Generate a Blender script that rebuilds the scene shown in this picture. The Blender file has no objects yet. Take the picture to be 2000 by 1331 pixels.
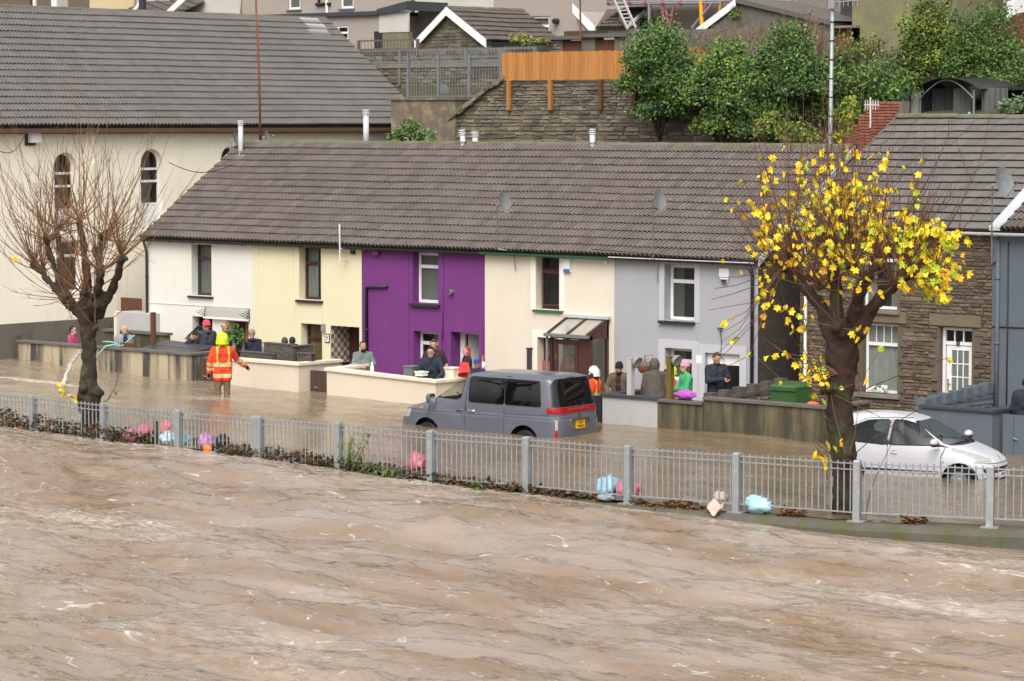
import bpy,bmesh,math,random
import numpy as np
from math import radians as rad,sin,cos,pi,sqrt,atan2
from mathutils import Vector,Matrix,noise as mnoise
from mathutils.geometry import delaunay_2d_cdt

S=bpy.context.scene
COL=S.collection

# ------------------------------------------------------------------ camera
CAM=np.array([45.48,-56.2,7.0])          # far bank of the river
YAW=rad(41.0)
FPX=5700.0                                   # focal length in photo pixels
PITCH=math.atan((665.5-235.0)/FPX)
cd=bpy.data.cameras.new('camera')
cam=bpy.data.objects.new('camera',cd)
COL.objects.link(cam)
cam.location=CAM
cam.rotation_euler=(pi/2-PITCH,0,YAW)
cd.sensor_width=36.0
cd.lens=FPX*36.0/2000.0
cd.clip_start=0.5
cd.clip_end=2000.0
S.camera=cam

# ------------------------------------------------------------------ light
SUN_EL,SUN_AZ=rad(52),rad(150)             # azimuth measured from +v (north) clockwise
w=bpy.data.worlds.new('World')
S.world=w
w.use_nodes=True
wn=w.node_tree.nodes
wl=w.node_tree.links
bg=wn['Background']
sky=wn.new('ShaderNodeTexSky')
sky.sky_type='NISHITA'
sky.sun_disc=False
sky.sun_elevation=SUN_EL
sky.sun_rotation=SUN_AZ
sky.air_density=1.0
sky.dust_density=6.0
sky.ozone_density=1.0
hs=wn.new('ShaderNodeHueSaturation')         # overcast: the cloud deck takes the blue out
hs.inputs['Saturation'].default_value=0.12
wl.new(sky.outputs[0],hs.inputs['Color'])
wl.new(hs.outputs[0],bg.inputs[0])
bg.inputs[1].default_value=0.15
sd=bpy.data.lights.new('sun','SUN')
sd.energy=0.95
sd.angle=rad(50)
sd.color=(1.0,0.96,0.9)
sun=bpy.data.objects.new('sun',sd)
COL.objects.link(sun)
_sv=Vector((sin(SUN_AZ)*cos(SUN_EL),cos(SUN_AZ)*cos(SUN_EL),sin(SUN_EL)))
sun.rotation_euler=_sv.to_track_quat('Z','Y').to_euler()
S.view_settings.view_transform='Standard'
S.view_settings.look='None'
S.view_settings.gamma=1.0
S.view_settings.use_curve_mapping=False
S.view_settings.exposure=0.50

# ------------------------------------------------------------------ measuring helpers
_d0=np.array([-sin(YAW),cos(YAW),0.0])
_r=np.array([cos(YAW),sin(YAW),0.0])
_z=np.array([0,0,1.0])
_d=_d0*cos(PITCH)-_z*sin(PITCH)
_u=_z*cos(PITCH)+_d0*sin(PITCH)
def ray(px,py):return _d*FPX+_r*(px-1000.0)-_u*(py-665.5)
def onz(px,py,z):v=ray(px,py);return CAM+v*((z-CAM[2])/v[2])
def onv(px,py,y):v=ray(px,py);return CAM+v*((y-CAM[1])/v[1])
def onu(px,py,x):v=ray(px,py);return CAM+v*((x-CAM[0])/v[0])
def proj(p):
    q=np.array(p,float)-CAM
    k=FPX/(q @ _d)
    return (1000+k*(q @ _r),665.5-k*(q @ _u),k)

# ------------------------------------------------------------------ object helpers
def wloc(o):
    l=Vector((0,0,0))
    while o is not None:
        l=l+o.location
        o=o.parent
    return l
def tag(o,label=None,cat=None,group=None,kind=None):
    if label:o['label']=label
    if cat:o['category']=cat
    if group:o['group']=group
    if kind:o['kind']=kind
    return o
def thing(name,label,cat,loc=(0,0,0),rz=0.0,group=None):
    o=bpy.data.objects.new(name,None)
    COL.objects.link(o)
    o.empty_display_size=0.2
    o.location=loc
    o.rotation_euler=(0,0,rz)
    return tag(o,label,cat,group)
def mk(name,V,F,mats,parent=None,MI=None,smooth=False,local=False,edges=()):
    me=bpy.data.meshes.new(name)
    V=np.asarray(V,float).reshape(-1,3)
    if parent is not None and not local:
        V=V-np.array(wloc(parent))
    me.from_pydata(V.tolist(),list(edges),F)
    if not isinstance(mats,(list,tuple)):mats=[mats]
    for m in mats:me.materials.append(m)
    if MI is not None and len(MI)==len(me.polygons):
        me.polygons.foreach_set('material_index',np.asarray(MI,np.int32))
    if smooth:
        me.polygons.foreach_set('use_smooth',np.ones(len(me.polygons),bool))
    me.update()
    o=bpy.data.objects.new(name,me)
    COL.objects.link(o)
    if parent is not None:o.parent=parent
    return o
def copy_tree(o,parent=None):
    c=o.copy()
    COL.objects.link(c)
    c.parent=parent
    for ch in list(o.children):copy_tree(ch,c)
    return c

class MB:
    """collects simple shapes into one mesh"""
    def __init__(s):s.V=[];s.F=[];s.M=[];s.n=0
    def add(s,V,F,mi=0):
        V=[tuple(map(float,v)) for v in V]
        b=s.n
        s.V+=V;s.n+=len(V)
        for f in F:s.F.append(tuple(i+b for i in f));s.M.append(mi)
        return s
    def box(s,x0,y0,z0,x1,y1,z1,mi=0,T=None):
        V=[(x0,y0,z0),(x1,y0,z0),(x1,y1,z0),(x0,y1,z0),(x0,y0,z1),(x1,y0,z1),(x1,y1,z1),(x0,y1,z1)]
        if T is not None:V=[T @ Vector(v) for v in V]
        return s.add(V,[(3,2,1,0),(4,5,6,7),(0,1,5,4),(1,2,6,5),(2,3,7,6),(3,0,4,7)],mi)
    def bar(s,a,b,w,h=None,mi=0,up=(0,0,1)):
        """square bar from a to b"""
        a=Vector(a);b=Vector(b);h=h or w
        t=(b-a).normalized();up=Vector(up)
        if abs(t.dot(up))>0.98:up=Vector((1,0,0))
        x=t.cross(up).normalized();y=x.cross(t)
        V=[]
        for c in (a,b):
            for i,j in ((-1,-1),(1,-1),(1,1),(-1,1)):V.append(c+x*(i*w/2)+y*(j*h/2))
        return s.add(V,[(0,1,2,3),(7,6,5,4),(0,4,5,1),(1,5,6,2),(2,6,7,3),(3,7,4,0)],mi)
    def tube(s,pts,r,n=8,mi=0,caps=True):
        pts=[Vector(p) for p in pts]
        if not isinstance(r,(list,tuple)):r=[r]*len(pts)
        t0=(pts[1]-pts[0]).normalized()
        up=Vector((0,0,1)) if abs(t0.z)<0.95 else Vector((1,0,0))
        x=t0.cross(up).normalized()
        V=[];k=len(pts)
        for i,p in enumerate(pts):
            t=(pts[min(i+1,k-1)]-pts[max(i-1,0)])
            if t.length<1e-9:t=t0
            t.normalize()
            x=(x-t*x.dot(t));x=x.normalized() if x.length>1e-6 else t.orthogonal().normalized()
            y=t.cross(x)
            for j in range(n):
                a=2*pi*j/n
                V.append(p+(x*cos(a)+y*sin(a))*r[i])
        F=[]
        for i in range(k-1):
            for j in range(n):
                j2=(j+1) % n
                F.append((i*n+j,i*n+j2,(i+1)*n+j2,(i+1)*n+j))
        if caps:F.append(tuple(range(n-1,-1,-1)));F.append(tuple((k-1)*n+j for j in range(n)))
        return s.add(V,F,mi)
    def lathe(s,prof,c,n=16,mi=0,axis='z',caps=True,T=None):
        V=[];k=len(prof)
        for (rr,h) in prof:
            for j in range(n):
                a=2*pi*j/n
                p=(rr*cos(a),rr*sin(a),h)
                if axis=='x':p=(p[2],p[0],p[1])
                if axis=='y':p=(p[1],p[2],p[0])
                p=Vector(p)
                if T is not None:p=T @ p
                V.append(p+Vector(c))
        F=[]
        for i in range(k-1):
            for j in range(n):
                j2=(j+1) % n
                F.append((i*n+j,i*n+j2,(i+1)*n+j2,(i+1)*n+j))
        if caps:F.append(tuple(range(n-1,-1,-1)));F.append(tuple((k-1)*n+j for j in range(n)))
        return s.add(V,F,mi)
    def prism(s,poly,a,b,axis='y',mi=0):
        """extrude a 2-D polygon between a and b along an axis"""
        n=len(poly);V=[]
        for t in (a,b):
            for (p,q) in poly:
                V.append({'x':(t,p,q),'y':(p,t,q),'z':(p,q,t)}[axis])
        F=[tuple(range(n)),tuple(range(2*n-1,n-1,-1))]
        for i in range(n):
            j=(i+1) % n
            F.append((i+n,j+n,j,i))
        return s.add(V,F,mi)
    def blob(s,c,r,n=8,m=5,mi=0,sz=(1,1,1),T=None):
        V=[Vector((0,0,r*sz[2]))]
        for i in range(1,m):
            a=pi*i/m
            for j in range(n):
                b=2*pi*j/n
                V.append(Vector((r*sz[0]*sin(a)*cos(b),r*sz[1]*sin(a)*sin(b),r*sz[2]*cos(a))))
        V.append(Vector((0,0,-r*sz[2])))
        if T is not None:V=[T @ v for v in V]
        V=[v+Vector(c) for v in V]
        F=[(0,1+j,1+(j+1) % n) for j in range(n)]
        for i in range(m-2):
            for j in range(n):
                j2=(j+1) % n
                F.append((1+i*n+j,1+(i+1)*n+j,1+(i+1)*n+j2,1+i*n+j2))
        e=len(V)-1
        F+=[(e,1+(m-2)*n+(j+1) % n,1+(m-2)*n+j) for j in range(n)]
        return s.add(V,F,mi)
    def build(s,name,mats,parent=None,smooth=False,local=False):
        return mk(name,s.V,s.F,mats,parent,s.M,smooth,local)

def wall_holes(mb,u0,u1,z0,z1,holes,v,depth=0.3,mi=0,rmi=None,top=None):
    """front face of a wall in the plane y=v with rectangular openings and their reveals; top(u) may slope"""
    rmi=mi if rmi is None else rmi
    us=sorted({u0,u1,*[h[0] for h in holes],*[h[1] for h in holes]})
    zs=sorted({z0,z1,*[h[2] for h in holes],*[h[3] for h in holes]})
    us=[a for a in us if u0<=a<=u1];zs=[a for a in zs if z0<=a<=z1]
    for i in range(len(us)-1):
        for j in range(len(zs)-1):
            a,b,c,d=us[i],us[i+1],zs[j],zs[j+1]
            m,n=(a+b)/2,(c+d)/2
            if any(h[0]<m<h[1] and h[2]<n<h[3] for h in holes):continue
            mb.add([(a,v,c),(b,v,c),(b,v,d),(a,v,d)],[(0,1,2,3)],mi)
    for h in holes:
        a,b,c,d=h[:4]
        D=h[4] if len(h)>4 else depth
        e=v+D
        mb.add([(a,v,c),(a,v,d),(a,e,d),(a,e,c)],[(0,1,2,3)],rmi)
        mb.add([(b,v,d),(b,v,c),(b,e,c),(b,e,d)],[(0,1,2,3)],rmi)
        mb.add([(a,v,d),(b,v,d),(b,e,d),(a,e,d)],[(0,1,2,3)],rmi)
        mb.add([(b,v,c),(a,v,c),(a,e,c),(b,e,c)],[(0,1,2,3)],rmi)

# ------------------------------------------------------------------ materials
def mat(name,col,rough=0.75,col2=None,vs=3.0,vc=0.5,bump=0.0,bs=40.0,rand=0.0,spec=0.4,metal=0.0,
        coat=0.0,stretch=(1,1,1),dirt=None,ds=2.0,dth=(0.55,0.7),dstretch=(1,1,1),detail=6.0,local=False,alpha=1.0,bdist=0.02):
    """principled; colour varies between col and col2 by noise; rand = per piece value change; dirt = third colour in patches"""
    m=bpy.data.materials.new(name)
    m.use_nodes=True
    nt=m.node_tree;N=nt.nodes;L=nt.links
    b=N['Principled BSDF']
    b.inputs['Roughness'].default_value=rough
    b.inputs['Specular IOR Level'].default_value=spec
    b.inputs['Metallic'].default_value=metal
    b.inputs['Coat Weight'].default_value=coat
    b.inputs['Coat Roughness'].default_value=0.06
    if alpha<1:b.inputs['Alpha'].default_value=alpha
    if local:pos=N.new('ShaderNodeTexCoord').outputs['Object']
    else:pos=N.new('ShaderNodeNewGeometry').outputs['Position']
    def mapped(st):
        mp=N.new('ShaderNodeMapping');mp.inputs['Scale'].default_value=st
        L.new(pos,mp.inputs['Vector']);return mp.outputs[0]
    def nz(sc,st,det=detail,ro=0.6):
        t=N.new('ShaderNodeTexNoise');t.inputs['Scale'].default_value=sc;t.inputs['Detail'].default_value=det
        t.inputs['Roughness'].default_value=ro
        L.new(mapped(st),t.inputs['Vector']);return t.outputs['Fac']
    c4=lambda c:(c[0],c[1],c[2],1)
    out=None
    if col2 is not None:
        mr=N.new('ShaderNodeMapRange');mr.inputs['From Min'].default_value=0.5-0.25*vc/0.5;mr.inputs['From Max'].default_value=0.5+0.25*vc/0.5
        L.new(nz(vs,stretch),mr.inputs['Value'])
        mx=N.new('ShaderNodeMix');mx.data_type='RGBA'
        mx.inputs['A'].default_value=c4(col);mx.inputs['B'].default_value=c4(col2)
        L.new(mr.outputs[0],mx.inputs['Factor']);out=mx.outputs['Result']
    if dirt is not None:
        mr=N.new('ShaderNodeMapRange');mr.inputs['From Min'].default_value=dth[0];mr.inputs['From Max'].default_value=dth[1]
        L.new(nz(ds,dstretch,8,0.65),mr.inputs['Value'])
        mx=N.new('ShaderNodeMix');mx.data_type='RGBA'
        if out is None:mx.inputs['A'].default_value=c4(col)
        else:L.new(out,mx.inputs['A'])
        mx.inputs['B'].default_value=c4(dirt)
        L.new(mr.outputs[0],mx.inputs['Factor']);out=mx.outputs['Result']
    if rand>0:
        oi=N.new('ShaderNodeObjectInfo');ge=N.new('ShaderNodeNewGeometry')
        ad=N.new('ShaderNodeMath');ad.operation='ADD'
        L.new(oi.outputs['Random'],ad.inputs[0]);L.new(ge.outputs['Random Per Island'],ad.inputs[1])
        fr=N.new('ShaderNodeMath');fr.operation='FRACT';L.new(ad.outputs[0],fr.inputs[0])
        mr=N.new('ShaderNodeMapRange');mr.inputs['To Min'].default_value=1-rand;mr.inputs['To Max'].default_value=1+rand
        L.new(fr.outputs[0],mr.inputs['Value'])
        h=N.new('ShaderNodeHueSaturation')
        if out is None:h.inputs['Color'].default_value=c4(col)
        else:L.new(out,h.inputs['Color'])
        L.new(mr.outputs[0],h.inputs['Value']);out=h.outputs[0]
    if out is None:b.inputs['Base Color'].default_value=c4(col)
    else:L.new(out,b.inputs['Base Color'])
    if bump>0:
        bp=N.new('ShaderNodeBump');bp.inputs['Strength'].default_value=bump;bp.inputs['Distance'].default_value=bdist
        L.new(nz(bs,(1,1,1),5,0.6),bp.inputs['Height'])
        L.new(bp.outputs[0],b.inputs['Normal'])
    return m

def glass(name,tint,through=0.25,rough=0.03):
    """window glass: mirror-like reflection over a tinted see-through"""
    m=bpy.data.materials.new(name);m.use_nodes=True
    nt=m.node_tree;N=nt.nodes;L=nt.links
    b=N['Principled BSDF'];o=N['Material Output']
    b.inputs['Base Color'].default_value=(*tint,1);b.inputs['Roughness'].default_value=rough
    b.inputs['Specular IOR Level'].default_value=0.8
    t=N.new('ShaderNodeBsdfTransparent')
    t.inputs[0].default_value=(0.93,0.95,0.94,1)
    mx=N.new('ShaderNodeMixShader');mx.inputs[0].default_value=through
    L.new(b.outputs[0],mx.inputs[1]);L.new(t.outputs[0],mx.inputs[2]);L.new(mx.outputs[0],o.inputs['Surface'])
    return m

M={}
M['white_render']=mat('white_render',(.73,.71,.65),.9,(.68,.655,.59),1.2,.5,.5,45,dirt=(.62,.58,.50),ds=1.1,dth=(.62,.8),dstretch=(2,2,.5))
M['cream_render']=mat('cream_render',(.73,.67,.46),.9,(.69,.63,.42),1.1,.5,.4,45,dirt=(.66,.60,.44),ds=1.0,dth=(.62,.82),dstretch=(2,2,.5))
M['purple_render']=mat('purple_render',(.172,.036,.188),.75,(.148,.030,.165),1.5,.5,.6,40,dirt=(.20,.06,.25),ds=2.2,dth=(.6,.85))
M['ivory_render']=mat('ivory_render',(.72,.65,.54),.9,(.68,.60,.49),1.4,.5,.6,42,dirt=(.58,.50,.36),ds=1.0,dth=(.62,.8),dstretch=(2,2,.6))
M['grey_render']=mat('grey_render',(.40,.40,.425),.9,(.365,.365,.39),1.4,.5,.7,50,dirt=(.34,.34,.36),ds=1.2,dth=(.6,.85),dstretch=(2,2,.5))
M['grey_trim']=mat('grey_trim',(.50,.50,.52),.85,(.46,.46,.48),2,.5,.1,60)
M['chapel_render']=mat('chapel_render',(.85,.80,.67),.9,(.81,.755,.62),.8,.5,.25,40,dirt=(.68,.62,.48),ds=.8,dth=(.58,.8),dstretch=(2,2,.35))
M['blue_render']=mat('blue_render',(.115,.140,.162),.8,(.095,.116,.136),1.2,.5,.3,40,dirt=(.135,.155,.17),ds=1.4,dth=(.58,.8),dstretch=(3,3,.4))
M['pebbledash']=mat('pebbledash',(.40,.34,.29),.95,(.29,.25,.22),22,.7,.6,60,dirt=(.46,.40,.34),ds=34,dth=(.5,.7))
M['smooth_grey']=mat('smooth_grey',(.55,.52,.48),.9,(.46,.43,.39),1.2,.5,.15,30)
M['olive_render']=mat('olive_render',(.21,.19,.115),.95,(.155,.135,.09),1.1,.6,.4,26,dirt=(.26,.25,.10),ds=.9,dth=(.48,.7),dstretch=(1,1,.7))
M['drab_render']=mat('drab_render',(.165,.15,.12),.95,(.11,.10,.085),1.6,.6,.5,30,dirt=(.07,.065,.055),ds=1.2,dth=(.52,.7),dstretch=(1.5,1.5,.6))
M['tan_render']=mat('tan_render',(.62,.50,.30),.9,(.55,.44,.26),1,.5,.2,40)
M['brown_panel']=mat('brown_panel',(.17,.13,.10),.8,(.12,.095,.075),2,.6,.1,30)
M['white_wall']=mat('white_wall',(.80,.80,.79),.9,(.70,.70,.69),1.2,.5,.2,30)
M['upvc']=mat('upvc',(.82,.82,.81),.35,(.74,.74,.73),5,.5,spec=.5)
M['brown_frame']=mat('brown_frame',(.075,.026,.024),.4,(.055,.020,.019),6,.5,spec=.5)
M['dark_frame']=mat('dark_frame',(.035,.037,.042),.45,(.05,.05,.055),6,.5)
M['black_paint']=mat('black_paint',(.018,.018,.02),.4,(.035,.035,.037),5,.5)
M['green_paint']=mat('green_paint',(.03,.135,.085),.5,(.02,.10,.065),5,.5)
M['red_paint']=mat('red_paint',(.42,.085,.07),.5,(.36,.07,.06),4,.5)
M['orange_wall']=mat('orange_wall',(.42,.17,.07),.8,(.36,.14,.06),3,.5)
M['wood_door']=mat('wood_door',(.40,.25,.09),.6,(.30,.18,.06),6,.6,stretch=(1,1,.1))
M['white_gutter']=mat('white_gutter',(.72,.72,.70),.5,(.58,.57,.54),3,.5)
M['rust_gutter']=mat('rust_gutter',(.13,.075,.04),.7,(.08,.05,.032),3,.6)
M['galv']=mat('galv',(.36,.38,.39),.5,(.27,.29,.30),6,.6,bump=.05,bs=30,metal=.35,dirt=(.44,.46,.46),ds=9,dth=(.55,.68))
M['galv_dull']=mat('galv_dull',(.22,.23,.235),.6,(.15,.16,.165),4,.6,metal=.2)
M['flue']=mat('flue',(.58,.60,.62),.5,(.48,.49,.51),4,.5,metal=.1)
M['lead']=mat('lead',(.42,.43,.46),.6,(.52,.53,.55),5,.6)
M['rust']=mat('rust',(.24,.075,.035),.85,(.14,.05,.03),6,.6,bump=.1,bs=50)
M['tile']=mat('tile',(.152,.125,.110),.85,(.118,.099,.088),1.1,.5,.25,60,rand=.15,dirt=(.145,.108,.098),ds=.42,dth=(.50,.68))
M['tile_grey']=mat('tile_grey',(.150,.138,.128),.85,(.128,.118,.110),.9,.5,.25,60,rand=.08,dirt=(.10,.105,.055),ds=5.5,dth=(.60,.72))
M['tile_flat']=mat('tile_flat',(.150,.132,.120),.8,(.125,.112,.104),1.1,.5,.15,60,rand=.12,dirt=(.10,.095,.075),ds=5,dth=(.6,.75))
M['tile_brown']=mat('tile_brown',(.115,.092,.080),.85,(.09,.075,.066),1.1,.5,.2,60,rand=.15)
M['ridge']=mat('ridge',(.17,.155,.12),.95,(.12,.115,.085),3,.6,.5,30,dirt=(.105,.115,.045),ds=2.5,dth=(.48,.6))
M['moss']=mat('moss',(.075,.09,.025),1,(.05,.055,.025),8,.6,.6,50)
M['stone']=mat('stone',(.185,.150,.105),.95,(.135,.115,.088),6,.6,.7,22,rand=.38,dirt=(.09,.085,.06),ds=1.2,dth=(.5,.7))
M['stone_h']=mat('stone_h',(.165,.120,.080),.95,(.108,.082,.060),5,.6,.7,22,rand=.36,dirt=(.11,.09,.07),ds=1.3,dth=(.52,.7))
M['mortar']=mat('mortar',(.20,.18,.145),1,(.13,.12,.095),4,.6,.5,30)
M['mortar_h']=mat('mortar_h',(.14,.115,.085),1,(.10,.082,.06),4,.6,.5,30)
M['redbrick']=mat('redbrick',(.26,.085,.05),.9,(.20,.07,.045),6,.6,.4,40,rand=.2)
M['timber_new']=mat('timber_new',(.50,.225,.065),.7,(.36,.14,.035),5,.6,.15,30,stretch=(4,4,.35),rand=.14,dirt=(.20,.075,.02),ds=6,dth=(.68,.76))
M['timber_dark']=mat('timber_dark',(.15,.06,.028),.8,(.10,.04,.02),6,.6,stretch=(3,3,.3))
M['timber_old']=mat('timber_old',(.085,.05,.035),.85,(.055,.035,.026),6,.6,.2,30,stretch=(3,3,.3),rand=.15)
M['concrete']=mat('concrete',(.23,.21,.18),.9,(.15,.14,.12),2.2,.6,.4,24,dirt=(.11,.12,.05),ds=1.1,dth=(.55,.68),dstretch=(1.6,1.6,.3))
M['coping']=mat('coping',(.14,.125,.115),.8,(.10,.092,.085),4,.6,.2,30)
M['coping_cream']=mat('coping_cream',(.72,.66,.53),.85,(.64,.57,.45),4,.6,.2,30,dirt=(.50,.42,.28),ds=3,dth=(.6,.75))
M['coping_slate']=mat('coping_slate',(.055,.06,.068),.6,(.04,.043,.05),4,.6,.1,30)
M['wall_pink']=mat('wall_pink',(.66,.56,.45),.9,(.62,.52,.41),1.2,.5,.2,30,dirt=(.55,.47,.31),ds=1.3,dth=(.55,.75),dstretch=(2,2,.35))
M['wall_ivory']=mat('wall_ivory',(.67,.58,.45),.9,(.63,.54,.42),1.2,.5,.2,30,dirt=(.60,.50,.34),ds=1.3,dth=(.58,.8),dstretch=(2,2,.35))
M['wall_stained']=mat('wall_stained',(.46,.39,.26),.92,(.36,.30,.20),1.5,.5,.3,24,dirt=(.062,.057,.050),ds=1.0,dth=(.47,.59),dstretch=(1.7,1.7,.12))
M['wall_mossy']=mat('wall_mossy',(.21,.17,.09),.95,(.12,.10,.06),2.0,.6,.4,24,dirt=(.055,.05,.032),ds=1.15,dth=(.36,.54),dstretch=(1.7,1.7,.22))
M['wall_light']=mat('wall_light',(.46,.45,.44),.9,(.40,.39,.38),1.4,.5,.2,30,dirt=(.28,.28,.27),ds=1.8,dth=(.6,.75))
M['cable']=mat('cable',(.03,.03,.03),.6)
M['white_plastic']=mat('white_plastic',(.75,.75,.73),.4)
M['dish']=mat('dish',(.22,.23,.235),.55,(.17,.175,.18),8,.5)
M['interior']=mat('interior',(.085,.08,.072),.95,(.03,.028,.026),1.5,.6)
M['curtain']=mat('curtain',(.58,.58,.52),.95,(.34,.35,.31),6,.6,stretch=(6,6,.2))
M['blind']=mat('blind',(.72,.70,.66),.8,(.60,.58,.55),4,.5)
M['net']=mat('net',(.46,.45,.42),.95,(.25,.245,.23),5,.6,stretch=(5,5,.3))
M['pane']=glass('pane',(.030,.033,.036),.78)
M['pane_clear']=glass('pane_clear',(.03,.033,.035),.62)
M['polycarb']=glass('polycarb',(.5,.47,.40),.35,.2)
# ------------------------------------------------------------------ ground
def gh(u,v):
    """ground height"""
    pts=[(-1000,20),(-75,4),(-60,-1),(-50,-3),(-17,-3),(-15.6,-3),(-15.2,-.6),(-3.7,-.5),(-3.4,-.42),(8,-.35),(8.6,2.2),(10.9,3.0),(11.4,7.2),
           (14.0,7.6),(14.4,8.7),(19,9.2),(30,11),(60,22),(150,55),(1000,90)]
    if u<-14.0 and 4<v<13.6:return-.3
    for (a,x),(b,y) in zip(pts,pts[1:]):
        if a<=v<=b:return x+(y-x)*(v-a)/(b-a)
    return 0
us=sorted(set([-600,-300,-150,-90,-60]+list(np.arange(-45,46,3.0))+[-14.01,-13.99]+[60,90,150,300,600]))
vs=sorted(set([-600,-300,-150,-75,-60,-50,-30,-17,-15.6,-15.2,-3.7,-3.4,0,4,4.1,8,8.6,10.9,11.4,13.5,13.65,14.0,14.4,19,24,30,45,60,90,150,300,600]))
V=[(u,v,gh(u,v)) for v in vs for u in us]
n=len(us)
F=[(j*n+i,j*n+i+1,(j+1)*n+i+1,(j+1)*n+i) for j in range(len(vs)-1) for i in range(n-1)]
M['soil']=mat('soil',(.085,.07,.045),1,(.06,.075,.03),1.5,.6,.5,14,dirt=(.05,.04,.03),ds=3)
tag(mk('ground',V,F,M['soil']),kind='structure')

# water levels: the street flood stands a little higher at the upstream (left) end and spills over the kerb
_ctrl=[(-18.6,-3.6,.30),(-24,-3.6,.38),(-15,-3.6,.16),(-12,-3.6,.10),(-8,-3.6,.05),(-4,-3.6,.01),(2,-3.6,-.06),(9,-3.6,-.05),(13,-3.4,-.05),(20,-3.4,-.05),
         (-8,-15.6,.36),(-3.5,-15.6,.36),(1.2,-15.7,.335),(5.4,-15.3,.21),(10,-14.9,.08),(12.3,-14.8,.045),(16.8,-14,.02),(19,-13.1,.0),(24,-12,.0),(-12,-15,.4),(2,-8.2,-.05),(4,-7,-.05),(0,-7.5,-.03),(-6,-9,.15),(9,-9,.0),(-14,-9,.28)]
_cu=np.array(_ctrl)
def zstreet(u,v):
    u=np.asarray(u,float);v=np.asarray(v,float)
    d2=(u[...,None]-_cu[:,0])**2+(v[...,None]-_cu[:,1])**2+.6
    wt=d2**-1.5
    return (wt*_cu[:,2]).sum(-1)/wt.sum(-1)
# kerb line of the river railing (foot of the posts)
POSTS=[(-70,758,844),(65,772,838),(203,787,857),(350,800,872),(508,813,893),(662,824,912),(843,840,938),(1030,853,960),(1228,870,985),(1440,884,1000),(1675,899,1018),(1935,909,1032),(2225,919,1046)]
KL=[onz(x,yt,1.08) for x,yt,yb in POSTS]
def kerb_v(u):
    a=np.array([(p[0],p[1]) for p in KL])
    return np.interp(u,a[:,0],a[:,1],left=a[0,1],right=a[-1,1]+0.0)
def zriver(u,v):
    """river surface: falls along the wall from left to right"""
    u=np.asarray(u,float)
    return np.interp(u,[-40,-8,-3.5,1.2,5.4,8,10,12.3,14.5,16.8,19,24,60],[.42,.36,.33,.31,.17,.09,.02,-.04,-.08,-.21,-.30,-.42,-.8])

# ------------------------------------------------------------------ roof tiles
M['tile_edge']=mat('tile_edge',(.030,.028,.024),.95,(.030,.036,.014),2.5,.6,.3,40,rand=.2)  # mossy front edge, colour darkened further to paint the shadow under each course
def tile_mesh(name,wd,ln,m,rolls=2,amp=.018,th=.028,seg=8):
    prof=[]
    if rolls:
        for r_ in range(rolls):
            for f,h in ((.0,0),(.14,0),(.32,.9),(.55,1),(.82,.9)):prof.append(((r_+f)/rolls*wd,h*amp))
        prof.append((wd,0))
    else:prof=[(0.004,0),(wd-.004,0)]
    n=len(prof);V=[]
    for (y,zo) in ((0,.058),(ln+.06,.010)):V+=[(x,y,zo+h) for x,h in prof]
    V+=[(x,.006,.058+h-th) for x,h in prof]
    F=[]
    for i in range(n-1):
        F.append((i,i+1,n+i+1,n+i));F.append((2*n+i,2*n+i+1,i+1,i))
    me=bpy.data.meshes.new(name)
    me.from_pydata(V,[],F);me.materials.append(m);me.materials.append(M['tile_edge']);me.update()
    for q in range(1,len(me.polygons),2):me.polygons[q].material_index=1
    return me
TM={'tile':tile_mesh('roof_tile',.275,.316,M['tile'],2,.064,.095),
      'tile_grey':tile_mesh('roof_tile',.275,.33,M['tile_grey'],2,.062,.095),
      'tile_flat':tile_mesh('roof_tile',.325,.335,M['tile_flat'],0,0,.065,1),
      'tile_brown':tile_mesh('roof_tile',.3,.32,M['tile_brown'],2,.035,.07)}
def tiles(roof,org,X,Y,Z,u_len,y_len,kind,wd,ln,limit=300,order=None,lift=0.02,wob=.02,cut=None):
    """lay tiles on a slope: the first `limit` (nearest) as parts, the rest joined"""
    me=TM[kind];wl0=wloc(roof)
    X,Y,Z=Vector(X),Vector(Y),Vector(Z);org=Vector(org)
    R=Matrix((X,Y,Z)).transposed()
    nx=int(round(u_len/wd));ny=int(round(y_len/ln))
    wd2=u_len/nx;ln2=y_len/ny
    cells=[(i,j) for j in range(ny) for i in range(nx)]
    if cut:cells=[c for c in cells if cut((c[0]+.5)*wd2,(c[1]+.5)*ln2)]
    if order:cells.sort(key=order)
    rs=random.Random(5)
    restV=[];restF=[]
    mv=[v.co.copy() for v in me.vertices];mf=[tuple(p.vertices) for p in me.polygons]
    for k,(i,j) in enumerate(cells):
        p=org+X*(i*wd2)+Y*(j*ln2)
        dz=wob*mnoise.noise(Vector((p.x*.45,p.y*.6,p.z*.6)))*1.6+rs.uniform(-.003,.003)
        p=p+Z*(lift+dz)
        r2=R @ Matrix.Rotation(rs.gauss(0,.006),3,'Z') @ Matrix.Rotation(rs.gauss(0,.008),3,'Y')
        sx=wd2/wd;sy=ln2/ln
        if k<limit:
            o=bpy.data.objects.new('roof_tile',me)
            COL.objects.link(o);o.parent=roof
            o.matrix_local=Matrix.Translation(p-wl0) @ r2.to_4x4() @ Matrix.Diagonal((sx,sy,1,1))
        else:
            b=len(restV)
            restV+=[p+r2 @ Vector((v.x*sx,v.y*sy,v.z)) for v in mv]
            restF+=[tuple(q+b for q in f) for f in mf]
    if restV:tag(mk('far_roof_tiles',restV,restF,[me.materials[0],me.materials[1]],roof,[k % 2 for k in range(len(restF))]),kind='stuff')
_rt=MB()
for i in range(7):
    pass
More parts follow.
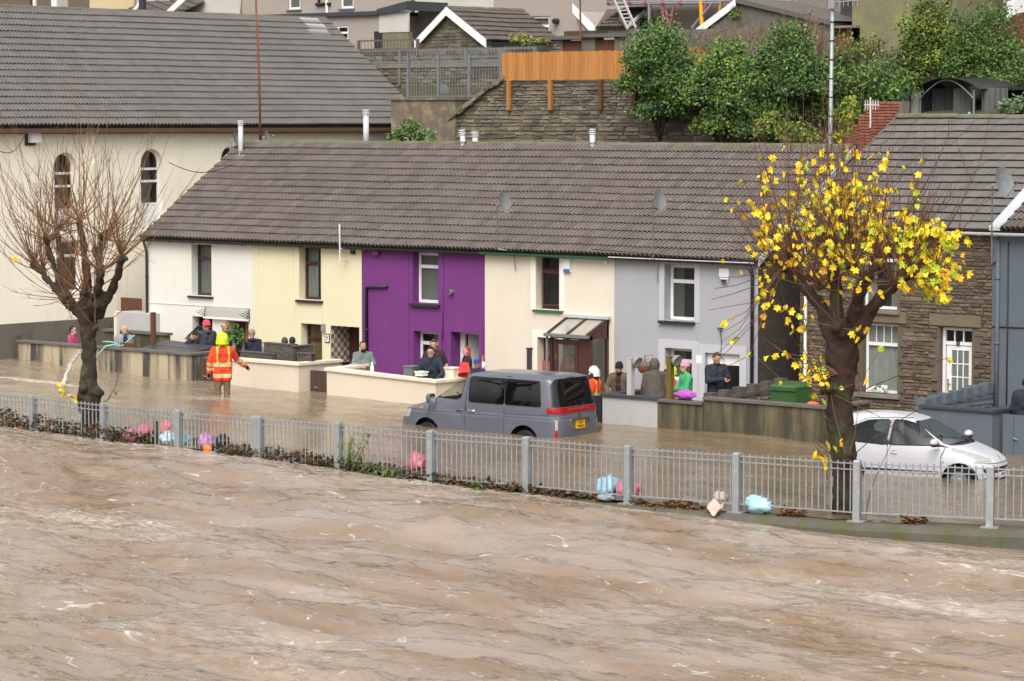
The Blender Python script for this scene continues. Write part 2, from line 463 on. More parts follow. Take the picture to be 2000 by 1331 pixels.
def ridge_mesh(name,ln,r,m):
    V=[];F=[];n=7
    for y in (0,ln):
        for i in range(n+1):
            a=pi*i/n
            V.append((y,cos(a)*r,sin(a)*r*.8))
    for i in range(n):F.append((i,n+1+i,n+2+i,i+1))
    F.append(tuple(range(n,-1,-1)))
    me=bpy.data.meshes.new(name);me.from_pydata(V,[],F);me.materials.append(m);me.update()
    return me
RM=ridge_mesh('ridge_tile',.455,.125,M['ridge'])
def ridge(roof,a,b,z,axis='x',off=0):
    """row of ridge tiles from a to b along x (at y=off) or along y (at x=off)"""
    nn=max(1,int(round((b-a)/.45)));st=(b-a)/nn;wl0=wloc(roof);rs=random.Random(9)
    for i in range(nn):
        o=bpy.data.objects.new('ridge_tile',RM);COL.objects.link(o);o.parent=roof
        c=a+st*i
        zz=z+.03*mnoise.noise(Vector((c*.4,3,off)))+rs.uniform(-.006,.006)
        if axis=='x':p=Vector((c,off,zz));rz=0
        else:p=Vector((off,c,zz));rz=pi/2
        o.location=p-wl0;o.rotation_euler=(0,0,rz);o.scale=(st/.45,1,1)

def window(parent,u0,u1,z0,z1,v,fm,transom=None,mull=(),fw=.06,pane='pane',curtain=None,open_low=False,name='window',depth=.05,back=.35,grid=None,gz=None):
    """window: frame mesh with a pane in each light; curtain = list of (f0, f1, material) across the opening"""
    b=MB();lights=[]
    zt=z1-(z1-z0)*transom if transom else None
    b.box(u0,v,z0,u0+fw,v+depth,z1);b.box(u1-fw,v,z0,u1,v+depth,z1)
    b.box(u0+fw,v,z0,u1-fw,v+depth,z0+fw);b.box(u0+fw,v,z1-fw,u1-fw,v+depth,z1)
    rows=[(z0+fw,z1-fw)]
    if zt:
        b.box(u0+fw,v-.008,zt-fw*.6,u1-fw,v+depth,zt+fw*.6)
        rows=[(z0+fw,zt-fw*.6),(zt+fw*.6,z1-fw)]
    cols=[];last=u0+fw
    for m_ in mull:
        x=u0+(u1-u0)*m_
        b.box(x-fw*.4,v+.004,z0+fw,x+fw*.4,v+depth-.004,z1-fw)
        cols.append((last,x-fw*.4));last=x+fw*.4
    cols.append((last,u1-fw))
    win=b.build(name,fm,parent)
    for (a,c) in rows:
        for (p,q) in cols:
            g=MB();g.box(p,v+.02,a,q,v+.03,c)
            g.build('pane',M[pane],win)
    if grid:                                                     # glazing bars (rows index, nx, nz)
        gb=MB()
        for (ri,nx,nz_) in grid:
            a,c=rows[ri]
            for i in range(1,nx):
                x=u0+fw+(u1-u0-2*fw)*i/nx;gb.box(x-.011,v+.006,a,x+.011,v+.019,c)
            for i in range(1,nz_):
                zz=a+(c-a)*i/nz_;gb.box(u0+fw,v+.0075,zz-.011,u1-fw,v+.0175,zz+.011)
        gb.build('glazing_bars',fm,win)
    for (f0,f1,cm) in (curtain or ()):
        cb=MB();k=10;a=u0+(u1-u0)*f0;c=u0+(u1-u0)*f1
        Vv=[]
        for i in range(k+1):
            x=a+(c-a)*i/k;y=v+.062+.010*sin(i*2.4)
            Vv+=[(x,y,z0),(x,y,z1)]
        cb.add(Vv,[(2*i,2*i+2,2*i+3,2*i+1) for i in range(k)])
        cb.build('curtain',M[cm],win)
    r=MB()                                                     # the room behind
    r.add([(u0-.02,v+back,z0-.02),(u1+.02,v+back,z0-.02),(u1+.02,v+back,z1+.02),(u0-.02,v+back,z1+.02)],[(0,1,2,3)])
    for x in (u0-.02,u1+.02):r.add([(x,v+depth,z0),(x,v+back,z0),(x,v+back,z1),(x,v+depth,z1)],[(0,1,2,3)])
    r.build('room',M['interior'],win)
    return win
def sill(parent,u0,u1,z,v0,m,h=.07,v1=.22):
    b=MB();b.add([(u0,v0,z-h),(u1,v0,z-h),(u1,v1,z-h),(u0,v1,z-h),(u0,v0,z-.02),(u1,v0,z-.02),(u1,v1,z),(u0,v1,z)],
                    [(3,2,1,0),(4,5,6,7),(0,1,5,4),(1,2,6,5),(2,3,7,6),(3,0,4,7)])
    return b.build('window_sill',m,parent)
def gutter(parent,u0,u1,z0,z1,v,m,r=.055,name='gutter',fascia=None):
    b=MB();n=8;V=[]
    for (u,z) in ((u0,z0),(u1,z1)):
        for i in range(n+1):
            a=pi+pi*i/n
            V.append((u,v+r*cos(a),z+r*sin(a)))
    b.add(V,[(i,i+1,n+2+i,n+1+i) for i in range(n)])
    V2=[(x,v+(y-v)*.82,z+.004) for (x,y,z) in V]
    b.add(V2,[(n+1+i,n+2+i,i+1,i) for i in range(n)])
    k=int((u1-u0)/.9)
    for i in range(k+1):                                        # brackets
        u=u0+.2+(u1-u0-.4)*i/max(k,1);z=z0+(z1-z0)*(u-u0)/(u1-u0)
        b.tube([(u,v-r*1.12,z-.002),(u,v-r*.8,z-r*.8),(u,v,z-r*1.14),(u,v+r*1.1,z-r*.6)],.011,5)
    o=b.build(name,m,parent)
    if fascia:
        f=MB();f.box(u0,v+r+.004,z0-.10,u1,v+r+.03,z0+.03);f.build('fascia',fascia,parent)
    return o
def pipe(parent,pts,r,m,name='downpipe',n=8,clips=True):
    b=MB();b.tube(pts,r,n)
    if clips:
        for p,q in zip(pts,pts[1:]):
            p,q=Vector(p),Vector(q);L_=(q-p).length;k=int(L_/1.1)
            for i in range(k):
                c=p.lerp(q,(i+.6)/max(k,1));t=(q-p).normalized()*.025
                b.tube([c-t,c+t],r*1.22,n)
    return b.build(name,m,parent,smooth=True)
def txt(name,s,size,m,parent,loc,rot,ext=.002,bold=0.0,align='CENTER',sx=1.0,space=1.0):
    """lettering as a mesh"""
    cu=bpy.data.curves.new(name,'FONT');cu.body=s;cu.size=size;cu.extrude=ext;cu.offset=bold
    cu.align_x=align;cu.align_y='CENTER';cu.resolution_u=2;cu.space_character=space
    t=bpy.data.objects.new(name,cu);COL.objects.link(t)
    dg=bpy.context.evaluated_depsgraph_get();dg.update()
    me=bpy.data.meshes.new_from_object(t.evaluated_get(dg))
    bpy.data.objects.remove(t)
    me.materials.clear();me.materials.append(m)
    o=bpy.data.objects.new(name,me);COL.objects.link(o)
    if parent:o.parent=parent
    o.location=loc;o.rotation_euler=rot;o.scale=(sx,1,1)
    return o

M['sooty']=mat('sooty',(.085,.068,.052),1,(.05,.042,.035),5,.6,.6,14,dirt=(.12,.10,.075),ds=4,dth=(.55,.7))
# ------------------------------------------------------------------ the row of five cottages
UB=[-17.27,-12.89,-8.70,-4.30,-0.01,4.39]
EZ,RZ,RV=3.70,6.30,3.87                     # eaves height, ridge height, ridge distance behind the front
SL=sqrt((RZ-EZ+.06)**2+(RV+.12)**2)
ang=atan2(RZ-EZ+.06,RV+.12)
RX,RY,RZv=(1,0,0),(0,cos(ang),sin(ang)),(0,-sin(ang),cos(ang))
def U(px,py,v=0.0):return float(onv(px,py,v)[0])
def Zf(px,py,v=0.0):return float(onv(px,py,v)[2])
houses=[]
H_LAB=['white rendered cottage at the left end of the row, with a clear door canopy',
         'pale yellow cottage with brown windows and a chequered tiled doorway',
         'bright purple cottage with white windows in the middle of the row',
         'ivory cottage with green window sill, brown windows and a brown glazed porch',
         'light grey cottage at the right end of the row beside the dark alley']
H_MAT=['white_render','cream_render','purple_render','ivory_render','grey_render']
def up_open(xl,xr,yt,yb):
    return (U(xl,(yt+yb)/2),U(xr,(yt+yb)/2),Zf((xl+xr)/2,yb),Zf((xl+xr)/2,yt))
OP=[dict(up=up_open(374,413,478,578),low=up_open(376,415,619,700),door=up_open(442,486,628,745)),
      dict(up=up_open(584,627,484,586),low=up_open(588,629,633,712),door=up_open(646,702,638,760)),
      dict(up=up_open(806,856,494,593),low=up_open(809,857,648,722),door=up_open(882,937,650,780)),
      dict(up=up_open(1047,1093,497,605),low=up_open(1050,1090,660,740),door=up_open(1092,1146,655,790)),
      dict(up=up_open(1298,1357,518,627),low=up_open(1299,1352,681,745),door=up_open(1377,1445,691,810))]
for i in range(5):
    u0,u1=UB[i],UB[i+1]
    h=thing('terraced_house',H_LAB[i],'house',(u0,0,-.4),group='cottages in the terraced row')
    houses.append(h)
    o=OP[i]
    dz=-.35
    door=(o['door'][0],o['door'][1],dz,o['door'][3],{0:.35,1:.75,2:.40,3:.25,4:.18}[i])
    up=(*o['up'],.27);low=(*o['low'],.27)
    b=MB()
    wall_holes(b,u0+.001,u1-.001,-.45,EZ+.03,[up,low,door],0)
    b.add([(u0,0,-.45),(u0,2*RV,-.45),(u0,2*RV,EZ),(u0,RV,RZ-.05),(u0,0,EZ)],[(4,3,2,1,0)] if i==0 else [(0,1,2,3,4)])
    b.add([(u1,0,-.45),(u1,2*RV,-.45),(u1,2*RV,EZ),(u1,RV,RZ-.05),(u1,0,EZ)],[(0,1,2,3,4)],1 if i==4 else 0)
    b.add([(u0,2*RV,-.45),(u1,2*RV,-.45),(u1,2*RV,EZ),(u0,2*RV,EZ)],[(3,2,1,0)])
    b.build('wall',[M[H_MAT[i]],M['sooty']],h)
    # roof slab, tiles, ridge
    r=MB()
    e0=EZ-.06;v0=-.12
    a0,a1=u0-(.06 if i==0 else 0),u1+(.10 if i==4 else 0)
    for s_ in (0,1):
        va,vb=(v0,RV) if s_==0 else (2*RV+.12,RV)
        r.add([(a0,va,e0),(a1,va,e0),(a1,vb,RZ),(a0,vb,RZ)],[(0,1,2,3)] if s_==0 else [(3,2,1,0)])
    r.add([(a0,v0,e0),(a1,v0,e0),(a1,v0,e0-.03),(a0,v0,e0-.03)],[(3,2,1,0)])
    r.add([(a0,v0,e0-.03),(a1,v0,e0-.03),(a1,0.0,e0+.02),(a0,0.0,e0+.02)],[(0,1,2,3)])
    roof=r.build('roof',M['tile_brown'],h)
    tiles(roof,(a0,v0-.04,e0-.02),RX,RY,RZv,a1-a0,SL,'tile',.275,.316,lift=.02,wob=.016)
    ridge(roof,a0,a1,RZ+.02,'x',RV)
# verges
for (u,i,m_) in ((UB[0]-.075,0,'white_wall'),(UB[5]+.115,4,'lead')):
    b=MB()
    b.add([(u-.012,-.14,EZ-.16),(u-.012,RV,RZ-.10),(u-.012,RV,RZ+.09),(u-.012,-.14,EZ+.02),
           (u+.012,-.14,EZ-.16),(u+.012,RV,RZ-.10),(u+.012,RV,RZ+.09),(u+.012,-.14,EZ+.02)],
          [(0,1,2,3),(7,6,5,4),(3,2,6,7),(0,4,5,1),(0,3,7,4)])
    b.build('verge_board',M[m_],houses[i])
# gutters
gm=['black_paint','black_paint','black_paint','green_paint','black_paint']
for i in range(5):gutter(houses[i],UB[i]+.002,UB[i+1]-.002,EZ-.085,EZ-.095,-.19,M[gm[i]],.06)
b=MB();b.tube([(UB[4],-.245,EZ-.075),(UB[5]+.05,-.245,EZ-.085)],.014,6);b.build('gutter_lip',M['white_gutter'],houses[4])

# --- windows, sills and doors of the five
def frame_in(i,key,fm,**k):
    a=OP[i][key]
    return window(houses[i],a[0]+.004,a[1]-.004,a[2]+.004,a[3]-.004,.24,M[fm],**k)
frame_in(0,'up','dark_frame',transom=.27,curtain=[(.62,.66,'curtain'),(0,1,'net')] )
sill(houses[0],OP[0]['up'][0]-.12,OP[0]['up'][1]+.08,OP[0]['up'][2]+.004,-.07,M['black_paint'])
frame_in(0,'low','dark_frame',transom=.3)
# its lower light stands open like an awning
a=OP[0]['low'];b=MB()
ax=[(a[0]+.03,.2,a[3]-.30),(a[1]-.03,.2,a[3]-.30),(a[1]-.03,-.28,a[3]-.62),(a[0]+.03,-.28,a[3]-.62)]
for p,q in zip(ax,ax[1:]+ax[:1]):b.bar(p,q,.05,.05)
w_=b.build('open_light',M['dark_frame'],houses[0])
b=MB();b.add(ax,[(0,1,2,3)]);b.build('pane',M['pane'],w_)
frame_in(1,'up','brown_frame',transom=.3,fw=.065,curtain=[(0,.55,'curtain'),(.62,1,'curtain')])
sill(houses[1],OP[1]['up'][0]-.08,OP[1]['up'][1]+.08,OP[1]['up'][2]+.004,-.08,M['black_paint'],.08)
frame_in(1,'low','brown_frame',transom=.36,fw=.065,curtain=[(0,1,'wood_door')])
frame_in(2,'up','upvc',transom=.28,fw=.075,curtain=[(0,1,'net')])
sill(houses[2],OP[2]['up'][0]-.05,OP[2]['up'][1]+.07,OP[2]['up'][2]+.004,-.09,M['black_paint'],.09)
frame_in(2,'low','upvc',transom=.32,fw=.075,curtain=[(.5,1,'net')])
frame_in(3,'up','brown_frame',transom=.3,fw=.07)
a=OP[3]['up']                                         # tilted inner light
b=MB();zz=a[3]-(a[3]-a[2])*.33
ax=[(a[0]+.10,.20,a[2]+.10),(a[1]-.05,.20,a[2]+.10),(a[1]-.05,.10,zz),(a[0]+.16,.10,zz)]
for p,q in zip(ax,ax[1:]+ax[:1]):b.bar(p,q,.055,.05)
w_=b.build('tilted_light',M['brown_frame'],houses[3])
b=MB();b.add(ax,[(0,1,2,3)]);b.build('pane',M['pane'],w_)
sill(houses[3],a[0]-.06,a[1]+.12,a[2]+.004,-.07,M['green_paint'],.075)
frame_in(3,'low','brown_frame',transom=.5,fw=.065,curtain=[(0,1,'net')])
a=OP[3]['low'];b=MB();b.box(a[0]+.03,.16,a[2]+.1,a[1]-.1,.2,a[2]+(a[3]-a[2])*.42);b.build('red_board',M['red_paint'],houses[3])
frame_in(4,'up','upvc',transom=.3,fw=.075,pane='pane_clear',curtain=[(0,.42,'curtain')])
sill(houses[4],OP[4]['up'][0]-.14,OP[4]['up'][1]+.02,OP[4]['up'][2]+.004,-.10,M['black_paint'],.08)
frame_in(4,'low','upvc',transom=.4,fw=.075,pane='pane_clear',curtain=[(0,.5,'curtain')])
# raised bands round openings
def band(i,key,mtl,wd,pr=.018,bottom=None):
    a=OP[i][key];b=MB();zb=bottom if bottom is not None else a[2]-.02
    b.box(a[0]-wd,-pr,zb,a[0]-.001,.0,a[3]+wd);b.box(a[1]+.001,-pr,zb,a[1]+wd,.0,a[3]+wd)
    b.box(a[0]-.001,-pr,a[3]+.001,a[1]+.001,.0,a[3]+wd)
    b.build('window_band',M[mtl],houses[i])
band(4,'up','grey_trim',.16);band(4,'low','grey_trim',.20,bottom=-.4);band(4,'door','grey_trim',.20,bottom=-.4)
M['ivory_trim']=mat('ivory_trim',(.82,.76,.66),.85,(.78,.71,.61),2,.5,.1,60)
band(3,'up','ivory_trim',.17);band(3,'low','ivory_trim',.17,bottom=-.4)
band(2,'low','purple_render',.12,.03,bottom=-.4);band(2,'door','purple_render',.13,.03,bottom=-.4)
# relief strips and boundary joints
for (px,i,zt) in ((806-8,2,EZ-.1),(866,2,EZ-.1),(1037,3,EZ-.1),(505,1,EZ-.1),(574,1,EZ-.1),(630,1,EZ-.1),(1361,4,EZ-.1)):
    u=U(px,560);b=MB();b.tube([(u,-.008,zt),(u,-.008,-.3)],.009,5);b.build('wall_joint',M[H_MAT[i]],houses[i])
b=MB();b.tube([(UB[0]+.1,-.012,Zf(300,592)),(UB[1]-.1,-.012,Zf(480,602))],.008,5);b.build('wall_cable',M['white_plastic'],houses[0])
# doors
def leaf(i,a,b_,z0,z1,v,m_,name='door',th=.045):
    q=MB();q.box(a,v,z0,b_,v+th,z1);return q.build(name,m_,houses[i])
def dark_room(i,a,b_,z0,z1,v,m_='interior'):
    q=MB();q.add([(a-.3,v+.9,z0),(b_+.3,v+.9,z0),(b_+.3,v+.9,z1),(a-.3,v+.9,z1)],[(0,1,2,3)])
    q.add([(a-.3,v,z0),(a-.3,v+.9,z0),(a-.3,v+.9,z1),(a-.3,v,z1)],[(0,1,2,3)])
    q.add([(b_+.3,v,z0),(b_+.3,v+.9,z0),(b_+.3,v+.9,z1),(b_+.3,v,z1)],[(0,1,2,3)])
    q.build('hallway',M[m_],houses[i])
a=OP[0]['door']
dark_room(0,a[0],a[1],-.35,a[3],.36,'orange_wall')
q=MB();q.box(a[0]+.28,.30,-.35,a[0]+.40,.36,a[3]);q.build('door_frame',M['black_paint'],houses[0])
leaf(0,a[0]+.40,a[1],-.35,a[3],.345,M['orange_wall'])
a=OP[1]['door']
# chequered left cheek of the recess, tile by tile
ck=[mat('check_dark',(.20,.16,.14),.4,(.16,.13,.115),8,.5,rand=.15),mat('check_light',(.52,.47,.40),.4,(.46,.41,.35),8,.5,rand=.1)]
tm=[]
for k in range(2):
    me=bpy.data.meshes.new('wall_tile');q=.116
    me.from_pydata([(0,0,0),(0,q,0),(0,q,q),(0,0,q),(.008,.004,.004),(.008,q-.004,.004),(.008,q-.004,q-.004),(.008,.004,q-.004)],[],[(4,5,6,7),(0,1,5,4),(1,2,6,5),(2,3,7,6),(3,0,4,7)])
    me.materials.append(ck[k]);tm.append(me)
ch=MB();ch.box(a[0]-.02,.002,-.35,a[0]+.012,.72,a[3]-.001)
chk=ch.build('tiled_cheek',M['mortar'],houses[1])
for jy in range(6):
    for jz in range(int((a[3]+.30)/.12)):
        o_=bpy.data.objects.new('wall_tile',tm[(jy+jz) % 2]);COL.objects.link(o_);o_.parent=chk
        o_.location=Vector((a[0]+.012,.004+jy*.12,a[3]-.12-jz*.12))-wloc(chk)
d=leaf(1,a[0]+.02,a[1],-.35,a[3]-.02,.70,M['brown_frame'])
q=MB();q.box(a[0]+.32,.690,.15,a[0]+.40,.702,a[3]-.35);q.build('door_glass',M['pane'],d)
a=OP[2]['door']
q=MB();q.box(a[0]+.002,.34,-.35,a[0]+.16,.40,a[3]-.002);q.box(a[0]+.16,.34,a[3]-.07,a[1]-.002,.40,a[3]-.002);q.build('door_frame',M['upvc'],houses[2])
dark_room(2,a[0],a[1],-.35,a[3],.41)
q=MB();q.add([(a[0]+.2,.42,-.35),(a[0]+.45,1.0,-.35),(a[0]+.45,1.0,a[3]-.06),(a[0]+.2,.42,a[3]-.06)],[(0,1,2,3)]);q.build('open_door',M['upvc'],houses[2])
a=OP[3]['door']
leaf(3,a[0],a[1],-.35,a[3],.2,M['upvc'])
a=OP[4]['door']
q=MB();q.box(a[0]+.002,.10,-.35,a[0]+.09,.17,a[3]-.002);q.box(a[1]-.09,.10,-.35,a[1]-.002,.17,a[3]-.002)
q.box(a[0]+.09,.10,a[3]-.28,a[1]-.09,.17,a[3]-.002);q.build('door_frame',M['upvc'],houses[4])
q=MB();q.box(a[0]+.09,.12,-.35,a[1]-.09,.14,a[3]-.28);q.build('door_glass',M['pane'],houses[4])

# number plaque, lamps and other fittings on the fronts
q=MB();p=onv(640,661,0);q.box(p[0]-.09,-.02,p[2]-.12,p[0]+.09,0,p[2]+.12);pl=q.build('number_plaque',M['black_paint'],houses[1])
q=MB();q.box(p[0]-.065,-.024,p[2]-.095,p[0]+.065,-.02,p[2]+.095);q.build('plaque_face',M['white_plastic'],pl)
txt('numeral','9',.17,M['black_paint'],pl,Vector((p[0],-.027,p[2]))-wloc(pl),(pi/2,0,0))
def fitting(i,name,px,py,dims,m_,v=0.0):
    p=onv(px,py,v);q=MB();q.box(p[0]-dims[0]/2,-dims[1],p[2]-dims[2]/2,p[0]+dims[0]/2,-.001,p[2]+dims[2]/2)
    return q.build(name,m_,houses[i])
fitting(1,'wall_lamp',634,640,(.09,.1,.2),M['galv'])
fitting(1,'floodlight',691,493,(.12,.08,.1),M['black_paint'])
fitting(2,'floodlight',738,494,(.22,.12,.12),M['purple_render'])
p=onv(884,571,0);q=MB();q.lathe([(.06,0),(.07,-.12),(.055,-.14),(.05,-.10)],(p[0],0,p[2]),12,axis='y');q.build('vent_pipe',M['galv_dull'],houses[2])
pipe(houses[2],[onv(756,560,-.05),onv(715,561,-.05),onv(716,700,-.05)],.045,M['black_paint'],'waste_pipe')
al=fitting(3,'alarm_box',1110,518,(.20,.07,.36),M['white_plastic'])
p=onv(1110,528,0);q=MB();q.box(p[0]-.10,-.074,p[2]-.06,p[0]+.10,-.0705,p[2]+.03);q.build('blue_band',mat('alarm_blue',(.05,.13,.40),.5),al)
fitting(3,'junction_box',1185,510,(.12,.06,.14),M['white_plastic'])
q=MB();p=onv(1417,537,0)
q.prism([(p[0]-.14,p[2]+.15),(p[0]-.15,p[2]-.02),(p[0]-.07,p[2]-.2),(p[0]+.07,p[2]-.2),(p[0]+.15,p[2]-.02),(p[0]+.14,p[2]+.15)][::-1],-.07,-.001,'y')
al=q.build('alarm_box',M['white_plastic'],houses[4])
q=MB();q.prism([(p[0]-.10,p[2]-.11),(p[0]-.065,p[2]-.195),(p[0]+.065,p[2]-.195),(p[0]+.10,p[2]-.11)][::-1],-.074,-.0705,'y');q.build('navy_base',mat('navy',(.03,.035,.10),.5),al)
fitting(4,'number_tile',1366,702,(.17,.02,.2),M['white_plastic'])
q=MB();p=onv(1409,646,0)
for dx in (-.09,0,.09):q.tube([(p[0]+dx,-.06,p[2]+.06),(p[0],-.05,p[2]-.02)],.012,5)
q.tube([(p[0]-.09,-.06,p[2]+.06),(p[0]+.09,-.06,p[2]+.06)],.012,5)
q.tube([(p[0],-.03,p[2]-.02),(p[0]+.02,-.02,p[2]-.3),(p[0],-.02,p[2]-.62),(p[0]+.1,-.02,p[2]-.72)],.010,5)
q.build('lantern_bracket',M['black_paint'],houses[4])
# downpipes
p=onv(290,520,-.08);pipe(houses[0],[(UB[0]+.1,-.19,EZ-.14),(UB[0]+.1,-.07,EZ-.45),(UB[0]+.1,-.07,-.3)],.04,M['black_paint'])
pipe(houses[4],[(UB[5]-.12,-.19,EZ-.14),(UB[5]-.12,-.07,EZ-.4),(UB[5]-.12,-.07,-.3)],.045,M['black_paint'])
for px in (866,):
    u=U(px,560);pipe(houses[2],[(u,-.02,3.3),(u,-.02,1.3)],.012,M['purple_render'],'cable_conduit',6,False)
# ------------------------------------------------------------------ flat plates with holes
def inside(poly,x,y):
    p=np.asarray(poly,float);x1,y1=p[:,0],p[:,1];x2,y2=np.roll(x1,-1),np.roll(y1,-1)
    c=((y1>y) != (y2>y))
    with np.errstate(divide='ignore',invalid='ignore'):
        t=(x2-x1)*(y-y1)/(y2-y1)+x1
    return bool(np.count_nonzero(c & (x<t)) % 2)
def plate(outer,holes=(),extra=()):
    """triangulate a polygon with holes; returns points, list of (tri, region) where region -1 is the sheet and k the k-th hole"""
    pts=[];edges=[]
    for poly in [outer,*holes]:
        b=len(pts);n=len(poly);pts+=[Vector((p[0],p[1])) for p in poly]
        edges+=[(b+i,b+(i+1) % n) for i in range(n)]
    pts+=[Vector((p[0],p[1])) for p in extra]
    r=delaunay_2d_cdt(pts,edges,[],0,1e-6)
    V,T=r[0],r[2];out=[]
    for t in T:
        cx=sum(V[i].x for i in t)/len(t);cy=sum(V[i].y for i in t)/len(t)
        if not inside(outer,cx,cy):continue
        reg=-1
        for k,h in enumerate(holes):
            if inside(h,cx,cy):reg=k;break
        out.append((tuple(t),reg))
    return V,out
def arch(y0,y1,z0,z1,n=12):
    r=(y1-y0)/2;c=(y0+y1)/2;zs=z1-r
    return [(y0,z0),(y1,z0),(y1,zs)]+[(c+r*cos(pi*i/n),zs+r*sin(pi*i/n)) for i in range(1,n)]+[(y0,zs)]

# ------------------------------------------------------------------ stones
def stone_meshes(m,k=8,seed=3):
    rs=random.Random(seed);out=[]
    for _ in range(k):
        j=lambda a:rs.uniform(-a,a)
        V=[(0,0,0),(1,0,0),(1,0,1),(0,0,1)]
        c=[(.06+j(.04),.12+j(.08)),(.94+j(.04),.12+j(.08)),(.94+j(.04),.88+j(.08)),(.5+j(.2),.93+j(.06)),(.06+j(.04),.88+j(.08))]
        V+=[(a,-1+j(.35),b) for a,b in c]
        F=[(4,5,6,7,8),(0,1,5,4),(1,2,6,5),(2,3,8,7,6),(3,0,4,8)]
        me=bpy.data.meshes.new('stone');me.from_pydata(V,[],F);me.materials.append(m);me.update();out.append(me)
    return out
def lay_stones(parent,u0,u1,z0,z1,v,m,ok=lambda a,b,c,d:True,hs=(.07,.15),ls=(.16,.45),proud=.035,limit=300,key=None,seed=1,X=(1,0,0),org=None,gap=.014):
    """courses of rubble on a wall facing -y (or along X from org): nearest ones as parts, the rest joined"""
    rs=random.Random(seed);MS=stone_meshes(m,8,seed);cells=[]
    z=z0
    while z<z1-.03:
        h=min(rs.uniform(*hs),z1-z);u=u0-rs.uniform(0,.2)
        while u<u1:
            l=rs.uniform(*ls)*(1.15 if h>.11 else .9)
            a,b=max(u,u0),min(u+l,u1)
            if b-a>.06 and ok(a,b,z,z+h):cells.append((a+gap/2,b-gap/2,z+gap/2+rs.uniform(-.008,.008),z+h-gap/2))
            u+=l
        z+=h
    cells.sort(key=key or (lambda c:-c[0]))
    X=Vector(X);Y=Vector((0,0,1)).cross(X);org=Vector(org) if org else Vector((0,v,0));wl0=wloc(parent)
    R=Matrix((X,Y,(0,0,1))).transposed().to_4x4()
    rV=[];rF=[]
    for k,(a,b,c,d) in enumerate(cells):
        me=rs.choice(MS);p=org+X*a+Vector((0,0,c));pr=proud*rs.uniform(.5,1.3)
        if k<limit:
            o=bpy.data.objects.new('stone',me);COL.objects.link(o);o.parent=parent
            o.matrix_local=Matrix.Translation(p-wl0) @ R @ Matrix.Rotation(rs.gauss(0,.025),4,'Y') @ Matrix.Diagonal((b-a,pr,d-c,1))
        else:
            n0=len(rV)
            rV+=[p+X*(q.co.x*(b-a))+Y*(q.co.y*pr)+Vector((0,0,q.co.z*(d-c))) for q in me.vertices]
            rF+=[tuple(i+n0 for i in f.vertices) for f in me.polygons]
    if rV:tag(mk('far_stones',rV,rF,m,parent),kind='stuff')

# ------------------------------------------------------------------ chapel on the left
UC=-19.0
ch=thing('chapel','large cream rendered chapel with arched windows and a long grey tiled roof','chapel',(UC,4,-.4))
CE,CR,CW=6.86,10.32,4.45
V0c,V1c=-6.0,float(onu(822,236,UC)[1])
def VZ(px,py,u=UC):p=onu(px,py,u);return float(p[1]),float(p[2])
AW=[]
for (xl,xr,yt,yb) in ((106,149,298,412),(275,317,291,400),(432,468,286,396)):
    a=VZ(xl,(yt+yb)/2)[0];c=VZ(xr,(yt+yb)/2)[0]
    AW.append((a,c,VZ((xl+xr)/2,yb)[1],VZ((xl+xr)/2,yt)[1]))
LW=[(VZ(110,500)[0],VZ(158,500)[0],VZ(130,572)[1],VZ(130,470)[1])]
PANEL=.72
holes=[arch(a,c,z0-PANEL,z1) for (a,c,z0,z1) in AW]+[[(a,z0),(c,z0),(c,z1),(a,z1)] for (a,c,z0,z1) in LW]
V,T=plate([(V0c,-.5),(V1c,-.5),(V1c,CE+.03),(V0c,CE+.03)],holes)
b=MB();b.add([(UC,p.x,p.y) for p in V],[t for t,r in T if r<0])
for hpoly in holes:                                                     # reveals
    n=len(hpoly)
    for i in range(n):
        p,q=hpoly[i],hpoly[(i+1) % n]
        b.add([(UC,*p),(UC,*q),(UC-.22,*q),(UC-.22,*p)],[(0,1,2,3)])
u2=UC-2*CW
b.add([(UC,V1c,-.5),(u2,V1c,-.5),(u2,V1c,CE),(UC-CW,V1c,CR-.05),(UC,V1c,CE)],[(0,1,2,3,4)])
b.add([(UC,V0c,-.5),(u2,V0c,-.5),(u2,V0c,CE),(UC-CW,V0c,CR-.05),(UC,V0c,CE)],[(4,3,2,1,0)])
b.add([(u2,V0c,-.5),(u2,V1c,-.5),(u2,V1c,CE),(u2,V0c,CE)],[(3,2,1,0)])
b.build('wall',M['chapel_render'],ch)
for k,(a,c,z0,z1) in enumerate(AW):
    f=MB();u=UC-.16;t=.055
    o_=arch(a+.004,c-.004,z0+.003,z1-.004);i_=arch(a+t,c-t,z0+t,z1-t)
    n=len(o_)
    for (ua,ub,s_) in ((u,u-.05,1),):
        for i in range(n):
            p,q,r_,s2=o_[i],o_[(i+1) % n],i_[(i+1) % n],i_[i]
            f.add([(ua,*p),(ua,*q),(ua,*r_),(ua,*s2)],[(0,1,2,3)])
            f.add([(ua,*s2),(ua,*r_),(ub,*r_),(ub,*s2)],[(0,1,2,3)])
    for fz in (.40,.64):
        zz=z0+(z1-z0)*(fz if fz>.5 else .42);f.box(u-.05,a+t,zz-.035,u+.006,c-t,zz+.035)
    wo=f.build('arched_window',M['upvc'],ch)
    V,T=plate(i_);g=MB();g.add([(u-.03,p.x,p.y) for p in V],[t_ for t_,r in T]);g.build('pane',M['pane'],wo)
    g=MB();g.add([(u-.5,a-.1,z0-.1),(u-.5,c+.1,z0-.1),(u-.5,c+.1,z1+.1),(u-.5,a-.1,z1+.1)],[(0,1,2,3)])
    g.build('room',M['net'],wo)
    g=MB();g.box(u-.05,a+.004,z0-PANEL+.002,u,c-.004,z0-.001);g.build('white_panel',M['upvc'],wo)
